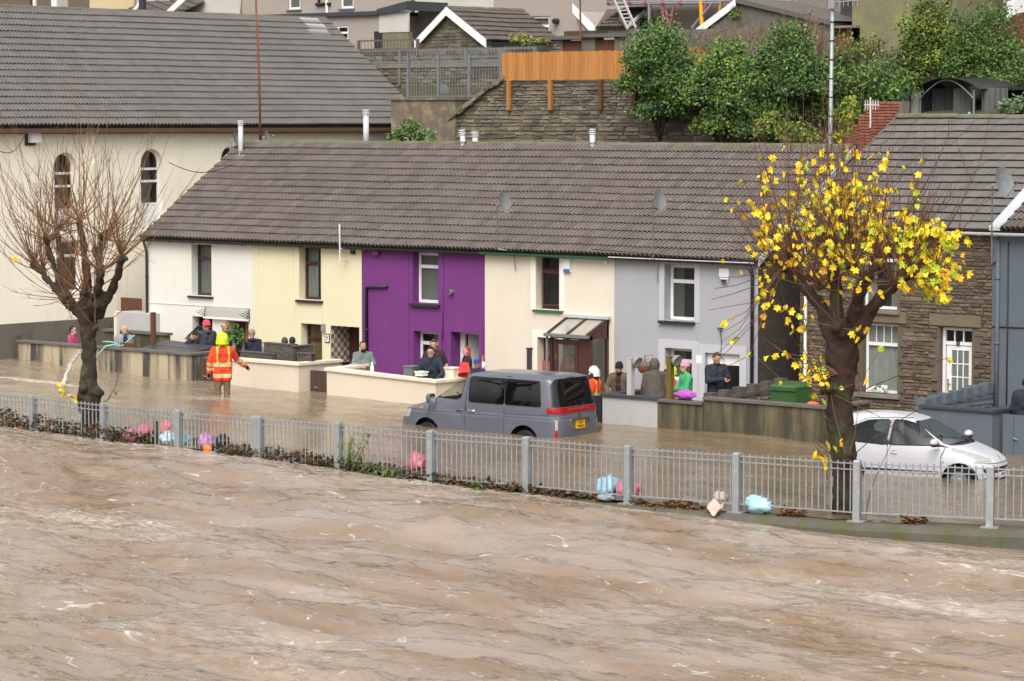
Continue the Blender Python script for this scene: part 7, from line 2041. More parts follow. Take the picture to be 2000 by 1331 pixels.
# ------------------------------------------------------------------ trees
M['bark_l']=mat('bark_l',(.060,.040,.026),.95,(.032,.024,.018),5,.7,.9,14,dirt=(.075,.075,.040),ds=3,dth=(.55,.68))
M['bark_r']=mat('bark_r',(.055,.030,.020),.95,(.028,.018,.014),5,.7,.9,14,dirt=(.045,.055,.022),ds=1.6,dth=(.52,.64))
M['shoot_l']=mat('shoot_l',(.24,.12,.050),.7,(.15,.075,.036),4,.6);M['shoot_r']=mat('shoot_r',(.17,.075,.038),.7,(.10,.045,.028),4,.6)
LEAF=[mat('leaf_yellow',(.84,.66,.035),.6,(.80,.54,.02),9,.6,rand=.12),mat('leaf_gold',(.84,.50,.02),.6,(.76,.36,.015),9,.6,rand=.12),mat('leaf_lime',(.55,.62,.04),.6,(.38,.50,.04),9,.6,rand=.14)]
for m_ in LEAF:m_.node_tree.nodes['Principled BSDF'].inputs['Subsurface Weight'].default_value=0.0
def leaf_mesh(m,seed):
    rs=random.Random(seed);pts=[]
    for a,r in ((-90,.15),(-68,.62),(-46,.48),(-18,.90),(2,.62),(22,.78),(40,.98),(58,.66),(74,.80),(90,1.05)):pts.append((a,r*rs.uniform(.9,1.1)))
    P=[(0,-.42)]+[(r*cos(rad(a)),r*sin(rad(a))) for a,r in pts[1:]]+[(-r*cos(rad(a)),r*sin(rad(a))) for a,r in pts[1:-1][::-1]]
    V=[(x*.5,y*.5,-.22*abs(x)+.10*rs.uniform(-1,1)-.12*y*y) for x,y in P]+[(0,0,.04)];n=len(P)
    me=bpy.data.meshes.new('leaf');me.from_pydata(V,[],[(i,(i+1) % n,n) for i in range(n)]);me.materials.append(m);me.update();return me
LM=[[leaf_mesh(m,k*3+j) for j in range(3)] for k,m in enumerate(LEAF)]
def pollard(label,v0,chains,knots,bark,sm,seed,nsh,lmax,leafw=None,nleaf=0,lsz=.17,extra_pts=(),rk=.72):
    rs=random.Random(seed);base=onv(chains[0][0][0],chains[0][0][1],v0);sc_=proj(base)[2]
    t=thing('plane_tree',label,'tree',(float(base[0]),v0,-.5));loc=Vector(t.location)
    W=lambda px,py,dv=0:Vector(onv(px,py,v0+dv))
    q=MB()
    for ch in chains:
        pts=[(W(c[0],c[1],c[3] if len(c)>3 else 0),c[2]*rk/sc_) for c in ch]
        if ch is chains[0]:pts[0]=(Vector((pts[0][0].x,pts[0][0].y,-.55)),pts[0][1])
        for (a,ra),(b,rb) in zip(pts,pts[1:]):cap(q,a-loc,b-loc,ra,rb,12)
    for kx in knots:
        c=W(*kx[:2],kx[3])-loc;r=kx[2]*rk/sc_
        for _ in range(5):q.blob(c+Vector((rs.gauss(0,.4),rs.gauss(0,.4),rs.gauss(0,.4)))*r,r*rs.uniform(.5,.85),8,6)
    soft('trunk',q,[bark],t,.030,1,.050,7.5)
    q=MB();samples=[]
    for kx in knots:
        c=W(*kx[:2],kx[3]);r=kx[2]/sc_
        for i in range(nsh if len(kx)<5 else kx[4]):
            az=rs.uniform(0,2*pi);el=rs.choice((rs.uniform(.8,1.5),rs.uniform(.5,1.3),rs.uniform(.1,1.0),rs.uniform(-.45,.5)))
            out=(c-Vector((base[0],v0,c.z)));out.z=0
            d=Vector((cos(az)*cos(el),sin(az)*cos(el),sin(el)))+out.normalized()*.35*cos(el);d.normalize()
            L_=lmax*rs.uniform(.35,1.0)*(.55+.45*max(0,sin(el)));n=7;p=c+d*r*.7;pts=[p];dd=d.copy()
            droop=rs.uniform(.04,.16) if el>.2 else rs.uniform(-.02,.22)
            for k in range(n):
                dd=(dd+Vector((rs.gauss(0,.05),rs.gauss(0,.05),droop+rs.gauss(0,.035)))).normalized();p=p+dd*L_/n;pts.append(p)
            r0=rs.uniform(.008,.016);q.tube([a-loc for a in pts],[r0*(1-.78*k/n) for k in range(n+1)],4,caps=False);samples+=pts[2:]
            for _ in range(rs.randint(1,4)):
                k=rs.randint(2,n-1);a=pts[k];d2=(pts[k]-pts[k-1]).normalized()+Vector((rs.gauss(0,.5),rs.gauss(0,.5),rs.uniform(0,.4)));d2.normalize();l2=L_*rs.uniform(.12,.35)
                b_,c_=a+d2*l2*.5,a+d2*l2+Vector((0,0,l2*.12));q.tube([a-loc,b_-loc,c_-loc],[.006,.0048,.003],3,caps=False);samples+=[b_,c_]
    for ep in extra_pts:                                               # low water shoots from the foot
        pts=[W(*e) for e in ep];q.tube([a-loc for a in pts],[.010*(1-.6*i/len(pts)) for i in range(len(pts))],4,caps=False);samples+=pts[1:]*3
    tag(q.build('shoots',sm,t,smooth=True,local=True),kind='stuff')
    if leafw:
        cand=[]
        for p in samples:
            x,y,_=proj(p);w_,col=leafw(x,y)
            if w_>0:cand.append((w_ ,p,col))
        tot=[];acc=0
        for c in cand:acc+=c[0];tot.append(acc)
        import bisect
        rest=MB()
        for i in range(nleaf):
            _,p,col=cand[bisect.bisect(tot,rs.random()*acc)];p=p+Vector((rs.gauss(0,.07),rs.gauss(0,.07),rs.gauss(-.05,.06)))-loc
            kc=2 if rs.random()<col else (1 if rs.random()<.14 else 0);me=rs.choice(LM[kc]);s_=lsz*rs.uniform(.65,1.25)
            R_=Matrix.Rotation(rs.uniform(0,2*pi),4,'Z') @ Matrix.Rotation(rad(rs.uniform(50,130)),4,'X') @ Matrix.Rotation(pi+rs.gauss(0,.6),4,'Z')
            if i<298:
                o=bpy.data.objects.new('leaf',me);COL.objects.link(o);o.parent=t;o.matrix_local=Matrix.Translation(p) @ R_ @ Matrix.Diagonal((s_,s_,s_,1))
            else:rest.add([p+(R_ @ (v.co*s_)) for v in me.vertices],[tuple(f.vertices) for f in me.polygons],kc)
        if rest.V:tag(rest.build('more_leaves',LEAF,t,local=True),kind='stuff')
    return t
LK=[(67,517,11,.3),(90,466,11,-.2),(110,447,10,.4),(157,433,11,.0),(203,466,13,.3),(237,503,12,-.3),(196,532,12,-.5),(188,494,10,.5),(130,582,13,-.3),(165,575,12,-.4),(83,530,8,.1),(180,600,14,-.3,5)]
pollard('bare pollarded plane tree with orange brown shoots standing in the flood at the left',-14.6,
        [[(176,905,30),(176,830,27),(175,775,31),(174,745,24),(175,710,19),(173,660,21),(172,625,25),(174,600,27)],[(160,612,20),(140,595,15),(123,579,13),(100,555,9),(80,530,8,.1),(67,517,10,.3)],[(123,579,10),(112,540,8),(97,500,9,-.1),(90,466,9,-.2)],
         [(134,582,9),(128,540,7,.2),(118,490,6,.3),(110,449,8,.4)],[(168,595,16),(170,540,10),(163,480,8),(157,435,9)],[(186,596,15),(192,560,11,-.3),(196,530,11,-.4),(194,497,9,.2),(203,466,10,.3)],[(192,612,16),(215,570,11,-.1),(230,540,10,-.2),(237,505,10,-.3)]],
        LK+[(160,770,17,-.35,0),(192,768,17,-.3,0),(176,790,18,-.4,0),(185,640,12,-.3,3)],M['bark_l'],M['shoot_l'],12,22,3.3,
        lambda x,y:((3.0,.1) if 115<x<225 and 735<y<800 else ((.25,0) if 30<x<60 and 480<y<530 else (0,0))),13,.17,
        extra_pts=[[(165,790),(140,775),(120,750),(105,720),(92,695)],[(190,795),(210,780),(230,745),(238,700)],[(200,800),(225,760),(232,720),(236,690)],[(160,795),(145,780),(130,768)],[(195,790),(205,830),(215,860)]])
RK=[(1533,520,15,.2),(1545,500,12,-.3),(1630,492,18,.0),(1652,500,14,.4),(1690,545,15,-.3),(1776,536,14,.0),(1712,505,12,.5),(1745,556,12,-.4),(1606,560,13,-.3),(1665,520,12,-.2),(1585,545,11,.3),(1640,640,20,-.3,6),(1612,760,16,-.3,7),(1655,900,16,-.35,4)]
def rw_(x,y):
    if 1755<x<1900 and 430<y<590:return 4.2,.35
    if 1480<x<1800 and 285<y<480:return 1.35,.16
    if 1400<x<1540 and 330<y<560:return 1.0,.05
    if 1420<x<1720 and 480<y<790:return 1.7,.14
    if 1700<x<1900 and 560<y<760:return .55,.2
    if 1590<x<1680 and 860<y<1010:return 1.6,.2
    return 0,0
pollard('pollarded plane tree with clusters of bright yellow autumn leaves at the right',-13.35,
        [[(1655,1020,40),(1652,940,36),(1645,860,34),(1640,790,34),(1642,735,38),(1645,690,46),(1643,655,46)],[(1622,650,24),(1604,600,18),(1572,562,14,.1),(1545,530,14,.2),(1533,520,13,.2)],[(1636,640,22),(1634,585,17),(1630,540,15),(1628,500,14)],
         [(1660,640,22),(1674,592,16,-.2),(1684,560,14,-.3),(1690,545,13,-.3)],[(1668,660,24),(1702,606,18),(1732,570,15),(1762,545,14),(1776,536,12)],[(1690,560,10,-.2),(1705,525,9,.3),(1712,505,9,.5)]],
        RK,M['bark_r'],M['shoot_r'],21,27,3.15,rw_,1000,.170,rk=.72,
        extra_pts=[[(1640,900),(1600,870),(1560,830),(1530,790)],[(1650,905),(1700,860),(1760,820),(1830,780)],[(1630,960),(1615,930),(1605,900),(1600,880)],[(1690,760),(1740,740),(1800,715),(1850,700)],[(1690,1010),(1700,960),(1715,920),(1740,870)],[(1620,770),(1580,750),(1530,745),(1480,700)],[(1640,930),(1632,960),(1628,990)],[(1650,880),(1630,870),(1612,885)]]+[[(1776,536,0),(1776+40+3*k,530-7*k+40*(k%3),.3-.1*k),(1815+8*(k%8),555-14*(k%9),.5-.14*k),(1830+9*(k%8),575-16*(k%10),.6-.17*k)] for k in range(12)]+[[(1535,515,.2),(1500-4*(k%5),505+9*k,.3-.08*k),(1465-7*(k%6),490+17*k,.4-.12*k),(1420-6*(k%7),480+21*k,.5-.14*k)] for k in range(13)]+[[(1640,730,-.2),(1590+4*k,700+6*k,-.4),(1530+14*k,690+10*k,-.5),(1490+22*k,660+13*k,-.5)] for k in range(7)])
bake_soft()

# ------------------------------------------------------------------ bushes
def leafcards(name,parent,clumps,n,size,mats,seed,flat=.75,shell=.55,narrow=.5):
    """foliage: n small leaf blades gathered in sprays through the clumps (x, y, z, rx, ry, rz)"""
    rs=np.random.RandomState(seed);c=np.array(clumps,float);vol=c[:,3]*c[:,4];pick=rs.choice(len(c),n,p=vol/vol.sum())
    nt=70;V=np.zeros((n,4,3));F=[]
    spr=[]
    for ci in range(len(c)):
        d=rs.normal(size=(nt,3));d /= np.linalg.norm(d,axis=1)[:,None];d[:,2]=np.abs(d[:,2])*.9-.15+d[:,2]*.45;rr=shell+(1-shell)*rs.rand(nt) ** .6
        spr.append(c[ci,:3]+d*rr[:,None]*c[ci,3:6])
    spr=np.array(spr);k=rs.randint(0,nt,n);ctr=spr[pick,k]
    sp=.19*c[pick,3:6];ctr=ctr+rs.normal(size=(n,3))*sp
    nrm=rs.normal(size=(n,3))+np.array([.2,-.5,flat]);nrm /= np.linalg.norm(nrm,axis=1)[:,None]
    t=np.cross(nrm,rs.normal(size=(n,3)));t /= np.linalg.norm(t,axis=1)[:,None];b=np.cross(nrm,t);s_=size*rs.uniform(.6,1.3,(n,1))
    V[:,0]=ctr-t*s_*.5;V[:,1]=ctr+b*s_*narrow*.5-nrm*s_*.08;V[:,2]=ctr+t*s_*.5-nrm*s_*.1;V[:,3]=ctr-b*s_*narrow*.5-nrm*s_*.08
    F=np.arange(4*n).reshape(n,4).tolist()
    mi=(rs.rand(nt*len(c))[pick*nt+k]*.8+rs.rand(n)*.2)*len(mats)
    return mk(name,V.reshape(-1,3),F,mats,parent,np.clip(mi.astype(int),0,len(mats)-1))
def G_(n,c,r=.25):return mat(n,c,.55,tuple(x*.7 for x in c),1.2,.6,rand=r,spec=.35)
GREEN=[G_('foliage_dark',(0.072,0.146,0.036)),G_('foliage_mid',(0.114,0.215,0.047)),G_('foliage_deep',(0.049,0.104,0.039)),G_('foliage_bright',(0.189,0.293,0.052))]
LIME=[G_('foliage_lime',(.17,.24,.035)),G_('foliage_lime2',(.25,.30,.045)),G_('foliage_mid2',(.07,.12,.022)),G_('foliage_olive',(.10,.13,.03))]
YELG=[G_('foliage_yellow',(.36,.36,.03)),G_('foliage_yellow2',(.25,.30,.04)),G_('foliage_mid3',(.10,.16,.03))]
def bush(label,cl,n,size,mats,seed,cat='bush',stem=True,name='bush',**kw):
    """cl = (px, py, v, radius m[, squash])"""
    P_=[(*onv(c[0],c[1],c[2]),c[3],c[3]*.8,c[3]*(c[4] if len(c)>4 else .85)) for c in cl]
    b0=min(p[2]-p[5] for p in P_);cx=sum(p[0] for p in P_)/len(P_);cy=sum(p[1] for p in P_)/len(P_)
    t=thing(name,label,cat,(cx,cy,b0))
    if stem:
        q=MB();rs=random.Random(seed)
        for p in P_:q.tube([(cx,cy+.1,b0-.3),((cx+p[0])/2+rs.uniform(-.1,.1),(cy+p[1])/2,(b0+p[2])/2),p[:3]],[.05,.035,.015],6)
        for p in P_:
            for _ in range(5):q.tube([p[:3],(p[0]+rs.uniform(-.7,.7)*p[3],p[1]+rs.uniform(-.7,.3)*p[4],p[2]+rs.uniform(-.4,.8)*p[5])],[.015,.005],4)
        q.build('stems',M['bark_l'],t,smooth=True)
    leafcards('crown',t,P_,n,size,mats,seed,**kw);return t
bush('big dark green laurel bush hanging over the right end of the orange fence',[(1292,118,10.3,1.05),(1255,165,10.2,.72),(1330,165,10.2,.85),(1300,215,10.4,.85,.7),(1250,120,10.4,.5)],15000,.115,GREEN,41)
bush('rounded mid green bush in the middle of the hillside row of bushes',[(1415,150,10.2,.95),(1380,190,10.0,.8),(1445,200,10.0,.75),(1420,115,10.5,.6),(1425,245,10.1,.75),(1350,190,10.3,.7),(1385,245,10.2,.5),(1470,255,10.1,.6)],13000,.11,GREEN[1:]+[LIME[0]],42)
bush('tall dark green bush beside the lamp post',[(1540,120,10.3,.95),(1500,165,10.1,.85),(1570,175,10.2,.8),(1545,85,10.6,.6),(1480,215,10.0,.6),(1470,150,10.3,.6),(1590,170,10.4,.7),(1520,225,10.1,.6)],13000,.11,GREEN,43)
bush('low lime green bush at the foot of the retaining wall behind the ridge',[(1560,268,8.6,.55,.6),(1510,255,9.0,.5)],2200,.12,LIME,44)
bush('ivy covering the retaining wall to the right of the lamp post',[(1680,165,10.9,1.0,1.1),(1640,200,10.9,.7,1.2),(1740,180,10.9,.75,.9),(1700,220,10.8,.7,.8),(1610,225,10.8,.6,.9)],8000,.115,GREEN+[YELG[2]],45,'ivy',name='ivy',flat=.1)
bush('yellow leaved climber hanging beside the red brick chimney',[(1652,235,9.2,.42,1.2),(1645,270,9.0,.35,1.0)],700,.16,YELG,46,'climber',name='climber',flat=.1)
bush('lime green evergreen tree in front of the white house',[(1818,72,14.8,.85,1.0),(1800,120,14.6,.8),(1845,130,14.6,.75),(1780,165,14.4,.6)],15000,.11,LIME,47,'tree',name='evergreen_tree')
bush('rounded green evergreen tree above the gazebo at the right edge',[(1925,105,14.6,1.1,1.0),(1895,150,14.4,.85),(1965,150,14.4,.9),(1990,200,13.6,.8)],17000,.11,LIME[2:]+GREEN[:2]+[LIME[0]],48,'tree',name='evergreen_tree')
bush('grey green shrub at the right end of the ridge by the gazebo',[(1990,215,11.2,.5,.6)],900,.13,[G_('sage_leaf',(.16,.20,.14)),GREEN[1]],49)
bush('small shrub growing behind the ridge below the chapel eaves',[(800,262,8.6,.45,.7),(775,268,8.6,.3,.7),(830,268,8.6,.32,.6)],1300,.12,GREEN+[G_('sage2',(.17,.21,.16))],50)
bush('yellow green plants trailing along the dark wall by the kitchen window',[(1012,78,15.3,.3,.6),(1035,84,15.2,.28,.7),(1060,82,15.3,.25,.5)],800,.10,YELG+[G_('buff_leaf',(.34,.26,.12))],51,'plant',False)
bush('leafy green potted shrub just behind the firefighter',[(459,662,-2.2,.28,1.1)],600,.10,GREEN[:3]+[LIME[0]],52,'shrub')
bush('small moss patch of green growth on the drab outbuilding wall',[(1436,30,16.5,.2,1.3)],260,.07,LIME,53,'plant',False)
# dead stalks along the top of the bushes
def stalks(label,spots,n,h,m,seed,name='dead_stalks'):
    rs=random.Random(seed);q=MB()
    for i in range(n):
        sp_=rs.choice(spots);p=Vector(onv(sp_[0]+rs.gauss(0,sp_[3]),sp_[1]+rs.gauss(0,6),sp_[2]+rs.uniform(-.4,.4)))
        d=Vector((rs.gauss(0,.3),rs.gauss(0,.3),1)).normalized();l=h*rs.uniform(.4,1.1);e=p+d*l
        q.tube([p,p.lerp(e,.6)+Vector((rs.gauss(0,.03),0,0)),e],[.008,.006,.003],3,caps=False)
        for _ in range(3):a=p.lerp(e,rs.uniform(.5,1));q.tube([a,a+Vector((rs.gauss(0,.09),rs.gauss(0,.09),rs.uniform(.02,.14)))],[.007,.004],3,caps=False)
    return tag(q.build(name,m),label,'dead plants',kind='stuff')
M['dead']=mat('dead',(.26,.18,.12),.95,(.18,.11,.075),3,.7,rand=.25);M['dead2']=mat('dead2',(.20,.105,.065),.95,(.14,.07,.05),3,.7,rand=.25)
stalks('dead buff flower stalks standing in front of the drab outbuilding',[(1400,105,11.5,30),(1470,95,11.8,40),(1520,105,11.6,25),(1560,80,11.8,25),(1590,110,11.6,18)],420,.75,M['dead'],61)
stalks('dead red brown creeper spilling over the wall below the olive gable',[(1660,125,11.6,20),(1690,118,11.6,20),(1640,140,11.4,15)],380,.45,M['dead2'],62)

# ------------------------------------------------------------------ litter, weeds and bags along the railing
rs=random.Random(77);BR=[mat('litter_brown',(.085,.05,.022),.8,(.05,.03,.016),6,.6,rand=.3),mat('litter_dark',(.045,.036,.020),.9,(.028,.024,.014),6,.6,rand=.3),mat('litter_rust',(.22,.085,.022),.7,(.15,.06,.02),6,.6,rand=.3),mat('litter_green',(.075,.085,.03),.8,(.05,.06,.02),6,.6,rand=.3)]
q=MB()
def kpos(px,t=0.0):
    """point on the railing line under photo column px"""
    xs=[P_[0] for P_ in POSTS];i=max(0,min(len(xs)-2,next((k for k in range(len(xs)-1) if xs[k+1]>=px),len(xs)-2)));f=(px-xs[i])/(xs[i+1]-xs[i])
    return Vector(KL[i]).lerp(Vector(KL[i+1]),f)
def litter(px0,px1,n,h,sp=.10,rust=.15,gr=.15,zoff=0.0):
    for _ in range(n):
        px=rs.uniform(px0,px1);p=kpos(px);zb=float(zriver(p.x,p.y)) if p.x<12 else .02
        env=.55+.45*mnoise.noise(Vector((px*.035,1,0)));z=zb-.05+rs.random() ** 1.3*h*max(.25,env+.3)+zoff
        c=Vector((p.x+rs.gauss(0,.03),p.y+.03+rs.gauss(0,sp),z));s_=rs.uniform(.05,.12)
        R_=Matrix.Rotation(rs.uniform(0,6.3),3,'Z') @ Matrix.Rotation(rs.uniform(0,3.1),3,'X');k=rs.random();mi=2 if k<rust else (3 if k<rust+gr else (0 if rs.random()<.5 else 1))
        q.add([c+R_ @ Vector(v)*s_ for v in ((-.5,0,0),(0,-.35,.12),(.5,0,0),(0,.35,.12))],[(0,1,2,3)],mi)
litter(-60,65,900,.42);litter(65,240,1100,.40);litter(225,300,500,.32);litter(425,510,560,.30);litter(510,662,800,.30);litter(662,843,900,.26,gr=.45);litter(843,1030,900,.24,rust=.35);litter(1030,1180,700,.22,rust=.4);litter(1235,1380,500,.12,rust=.6,gr=.05)
for c in (1328,1550,1788):litter(c-22,c+22,160,.20,.08,rust=.75,gr=.03)
tag(q.build('leaf_litter',BR),'sodden brown leaves and debris caught along the foot of the river railing','leaf litter',kind='stuff')
def weed(label,px,h,n,ln,m,seed,spread=.5,name='weed'):
    rs2=random.Random(seed);p=kpos(px)+Vector((.05,-.18,0));p.z=float(zriver(p.x,p.y))-.05;t=thing(name,label,'weed',p);st=MB();lf=MB()
    for i in range(n):
        d=Vector((rs2.gauss(0,spread),rs2.gauss(0,.25),1)).normalized();l=h*rs2.uniform(.6,1);a=p+Vector((rs2.gauss(0,.07),0,0));e=a+d*l;st.tube([a,a.lerp(e,.5),e],[.010,.008,.005],4)
        for k in range(12):
            c=a.lerp(e,.25+.75*k/11);dd=Vector((rs2.gauss(0,1),rs2.gauss(0,1),rs2.uniform(-.5,.5))).normalized();l2=ln*rs2.uniform(.6,1.1);w_=dd.cross(Vector((0,0,1))).normalized()*l2*.12;tip=c+dd*l2-Vector((0,0,l2*.35))
            lf.add([c,c+dd*l2*.45+w_,tip,c+dd*l2*.45-w_],[(0,1,2,3)])
    st.build('stems',m[0],t);lf.build('foliage',m[1],t);return t
WG=[mat('weed_stem',(.14,.15,.05),.8),G_('weed_leaf',(.12,.17,.05))]
weed('tall green weed with drooping tips growing against the railing left of the van',688,1.02,7,.22,WG,3,.26)
weed('low leafy weeds by the pink bag at the railing foot',735,.38,9,.20,WG,4,.7);weed('low green weed trailing in the river below the railing',768,.28,7,.18,WG,5,.8);weed('dark green weed clump washing in the river in front of the railing',945,.22,9,.22,WG,6,1.0)
def bag(label,px,py,r,m,seed,dv=.16,sz=(1,.8,.85),knot=False,cat='rubbish bag',name='rubbish_bag',m2=None):
    rs2=random.Random(seed);p=kpos(px);v=p.y+dv;c=Vector(onv(px,py,v));R_=1.32*r/proj(c)[2];t=MB();t.blob((0,0,0),R_,28,18,sz=sz)
    V=[]
    for a in t.V:
        a=Vector(a);n1=mnoise.noise(a/R_*1.6+Vector((seed,0,0)));n2=1-abs(mnoise.noise(a/R_*3.5+Vector((0,seed,0))));V.append(a*(1+.26*n1-.24*n2+.10*mnoise.noise(a/R_*9)-.10*(1-abs(mnoise.noise(a/R_*6.5)))))
    t.V=V
    if knot:t.tube([(0,0,R_*sz[2]*.85),(R_*.1,0,R_*sz[2]*1.05),(R_*.3,-.02,R_*sz[2]*1.25)],[R_*.16,R_*.06,R_*.15],8)
    o=mk(name,t.V,t.F,[m]+([m2] if m2 else []),None,[1 if m2 and V[f[0]].x*.7+V[f[0]].z<-.1*R_ and f[0]<len(V) else 0 for f in t.F] if m2 else None,smooth=True,local=True)
    o.location=c;o.rotation_euler=(0,0,rs2.uniform(0,.6));return tag(o,label,cat,'rubbish bags caught on the railing')
PB=[mat('bag_pink',(.74,.22,.29),.3,(.62,.13,.20),9,.7,local=True),mat('bag_rose',(.46,.12,.20),.35,(.33,.08,.14),9,.7,local=True),mat('bag_coral',(.80,.27,.30),.3,(.68,.12,.18),9,.7,local=True),mat('bag_blue',(.36,.58,.68),.25,(.24,.45,.60),9,.7,local=True),mat('bag_ice',(.55,.68,.74),.25,(.36,.52,.62),9,.7,local=True),mat('bag_purple',(.32,.20,.50),.3,(.62,.22,.30),7,.7,local=True),mat('bag_orange',(.70,.20,.02),.35,local=True),mat('bag_black',(.03,.035,.035),.3,local=True),mat('bag_aqua',(.26,.50,.58),.2,(.42,.60,.68),8,.7,local=True),mat('paper',(.62,.57,.52),.8,(.50,.32,.26),14,.8,local=True),mat('crate_green',(.04,.095,.055),.5)]
bag('small dull rose bag farthest left of the bags on the railing',256,853,15,PB[1],1,.05,sz=(1,.7,.95),knot=False);bag('round bright pink bag with a red patch, left of the green board',284,841,17,PB[0],2,.2);bag('coral pink bag standing tall behind the blue bags',321,838,18,PB[2],3,.25)
bag('pale blue bag resting below the coral pink bag',327,855,16,PB[4],4,.1,knot=False);bag('icy blue bag against the post beside the green crate',355,856,16,PB[3],5,.12);bag('purple and pink bag lying by the dark bag',405,861,18,PB[5],6,.12,sz=(1.1,.7,.9),knot=False);bag('small orange bag under the purple bag',405,876,9,PB[6],7,.02,knot=False);bag('black bag behind the purple bag',434,862,15,PB[7],8,.25,knot=False)
bag('single round pink bag left of the railing post near the van',815,903,19,PB[0],9,.2,sz=(1,.8,1));bag('large pale blue bag beside a pink one at the middle of the railing',1189,950,23,PB[3],10,.18,sz=(1,.8,.95));bag('pink bag pressed behind the railing post beside the large blue one',1228,955,22,PB[0],11,.22,sz=(1.1,.7,.85),knot=False)
bag('crumpled grey bag lying flat under the large pale blue bag',1185,972,18,mat('bag_grey',(.30,.32,.33),.4,(.22,.24,.26),8,.7,local=True),14,-.02,sz=(1.2,.8,.4),knot=False)
bag('white paper sack with orange print on the kerb behind the railing',1407,972,17,PB[9],12,.2,sz=(1,.7,.7),knot=False);bag('clear aqua bag slumped on the kerb right of the railing post',1481,986,26,PB[8],13,.02,sz=(1.05,.6,.7))
# sodden newspaper and green crate
p=Vector(onv(1397,991,kpos(1397).y-.22));q=MB();n=6;V=[]
for i in range(n+1):
    for j in range(n+1):x,y=(i/n-.5)*.36,(j/n-.5)*.30;V.append((p.x+x,p.y+y*.6,p.z+.05*sin(i*1.3)+y*.55+.03*cos(j*1.7+i)))
q.add(V,[(i*(n+1)+j,(i+1)*(n+1)+j,(i+1)*(n+1)+j+1,i*(n+1)+j+1) for i in range(n) for j in range(n)]);tag(q.build('newspaper',mat('newsprint',(.58,.54,.50),.9,(.46,.22,.12),11,.9),smooth=True),'sodden newspaper draped over the kerb below the white paper sack','newspaper')
p=kpos(384)+Vector((.0,.22,0));p.z=.33;o=thing('crate','dark green plastic crate lying between the blue and purple bags','crate',p)
for (a,b_) in (((-.3,-.04,0),(.3,0,.16)),((-.3,.26,0),(.3,.30,.16)),((-.3,0,0),(-.26,.26,.16)),((.26,0,0),(.3,.26,.16)),((-.26,0,0),(.26,.26,.03))):q=MB();q.box(*a,*b_);q.build('side',PB[10],o,local=True)
p=kpos(298);o=tag(MB().box(p.x-.05,p.y+.08,.30,p.x+.07,p.y+.12,.78).build('green_board',PB[10]),'narrow dark green board upright between the two pink bags','board')
# ------------------------------------------------------------------ smaller things
# brown glazed porch on the ivory cottage
h=houses[3];ur=U(1190,700);fv=float(onu(1154,700,ur)[1]);ul=float(onv(1074,700,fv)[0])
zt_=float(onv(1110,655,fv)[2]);zw=float(onv(1128,622,-.02)[2]);BF=M['brown_frame']
q=MB();s_=.07
for x in (ul,ur-s_):q.box(x,fv,-.4,x+s_,fv+s_,zt_)
q.box(ul,fv+.0,zt_-.09,ur,fv+s_,zt_);q.box(ur-s_,fv+s_,zt_-.09,ur,-.02,zt_);q.box(ur-s_,-.09,-.4,ur,-.02,zt_+.3);q.box(ul,-.09,-.4,ul+s_,-.02,zt_+.3)
q.add([(ur-.05,fv,zt_),(ur-.05,-.02,zt_),(ur-.05,-.02,zw),(ur,fv,zt_),(ur,-.02,zt_),(ur,-.02,zw)],[(0,1,2),(5,4,3),(0,2,5,3)])
po=q.build('porch',BF,h)
for x in (ul,(ul+ur)/2-.03,ur-.06):q=MB();q.bar((x+.03,fv-.12,zt_+.02),(x+.03,-.02,zw+.02),.06,.08);q.build('rafter',BF,po)
for a,c in ((ul+.07,(ul+ur)/2-.04),((ul+ur)/2+.04,ur-.07)):q=MB();q.add([(a,fv-.1,zt_+.03),(c,fv-.1,zt_+.03),(c,-.02,zw+.03),(a,-.02,zw+.03)],[(0,1,2,3)]);q.build('roof_panel',M['polycarb'],po)
q=MB();q.box(ul-.1,-.16,zw+.02,ur+.06,-.002,zw+.09);q.build('lead_flashing',M['lead'],po)
q=MB();q.box(ul-.08,fv-.16,zt_-.05,ur+.02,fv-.06,zt_+.03);q.build('gutter',M['galv_dull'],po)
q=MB();q.tube([(ul-.03,fv-.08,zt_-.05),(ul-.03,fv-.06,-.4)],.035,8);q.build('downpipe',M['galv_dull'],po)
d0,d1=ul+.12,ur-.42;q=MB();q.box(d0,fv+.01,-.35,d0+.13,fv+.05,zt_-.12);q.box(d1-.11,fv+.01,-.35,d1,fv+.05,zt_-.12);q.box(d0+.13,fv+.01,zt_-.24,d1-.11,fv+.05,zt_-.12);q.box(d0+.13,fv+.01,-.35,d1-.11,fv+.05,-.1)
dd=q.build('porch_door',BF,po);q=MB();q.box(d0+.13,fv+.02,-.1,d1-.11,fv+.03,zt_-.24);M['pane_door']=glass('pane_door',(.10,.10,.09),.50);q.build('pane',M['pane_door'],dd)
txt('numeral','7',.15,M['brass'],dd,Vector((d0+.065,fv+.006,float(onv(1085,698,fv)[2])))-wloc(dd),(pi/2,0,0))
q=MB();q.box(d1+.02,fv+.01,-.35,ur-.07,fv+.05,zt_-.09);q.build('side_light',BF,po)
q=MB();q.box(ur-.04,fv+.08,-.1,ur-.03,-.1,zt_-.1);q.build('pane',M['pane_clear'],po)
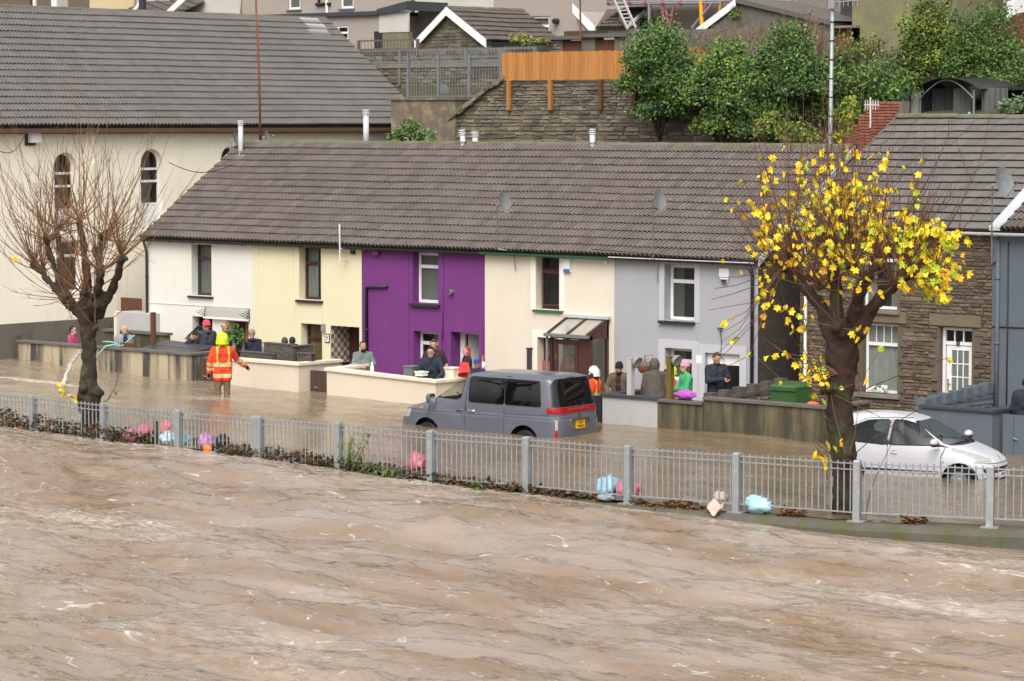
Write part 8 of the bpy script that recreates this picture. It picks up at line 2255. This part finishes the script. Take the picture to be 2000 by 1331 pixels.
# clear canopy over the first door
h=houses[0];cl,cr=U(402,612),U(489,603);cz=float(onv(450,602,0)[2]);q=MB();n=8;V=[];cf=float(onu(398,617,cl)[1])
for i in range(n+1):
    t=i/n;y=-.01+(max(cf,-1.0))*t;z=cz-.30*t*t
    V+=[(cl,y,z),(cr,y,z)]
q.add(V,[(2*i,2*i+1,2*i+3,2*i+2) for i in range(n)]);cp=q.build('door_canopy',M['polycarb'],h)
q=MB();yf,zf_=V[-1][1],V[-1][2];q.bar((cl,yf,zf_),(cr,yf,zf_),.05);q.build('front_rail',M['upvc'],cp)
for x in (cl+.03,cr-.03):
    q=MB();q.tube([(x,V[2*i][1],V[2*i][2]-.02) for i in range(n+1)],.014,5);q.tube([(x,-.02,cz),(x,-.02,cz-.34)],.018,5)
    for i in (1,2,3,4):q.tube([(x,-.03,cz-.06*i-.05),(x,-.10*i,cz-.03*i)],.010,4)
    q.build('bracket',M['dark_frame'],cp)
# wicker sofa and black cover
so=thing('wicker_sofa','grey brown wicker garden sofa behind the pinkish wall','sofa',(-9.2,-2.7,-.4));M['wicker']=mat('wicker',(.135,.115,.095),.85,(.085,.072,.06),14,.7,rand=.25)
def wick(name,p0,p1,z0,z1,d=.14):
    a,c=Vector((*p0,0)),Vector((*p1,0));t=(c-a).normalized();nn=Vector((t.y,-t.x,0));L_=(c-a).length;q=MB();q.add([(*(a).xy,z0),(*(c).xy,z0),(*(c-nn*d).xy,z0),(*(a-nn*d).xy,z0),(*a.xy,z1),(*c.xy,z1),(*(c-nn*d).xy,z1),(*(a-nn*d).xy,z1)],[(0,1,5,4),(1,2,6,5),(2,3,7,6),(3,0,4,7),(4,5,6,7)])
    o=q.build(name,M['dark_frame'],so);w_=MB();nz=int((z1-z0)/.034);nx=int(L_/.09)
    for i in range(nz):
        for j in range(nx):
            b0=a+t*(j*L_/nx);b1=a+t*((j+.92)*L_/nx);zz=z0+i*.034;e=.010+.012*((i+j) % 2)
            w_.add([(*(b0+nn*.004).xy,zz),(*(b1+nn*.004).xy,zz),(*(b1+nn*.004).xy,zz+.029),(*(b0+nn*.004).xy,zz+.029),(*((b0+b1)/2+nn*e).xy,zz+.004),(*((b0+b1)/2+nn*e).xy,zz+.025)],[(0,4,5,3),(4,1,2,5),(0,1,4),(3,5,2)])
    w_.box(min(a.x,c.x)-.02,min(a.y,c.y)-.03,z1,max(a.x,c.x)+.02,max(a.y,c.y)+.16,z1+.03);tag(w_.build('weave',M['wicker'],o),kind='stuff')
sx0,sx1,sx2=[float(onv(x,690,-3.2)[0]) for x in (470,537,584)]
zb_=float(onv(540,673,-3.2)[2]);za_=float(onv(500,690,-3.2)[2])
wick('long_back',(sx0,-3.2),(sx1,-3.2),.2,za_);wick('high_back',(sx1-.45,-3.16),(sx2-.25,-3.16),.2,zb_);wick('end_panel',(sx2-.24,-3.16),(sx2-.2,-2.5),.2,zb_-.03);wick('low_arm',(sx2-.18,-3.1),(sx2+.35,-3.1),.2,za_+.06)
co=thing('black_cover','large flat black folded cover on the left garden behind the streaked wall','cover',(-13,-2.8,.3))
cp_=[onv(270,682,-3.0),onv(372,690,-3.25),onv(421,676,-1.9),onv(325,664,-1.5)];cp_=[Vector(p) for p in cp_];m0,m1=cp_[0].lerp(cp_[3],.45),cp_[1].lerp(cp_[2],.45)
for quad in ((cp_[0],cp_[1],m1,m0),(m0+Vector((0,.01,.01)),m1+Vector((0,.01,.01)),cp_[2],cp_[3])):
    q=MB();dz=Vector((0,0,-.05));q.add([*quad,*[p+dz for p in quad]],[(0,1,2,3),(7,6,5,4),(0,4,5,1),(1,5,6,2),(2,6,7,3),(3,7,4,0)]);q.build('cover_leaf',mat('vinyl',(.035,.037,.042),.45,(.05,.05,.055),4,.6) if 'vinyl' not in bpy.data.materials else bpy.data.materials['vinyl'],co)
q=MB();q.add([(p.x,p.y,-.4) for p in cp_]+[tuple(p+Vector((0,0,-.06))) for p in cp_],[(0,1,5,4),(1,2,6,5),(2,3,7,6),(3,0,4,7)]);q.build('tub',M['black_paint'],co)
# lamp column, mast, flues, dishes, aerials
lp=thing('lamp_post','tall thin grey steel pole with black bands in front of the bushes','lamp post',tuple(onv(1622,285,8.7)))
a,c=Vector(onv(1621,300,8.7)),Vector(onv(1626,6,8.7));q=MB();q.tube([a-Vector((0,0,3.5)),a,c],[.075,.062,.05],10);q.build('pole',M['galv'],lp,smooth=True)
for k in range(7):t=.12+k*.125;p_=a.lerp(c,t);q=MB();q.tube([p_,p_+Vector((0,0,.03))],.068,10);q.build('band',M['black_paint'],lp)
q=MB();q.box(c.x-.09,c.y-.09,c.z-.16,c.x+.12,c.y+.09,c.z+.1);q.tube([c+Vector((.1,0,.02)),c+Vector((.9,0,.04))],.02,6)
for k in range(5):q.tube([c+Vector((.2+k*.15,0,-.1)),c+Vector((.2+k*.15,0,.12))],.012,4)
q.build('lantern_box',M['galv'],lp)
ms=thing('mast','tall rusty brown pole standing up behind the left end of the ridge','mast',tuple(onv(509,285,4.3)));q=MB();q.tube([Vector(onv(509,285,4.3)),Vector(onv(506,150,4.3)),Vector(onv(499,-20,4.3))],[.038,.034,.028],8);q.build('pole',M['rust'],ms,smooth=True)
m2=thing('mast','thin rusty pole standing by the brown gates in front of the kitchen extension','mast',tuple(onv(1134,76,15.3)));q=MB();q.tube([Vector(onv(1134,80,15.3)),Vector(onv(1133,-15,15.3))],.03,6);q.build('pole',M['rust'],m2)
def flue(label,px,pb,pt,v,r,plate_=True,m='flue',tilt=0.0):
    a,c=Vector(onv(px,pb,v)),Vector(onv(px+tilt,pt,v));t=thing('flue',label,'flue',a,0,'flue pipes on the row roof');q=MB();q.tube([a-Vector((0,0,.25)),c],r,12);q.build('pipe',M[m],t,smooth=True)
    q=MB();d_=(c-a).normalized()
    for k in range(3):p_=c+d_*(k*.055-.03);q.tube([p_,p_+d_*.03],[r*1.28,r*1.22],12)
    q.build('cowl',M[m],t)
    if plate_:
        q=MB();X_,Y_=Vector((1,0,0)),Vector((0,cos(ang),sin(ang)));o_=a+Vector((0,-sin(ang),cos(ang)))*.03
        q.add([o_-X_*.27-Y_*.22,o_+X_*.27-Y_*.22,o_+X_*.22+Y_*.18,o_-X_*.22+Y_*.18]+[o_+Vector((r*1.5*cos(i*.785),r*1.5*sin(i*.785),.10)) for i in range(8)],[(0,1,2,3),(4,5,6,7,8,9,10,11)]);q.build('flashing',M['lead'],t)
def onslope(px,py):
    rr=ray(px,py);n_=np.array((0,-sin(ang),cos(ang)));p0=np.array((0,-.12,EZ+.0));return CAM+rr*(((p0-CAM) @ n_)/(rr @ n_))
def flue_s(label,px,pb,pt,r,**k):p=onslope(px,pb);flue(label,px,pb,pt,float(p[1]),r,**k)
flue_s('grey flue pipe at the left gable end of the row roof',470,303,243,.075);flue_s('short leaning white flue with a lead flashing plate near the ridge above the purple cottage',906,286,262,.075,tilt=-3);flue_s('short upright white flue with flashing plate above the grey cottage ridge',1157,288,260,.075)
flue('tall white flue pipe standing behind the ridge by the chapel eaves',715,285,222,4.6,.085,False);flue('flue cowl just showing over the ridge beside the leaning flue',928,280,265,4.3,.085,False)
def dish(label,px,py,v,pole,r=.26,face=(-.35,-.94)):
    c=Vector(onv(px,py,v));t=thing('satellite_dish',label,'satellite dish',c,0,'satellite dishes on the roofs');f=Vector((*face,.25)).normalized();R_=f.to_track_quat('Z','Y').to_matrix();q=MB();V=[];nn=20
    for k in range(5):
        rr=r*k/4
        for i in range(nn):a_=2*pi*i/nn;V.append(c+R_ @ Vector((rr*.92*cos(a_),rr*1.08*sin(a_),.25*rr*rr/r)))
    q.add(V,[(k*nn+i,k*nn+(i+1)%nn,(k+1)*nn+(i+1)%nn,(k+1)*nn+i) for k in range(4) for i in range(nn)]);q.build('reflector',M['dish'],t,smooth=True)
    q=MB();e=c+R_ @ Vector((0,-r*.2,r*1.35));q.tube([c+R_ @ Vector((0,-r,.05)),e],.012,5);q.blob(e,.04,8,5);q.build('lnb_arm',M['galv_dull'],t)
    q=MB();b=c-f*.10;pts=[b]+[Vector(onv(*p)) for p in pole];q.tube([c,b],.03,6);q.tube(pts,.019,6);q.build('pole',M['galv'],t)
dish('satellite dish on a pole at the eaves between the purple and ivory cottages',983,397,-.9,[(971,400,-.9),(971,486,-.32),(1003,492,-.10),(1006,528,-.06)],face=(1.0,.07));dish('satellite dish on a pole at the eaves of the grey cottage',1286,393,-.9,[(1275,396,-.9),(1275,505,-.28),(1283,512,-.08),(1284,550,-.05)],face=(1.0,.07))
dish('large satellite dish on a pole at the far right above the stone house gutter',1957,358,-1.0,[(1938,362,-.95),(1937,470,-.30),(1937,515,-.10)],.33,(.95,-.12));dish('small satellite dish at the top of the left gable beside the flue',458,272,3.4,[(450,275,3.4),(450,300,3.4)],.20,(.9,.4));dish('small dish peeping over the ridge beside the rusty mast',519,268,4.4,[(519,285,4.4)],.18,(.9,.4))
ae=thing('tv_aerial','slim white pole aerial bracketed to the eaves of the yellow cottage','aerial',tuple(onv(663,500,-.3)));q=MB();q.tube([Vector(onv(663,438,-.38)),Vector(onv(664,511,-.38))],.022,6);q.tube([Vector(onv(664,486,-.38)),Vector(onv(676,486,-.02))],.016,5);q.tube([Vector(onv(664,510,-.38)),Vector(onv(677,508,-.02))],.016,5);q.build('pole',M['white_gutter'],ae)
ae=thing('tv_aerial','small white multi rod aerial in front of the red brick chimney','aerial',tuple(onv(1700,240,4.6)));q=MB();q.tube([Vector(onv(1700,250,4.6)),Vector(onv(1700,190,4.6))],.02,5)
for k in range(6):q.tube([Vector(onv(1690+k*5,205,4.6))+Vector((0,0,-.12)),Vector(onv(1690+k*5,205,4.6))+Vector((0,0,.12))],.010,4)
q.tube([Vector(onv(1688,205,4.6)),Vector(onv(1718,206,4.6))],.012,4);q.build('rods',M['white_gutter'],ae)
# sheds and gazebo above the stone house ridge
TV=11.3;tz=6.9
te=thing('terrace_wall','rendered terrace edge carrying the grey shed and black gazebo','wall',(3,TV,3));q=MB();xa,xb=float(onv(1700,225,TV)[0]),14.0;q.box(xa,TV-.5,2.5,xb,TV+5,tz);q.build('wall_body',M['drab_render'],te)
shd=thing('grey_shed','pale grey panelled garden shed with black edges left of the gazebo','shed',(float(onv(1755,225,TV)[0]),TV,tz));M['shed_grey']=mat('shed_grey',(.30,.285,.27),.8,(.25,.24,.225),3,.5)
xs=[float(onv(x,200,TV)[0]) for x in (1716,1752,1778,1797)];zt_=float(onv(1740,168,TV)[2])
for a,c in zip(xs,xs[1:]):q=MB();q.box(a+.02,TV,tz,c-.02,TV+1.2,zt_);q.build('panel',M['shed_grey'],shd)
for x in xs:q=MB();q.box(x-.019,TV-.03,tz,x+.019,TV+1.2,zt_);q.build('edge',M['black_paint'],shd)
q=MB();q.box(xs[0]-.08,TV-.1,zt_+.002,xs[-1]+.05,TV+1.3,zt_+.05);q.build('roof',M['black_paint'],shd)
gz_=thing('gazebo','black arched gazebo with grey side curtains above the stone house ridge','gazebo',(float(onv(1870,225,TV)[0]),TV,tz));GX=[float(onv(x,200,TV)[0]) for x in (1797,1902,1958)];ze=float(onv(1830,175,TV)[2]);zp=float(onv(1860,152,TV)[2])
for x in GX[:2]:
    for y in (TV,TV+2.2):q=MB();q.tube([(x,y,tz),(x,y,ze)],.035,6);q.build('post',M['galv_dull'],gz_)
q=MB();n=10;V=[]
for y in (TV-.15,TV+2.4):
    for i in range(n+1):t=i/n;V.append((GX[0]-.1+(GX[1]-GX[0]+.35)*t,y,ze+(zp-ze)*sin(pi*t) ** .8))
q.add(V,[(i,i+1,n+2+i,n+1+i) for i in range(n)]);q.build('canopy',M['black_paint'],gz_)
q=MB();q.tube([(GX[0]+(GX[1]-GX[0])*i/10,TV-.02,ze-.25+.5*sin(pi*i/10)) for i in range(11)],.02,5,caps=False);q.build('arch_bar',M['galv_dull'],gz_)
for a,c,m_ in ((GX[0]+.03,GX[0]+.85,'coping_slate'),(GX[0]+.87,GX[1]-.25,'curtain_grey'),(GX[1]+.06,GX[2],'curtain_grey')):
    _m('curtain_grey',(.13,.126,.12));q=MB();k=14;V=[]
    for i in range(k+1):x=a+(c-a)*i/k;y=TV+(.55 if m_=='coping_slate' else .3)+.05*sin(i*2.2);V+=[(x,y,tz),(x,y,ze+.03)]
    q.add(V,[(2*i,2*i+2,2*i+3,2*i+1) for i in range(k)]);q.build('side_curtain',M[m_],gz_)
q=MB();q.box(GX[1]+.0,TV+.9,ze-.02,GX[2]+.1,TV+2.4,ze+.06);q.build('flat_roof',M['black_paint'],gz_)
gb=thing('gas_bottle','small pale blue bottle on the terrace in front of the gazebo','bottle',tuple(onv(1893,224,TV-.2)));p=Vector(gb.location);p.z=tz;q=MB();q.lathe([(.09,0),(.10,.03),(.10,.20),(.06,.26),(.03,.28),(.03,.32)],p,12);q.build('shell',mat('pale_blue',(.16,.36,.46),.5),gb,smooth=True)
# bin, garden lamps, basket, bucket and odds and ends in the gardens
bn=thing('wheelie_bin','green wheelie bin behind the mossy garden wall by the alley','bin',tuple(onv(1532,785,-2.5)));x0,x1=[float(onv(x,770,-2.6)[0]) for x in (1508,1557)];zt_=float(onv(1532,757,-2.6)[2]);_m('bin_green',(.045,.12,.035),rough=.5)
q=MB();q.add([(x0+.06,-2.6,-.35),(x1-.06,-2.6,-.35),(x1-.06,-2.1,-.35),(x0+.06,-2.1,-.35),(x0,-2.65,zt_),(x1,-2.65,zt_),(x1,-2.0,zt_),(x0,-2.0,zt_)],[(0,1,5,4),(1,2,6,5),(2,3,7,6),(3,0,4,7)]);q.box(x0-.02,-2.68,zt_-.07,x1+.02,-2.655,zt_);q.build('bin_body',M['bin_green'],bn)
q=MB();q.add([(x0-.02,-2.69,zt_+.003),(x1+.02,-2.69,zt_+.003),(x1+.02,-1.98,zt_+.003),(x0-.02,-1.98,zt_+.003),(x0+.03,-2.64,zt_+.06),(x1-.03,-2.64,zt_+.06),(x1-.03,-2.0,zt_+.1),(x0+.03,-2.0,zt_+.1)],[(0,1,5,4),(1,2,6,5),(2,3,7,6),(3,0,4,7),(4,5,6,7)]);q.build('lid',M['bin_green'],bn)
_m('lamp_shade',(.27,.28,.25))
for (px,pt,v,m_,lab,lab2) in ((1232,701,-3.5,'wall_light','white square post on the slate coping left of the hooded poncho','grey dome lamp on the white post'),(1309,698,-3.5,'mossy_post','mossy brown wooden post in front of the yellow helmet','grey dome lamp beside the mossy post')):
    if m_ not in M:M[m_]=mat('mossy_post',(.16,.115,.02),.9,(.10,.085,.02),4,.7)
    p=onv(px,pt,v);t=thing('garden_post',lab,'post',(float(p[0]),v,.5));q=MB();q.box(p[0]-.065,v-.065,.45,p[0]+.065,v+.065,p[2]);q.box(p[0]-.075,v-.075,p[2]+.001,p[0]+.075,v+.075,p[2]+.02);q.build('shaft',M[m_],t)
    t=thing('dome_lamp',lab2,'lamp',(p[0]+.17,v,p[2]-.1));c=Vector((p[0]+.17,v,p[2]-.06));q=MB();q.lathe([(.035,-.10),(.10,-.06),(.135,.02),(.14,.06),(.12,.05),(.001,.03)],c,16,T=Matrix.Rotation(rad(115),3,'Y'),caps=False);q.tube([c,(p[0]+.05,v,p[2]-.06)],.03,6);q.build('shade',M['lamp_shade'],t,smooth=True)
p=Vector(onv(1258,719,-.35));hb=thing('hanging_basket','brown coir hanging basket with dead stems on the grey cottage wall','basket',p);q=MB();q.lathe([(.17,.04),(.16,-.03),(.11,-.11),(.01,-.14)],p,16,caps=False);q.build('liner',M['rust'],hb,smooth=True)
q=MB();rs=random.Random(3);_=[q.tube([p+Vector((rs.uniform(-.12,.12),rs.uniform(-.1,.1),.02)),p+Vector((rs.uniform(-.2,.2),rs.uniform(-.15,.15),rs.uniform(.1,.32)))],.006,4) for i in range(14)];q.tube([p+Vector((0,.34,.3)),p+Vector((0,0,.3)),p+Vector((.14,0,.02))],.008,4);q.build('dead_stems',M['dead'],hb)
p=Vector(onv(907,722,-2.9));bk=thing('bucket','bright red plastic bucket tilted behind the van bonnet','bucket',p);T=Matrix.Rotation(rad(158),4,'X') @ Matrix.Rotation(.35,4,'Y');q=MB();q.lathe([(.11,-.15),(.15,.12),(.165,.13),(.165,.15),(.15,.15),(.105,-.13)],p,20,T=T);q.build('pail',mat('bucket_red',(.75,.05,.045),.35),bk,smooth=True);q=MB();q.tube([p+T @ Vector((.16*cos(a),.02,.12+.15*sin(a))) for a in np.linspace(0,pi,9)],.006,4);q.build('handle',M['galv'],bk)
p=Vector(onv(942,716,-2.1));mo=thing('mop','yellow handled mop upright beside the blue cap','mop',p);q=MB();q.tube([Vector(onv(940,740,-2.1)),Vector(onv(943,695,-2.1))],.014,6);q.build('pole',M['plate_yellow'],mo);q=MB();q.blob(Vector(onv(944,714,-2.1)),.07,8,6,sz=(.8,.6,1.4));q.build('head',M['white_plastic'],mo,smooth=True)
def coat_pile(label,name,cat,px,py,v,r,m,seed,sz):t=MB();t.blob((0,0,0),r,26,14,sz=sz);t.V=[tuple(Vector(a)*(1+.22*mnoise.noise(Vector(a)/r*2.6+Vector((seed,0,0)))+.26*(1-abs(mnoise.noise(Vector(a)/r*4)))-.2)) for a in t.V];o=mk(name,t.V,t.F,m,None,smooth=True,local=True);o.location=onv(px,py,v);tag(o,label,cat)
coat_pile('orchid purple coat heaped on the coping in front of the green top','coat','coat',1338,771,-3.45,.22,M['orchid'],3,(1.25,.7,.5));coat_pile('orange plastic sack showing over the mossy wall beside the yellow tree','sack','sack',1587,793,-2.9,.16,mat('sack_orange',(.75,.14,.05),.4),5,(1.1,.8,.6));coat_pile('white crumpled carrier bag on the ivory wall beside the bearded man','carrier_bag','bag',692,716,-2.6,.14,M['grey_cloth'],7,(1.3,.7,.6))
def crate_box(label,name,cat,px,py,v,w_,d_,hh,m):p=Vector(onv(px,py,v));t=thing(name,label,cat,p);q=MB();q.box(p.x-w_/2,p.y-d_/2,p.z-hh,p.x+w_/2,p.y+d_/2,p.z);q.build('box',m,t);q=MB();q.box(p.x-w_/2-.02,p.y-d_/2-.02,p.z+.001,p.x+w_/2+.02,p.y+d_/2+.02,p.z+.03);q.build('lid',m,t)
crate_box('grey lidded storage box behind the ivory wall left of the leaning man','storage_box','box',805,717,-2.9,.30,.3,.3,M['galv_dull']);crate_box('shallow white tub on the ivory wall beside the leaning man','plastic_tub','tub',823,728,-3.4,.24,.2,.08,M['white_plastic']);crate_box('pale wooden crate behind the ivory wall right of the polo shirt man','wooden_crate','crate',884,720,-2.7,.34,.3,.3,M['coping_cream']);crate_box('low black box beside the chequered doorway','black_box','box',655,708,-1.9,.75,.4,.5,M['black_paint']);crate_box('dark brown downpipe boxing on the ivory wall left of the red board','pipe_box','box',1034,682,-.08,.09,.1,.85,M['dark_frame'])
p=Vector(onv(727,722,-3.3));bt=thing('spray_bottle','white spray bottle standing on the ivory wall near the bearded man','bottle',p);q=MB();q.lathe([(.045,0),(.05,.02),(.05,.15),(.025,.20),(.025,.25),(.015,.27)],p-Vector((0,0,.08)),12);q.build('shell',M['white_plastic'],bt,smooth=True)
for k,(a,c) in enumerate((((0,296,-6),(52,258,-14)),((1172,486,-.3),(1490,512,-.35)),((330,318,-.5),(455,322,-1)))):
    a,c=Vector(onv(*a[:2],0 if k else-12)),Vector(onv(*c[:2],0 if k else-3.6));q=MB();q.tube([a.lerp(c,i/8)-Vector((0,0,.25*sin(pi*i/8)*(k != 1)))-(Vector((0,.34,0)) if k==1 else Vector((0,0,0))) for i in range(9)],.012,4)
    tag(q.build('cable',M['cable']),('overhead wire running off the left edge to the chapel eaves','pale wire along the gutter of the grey cottage','thin wire crossing in front of the chapel wall near the gable')[k],'cable')
print('objects',len(bpy.data.objects))
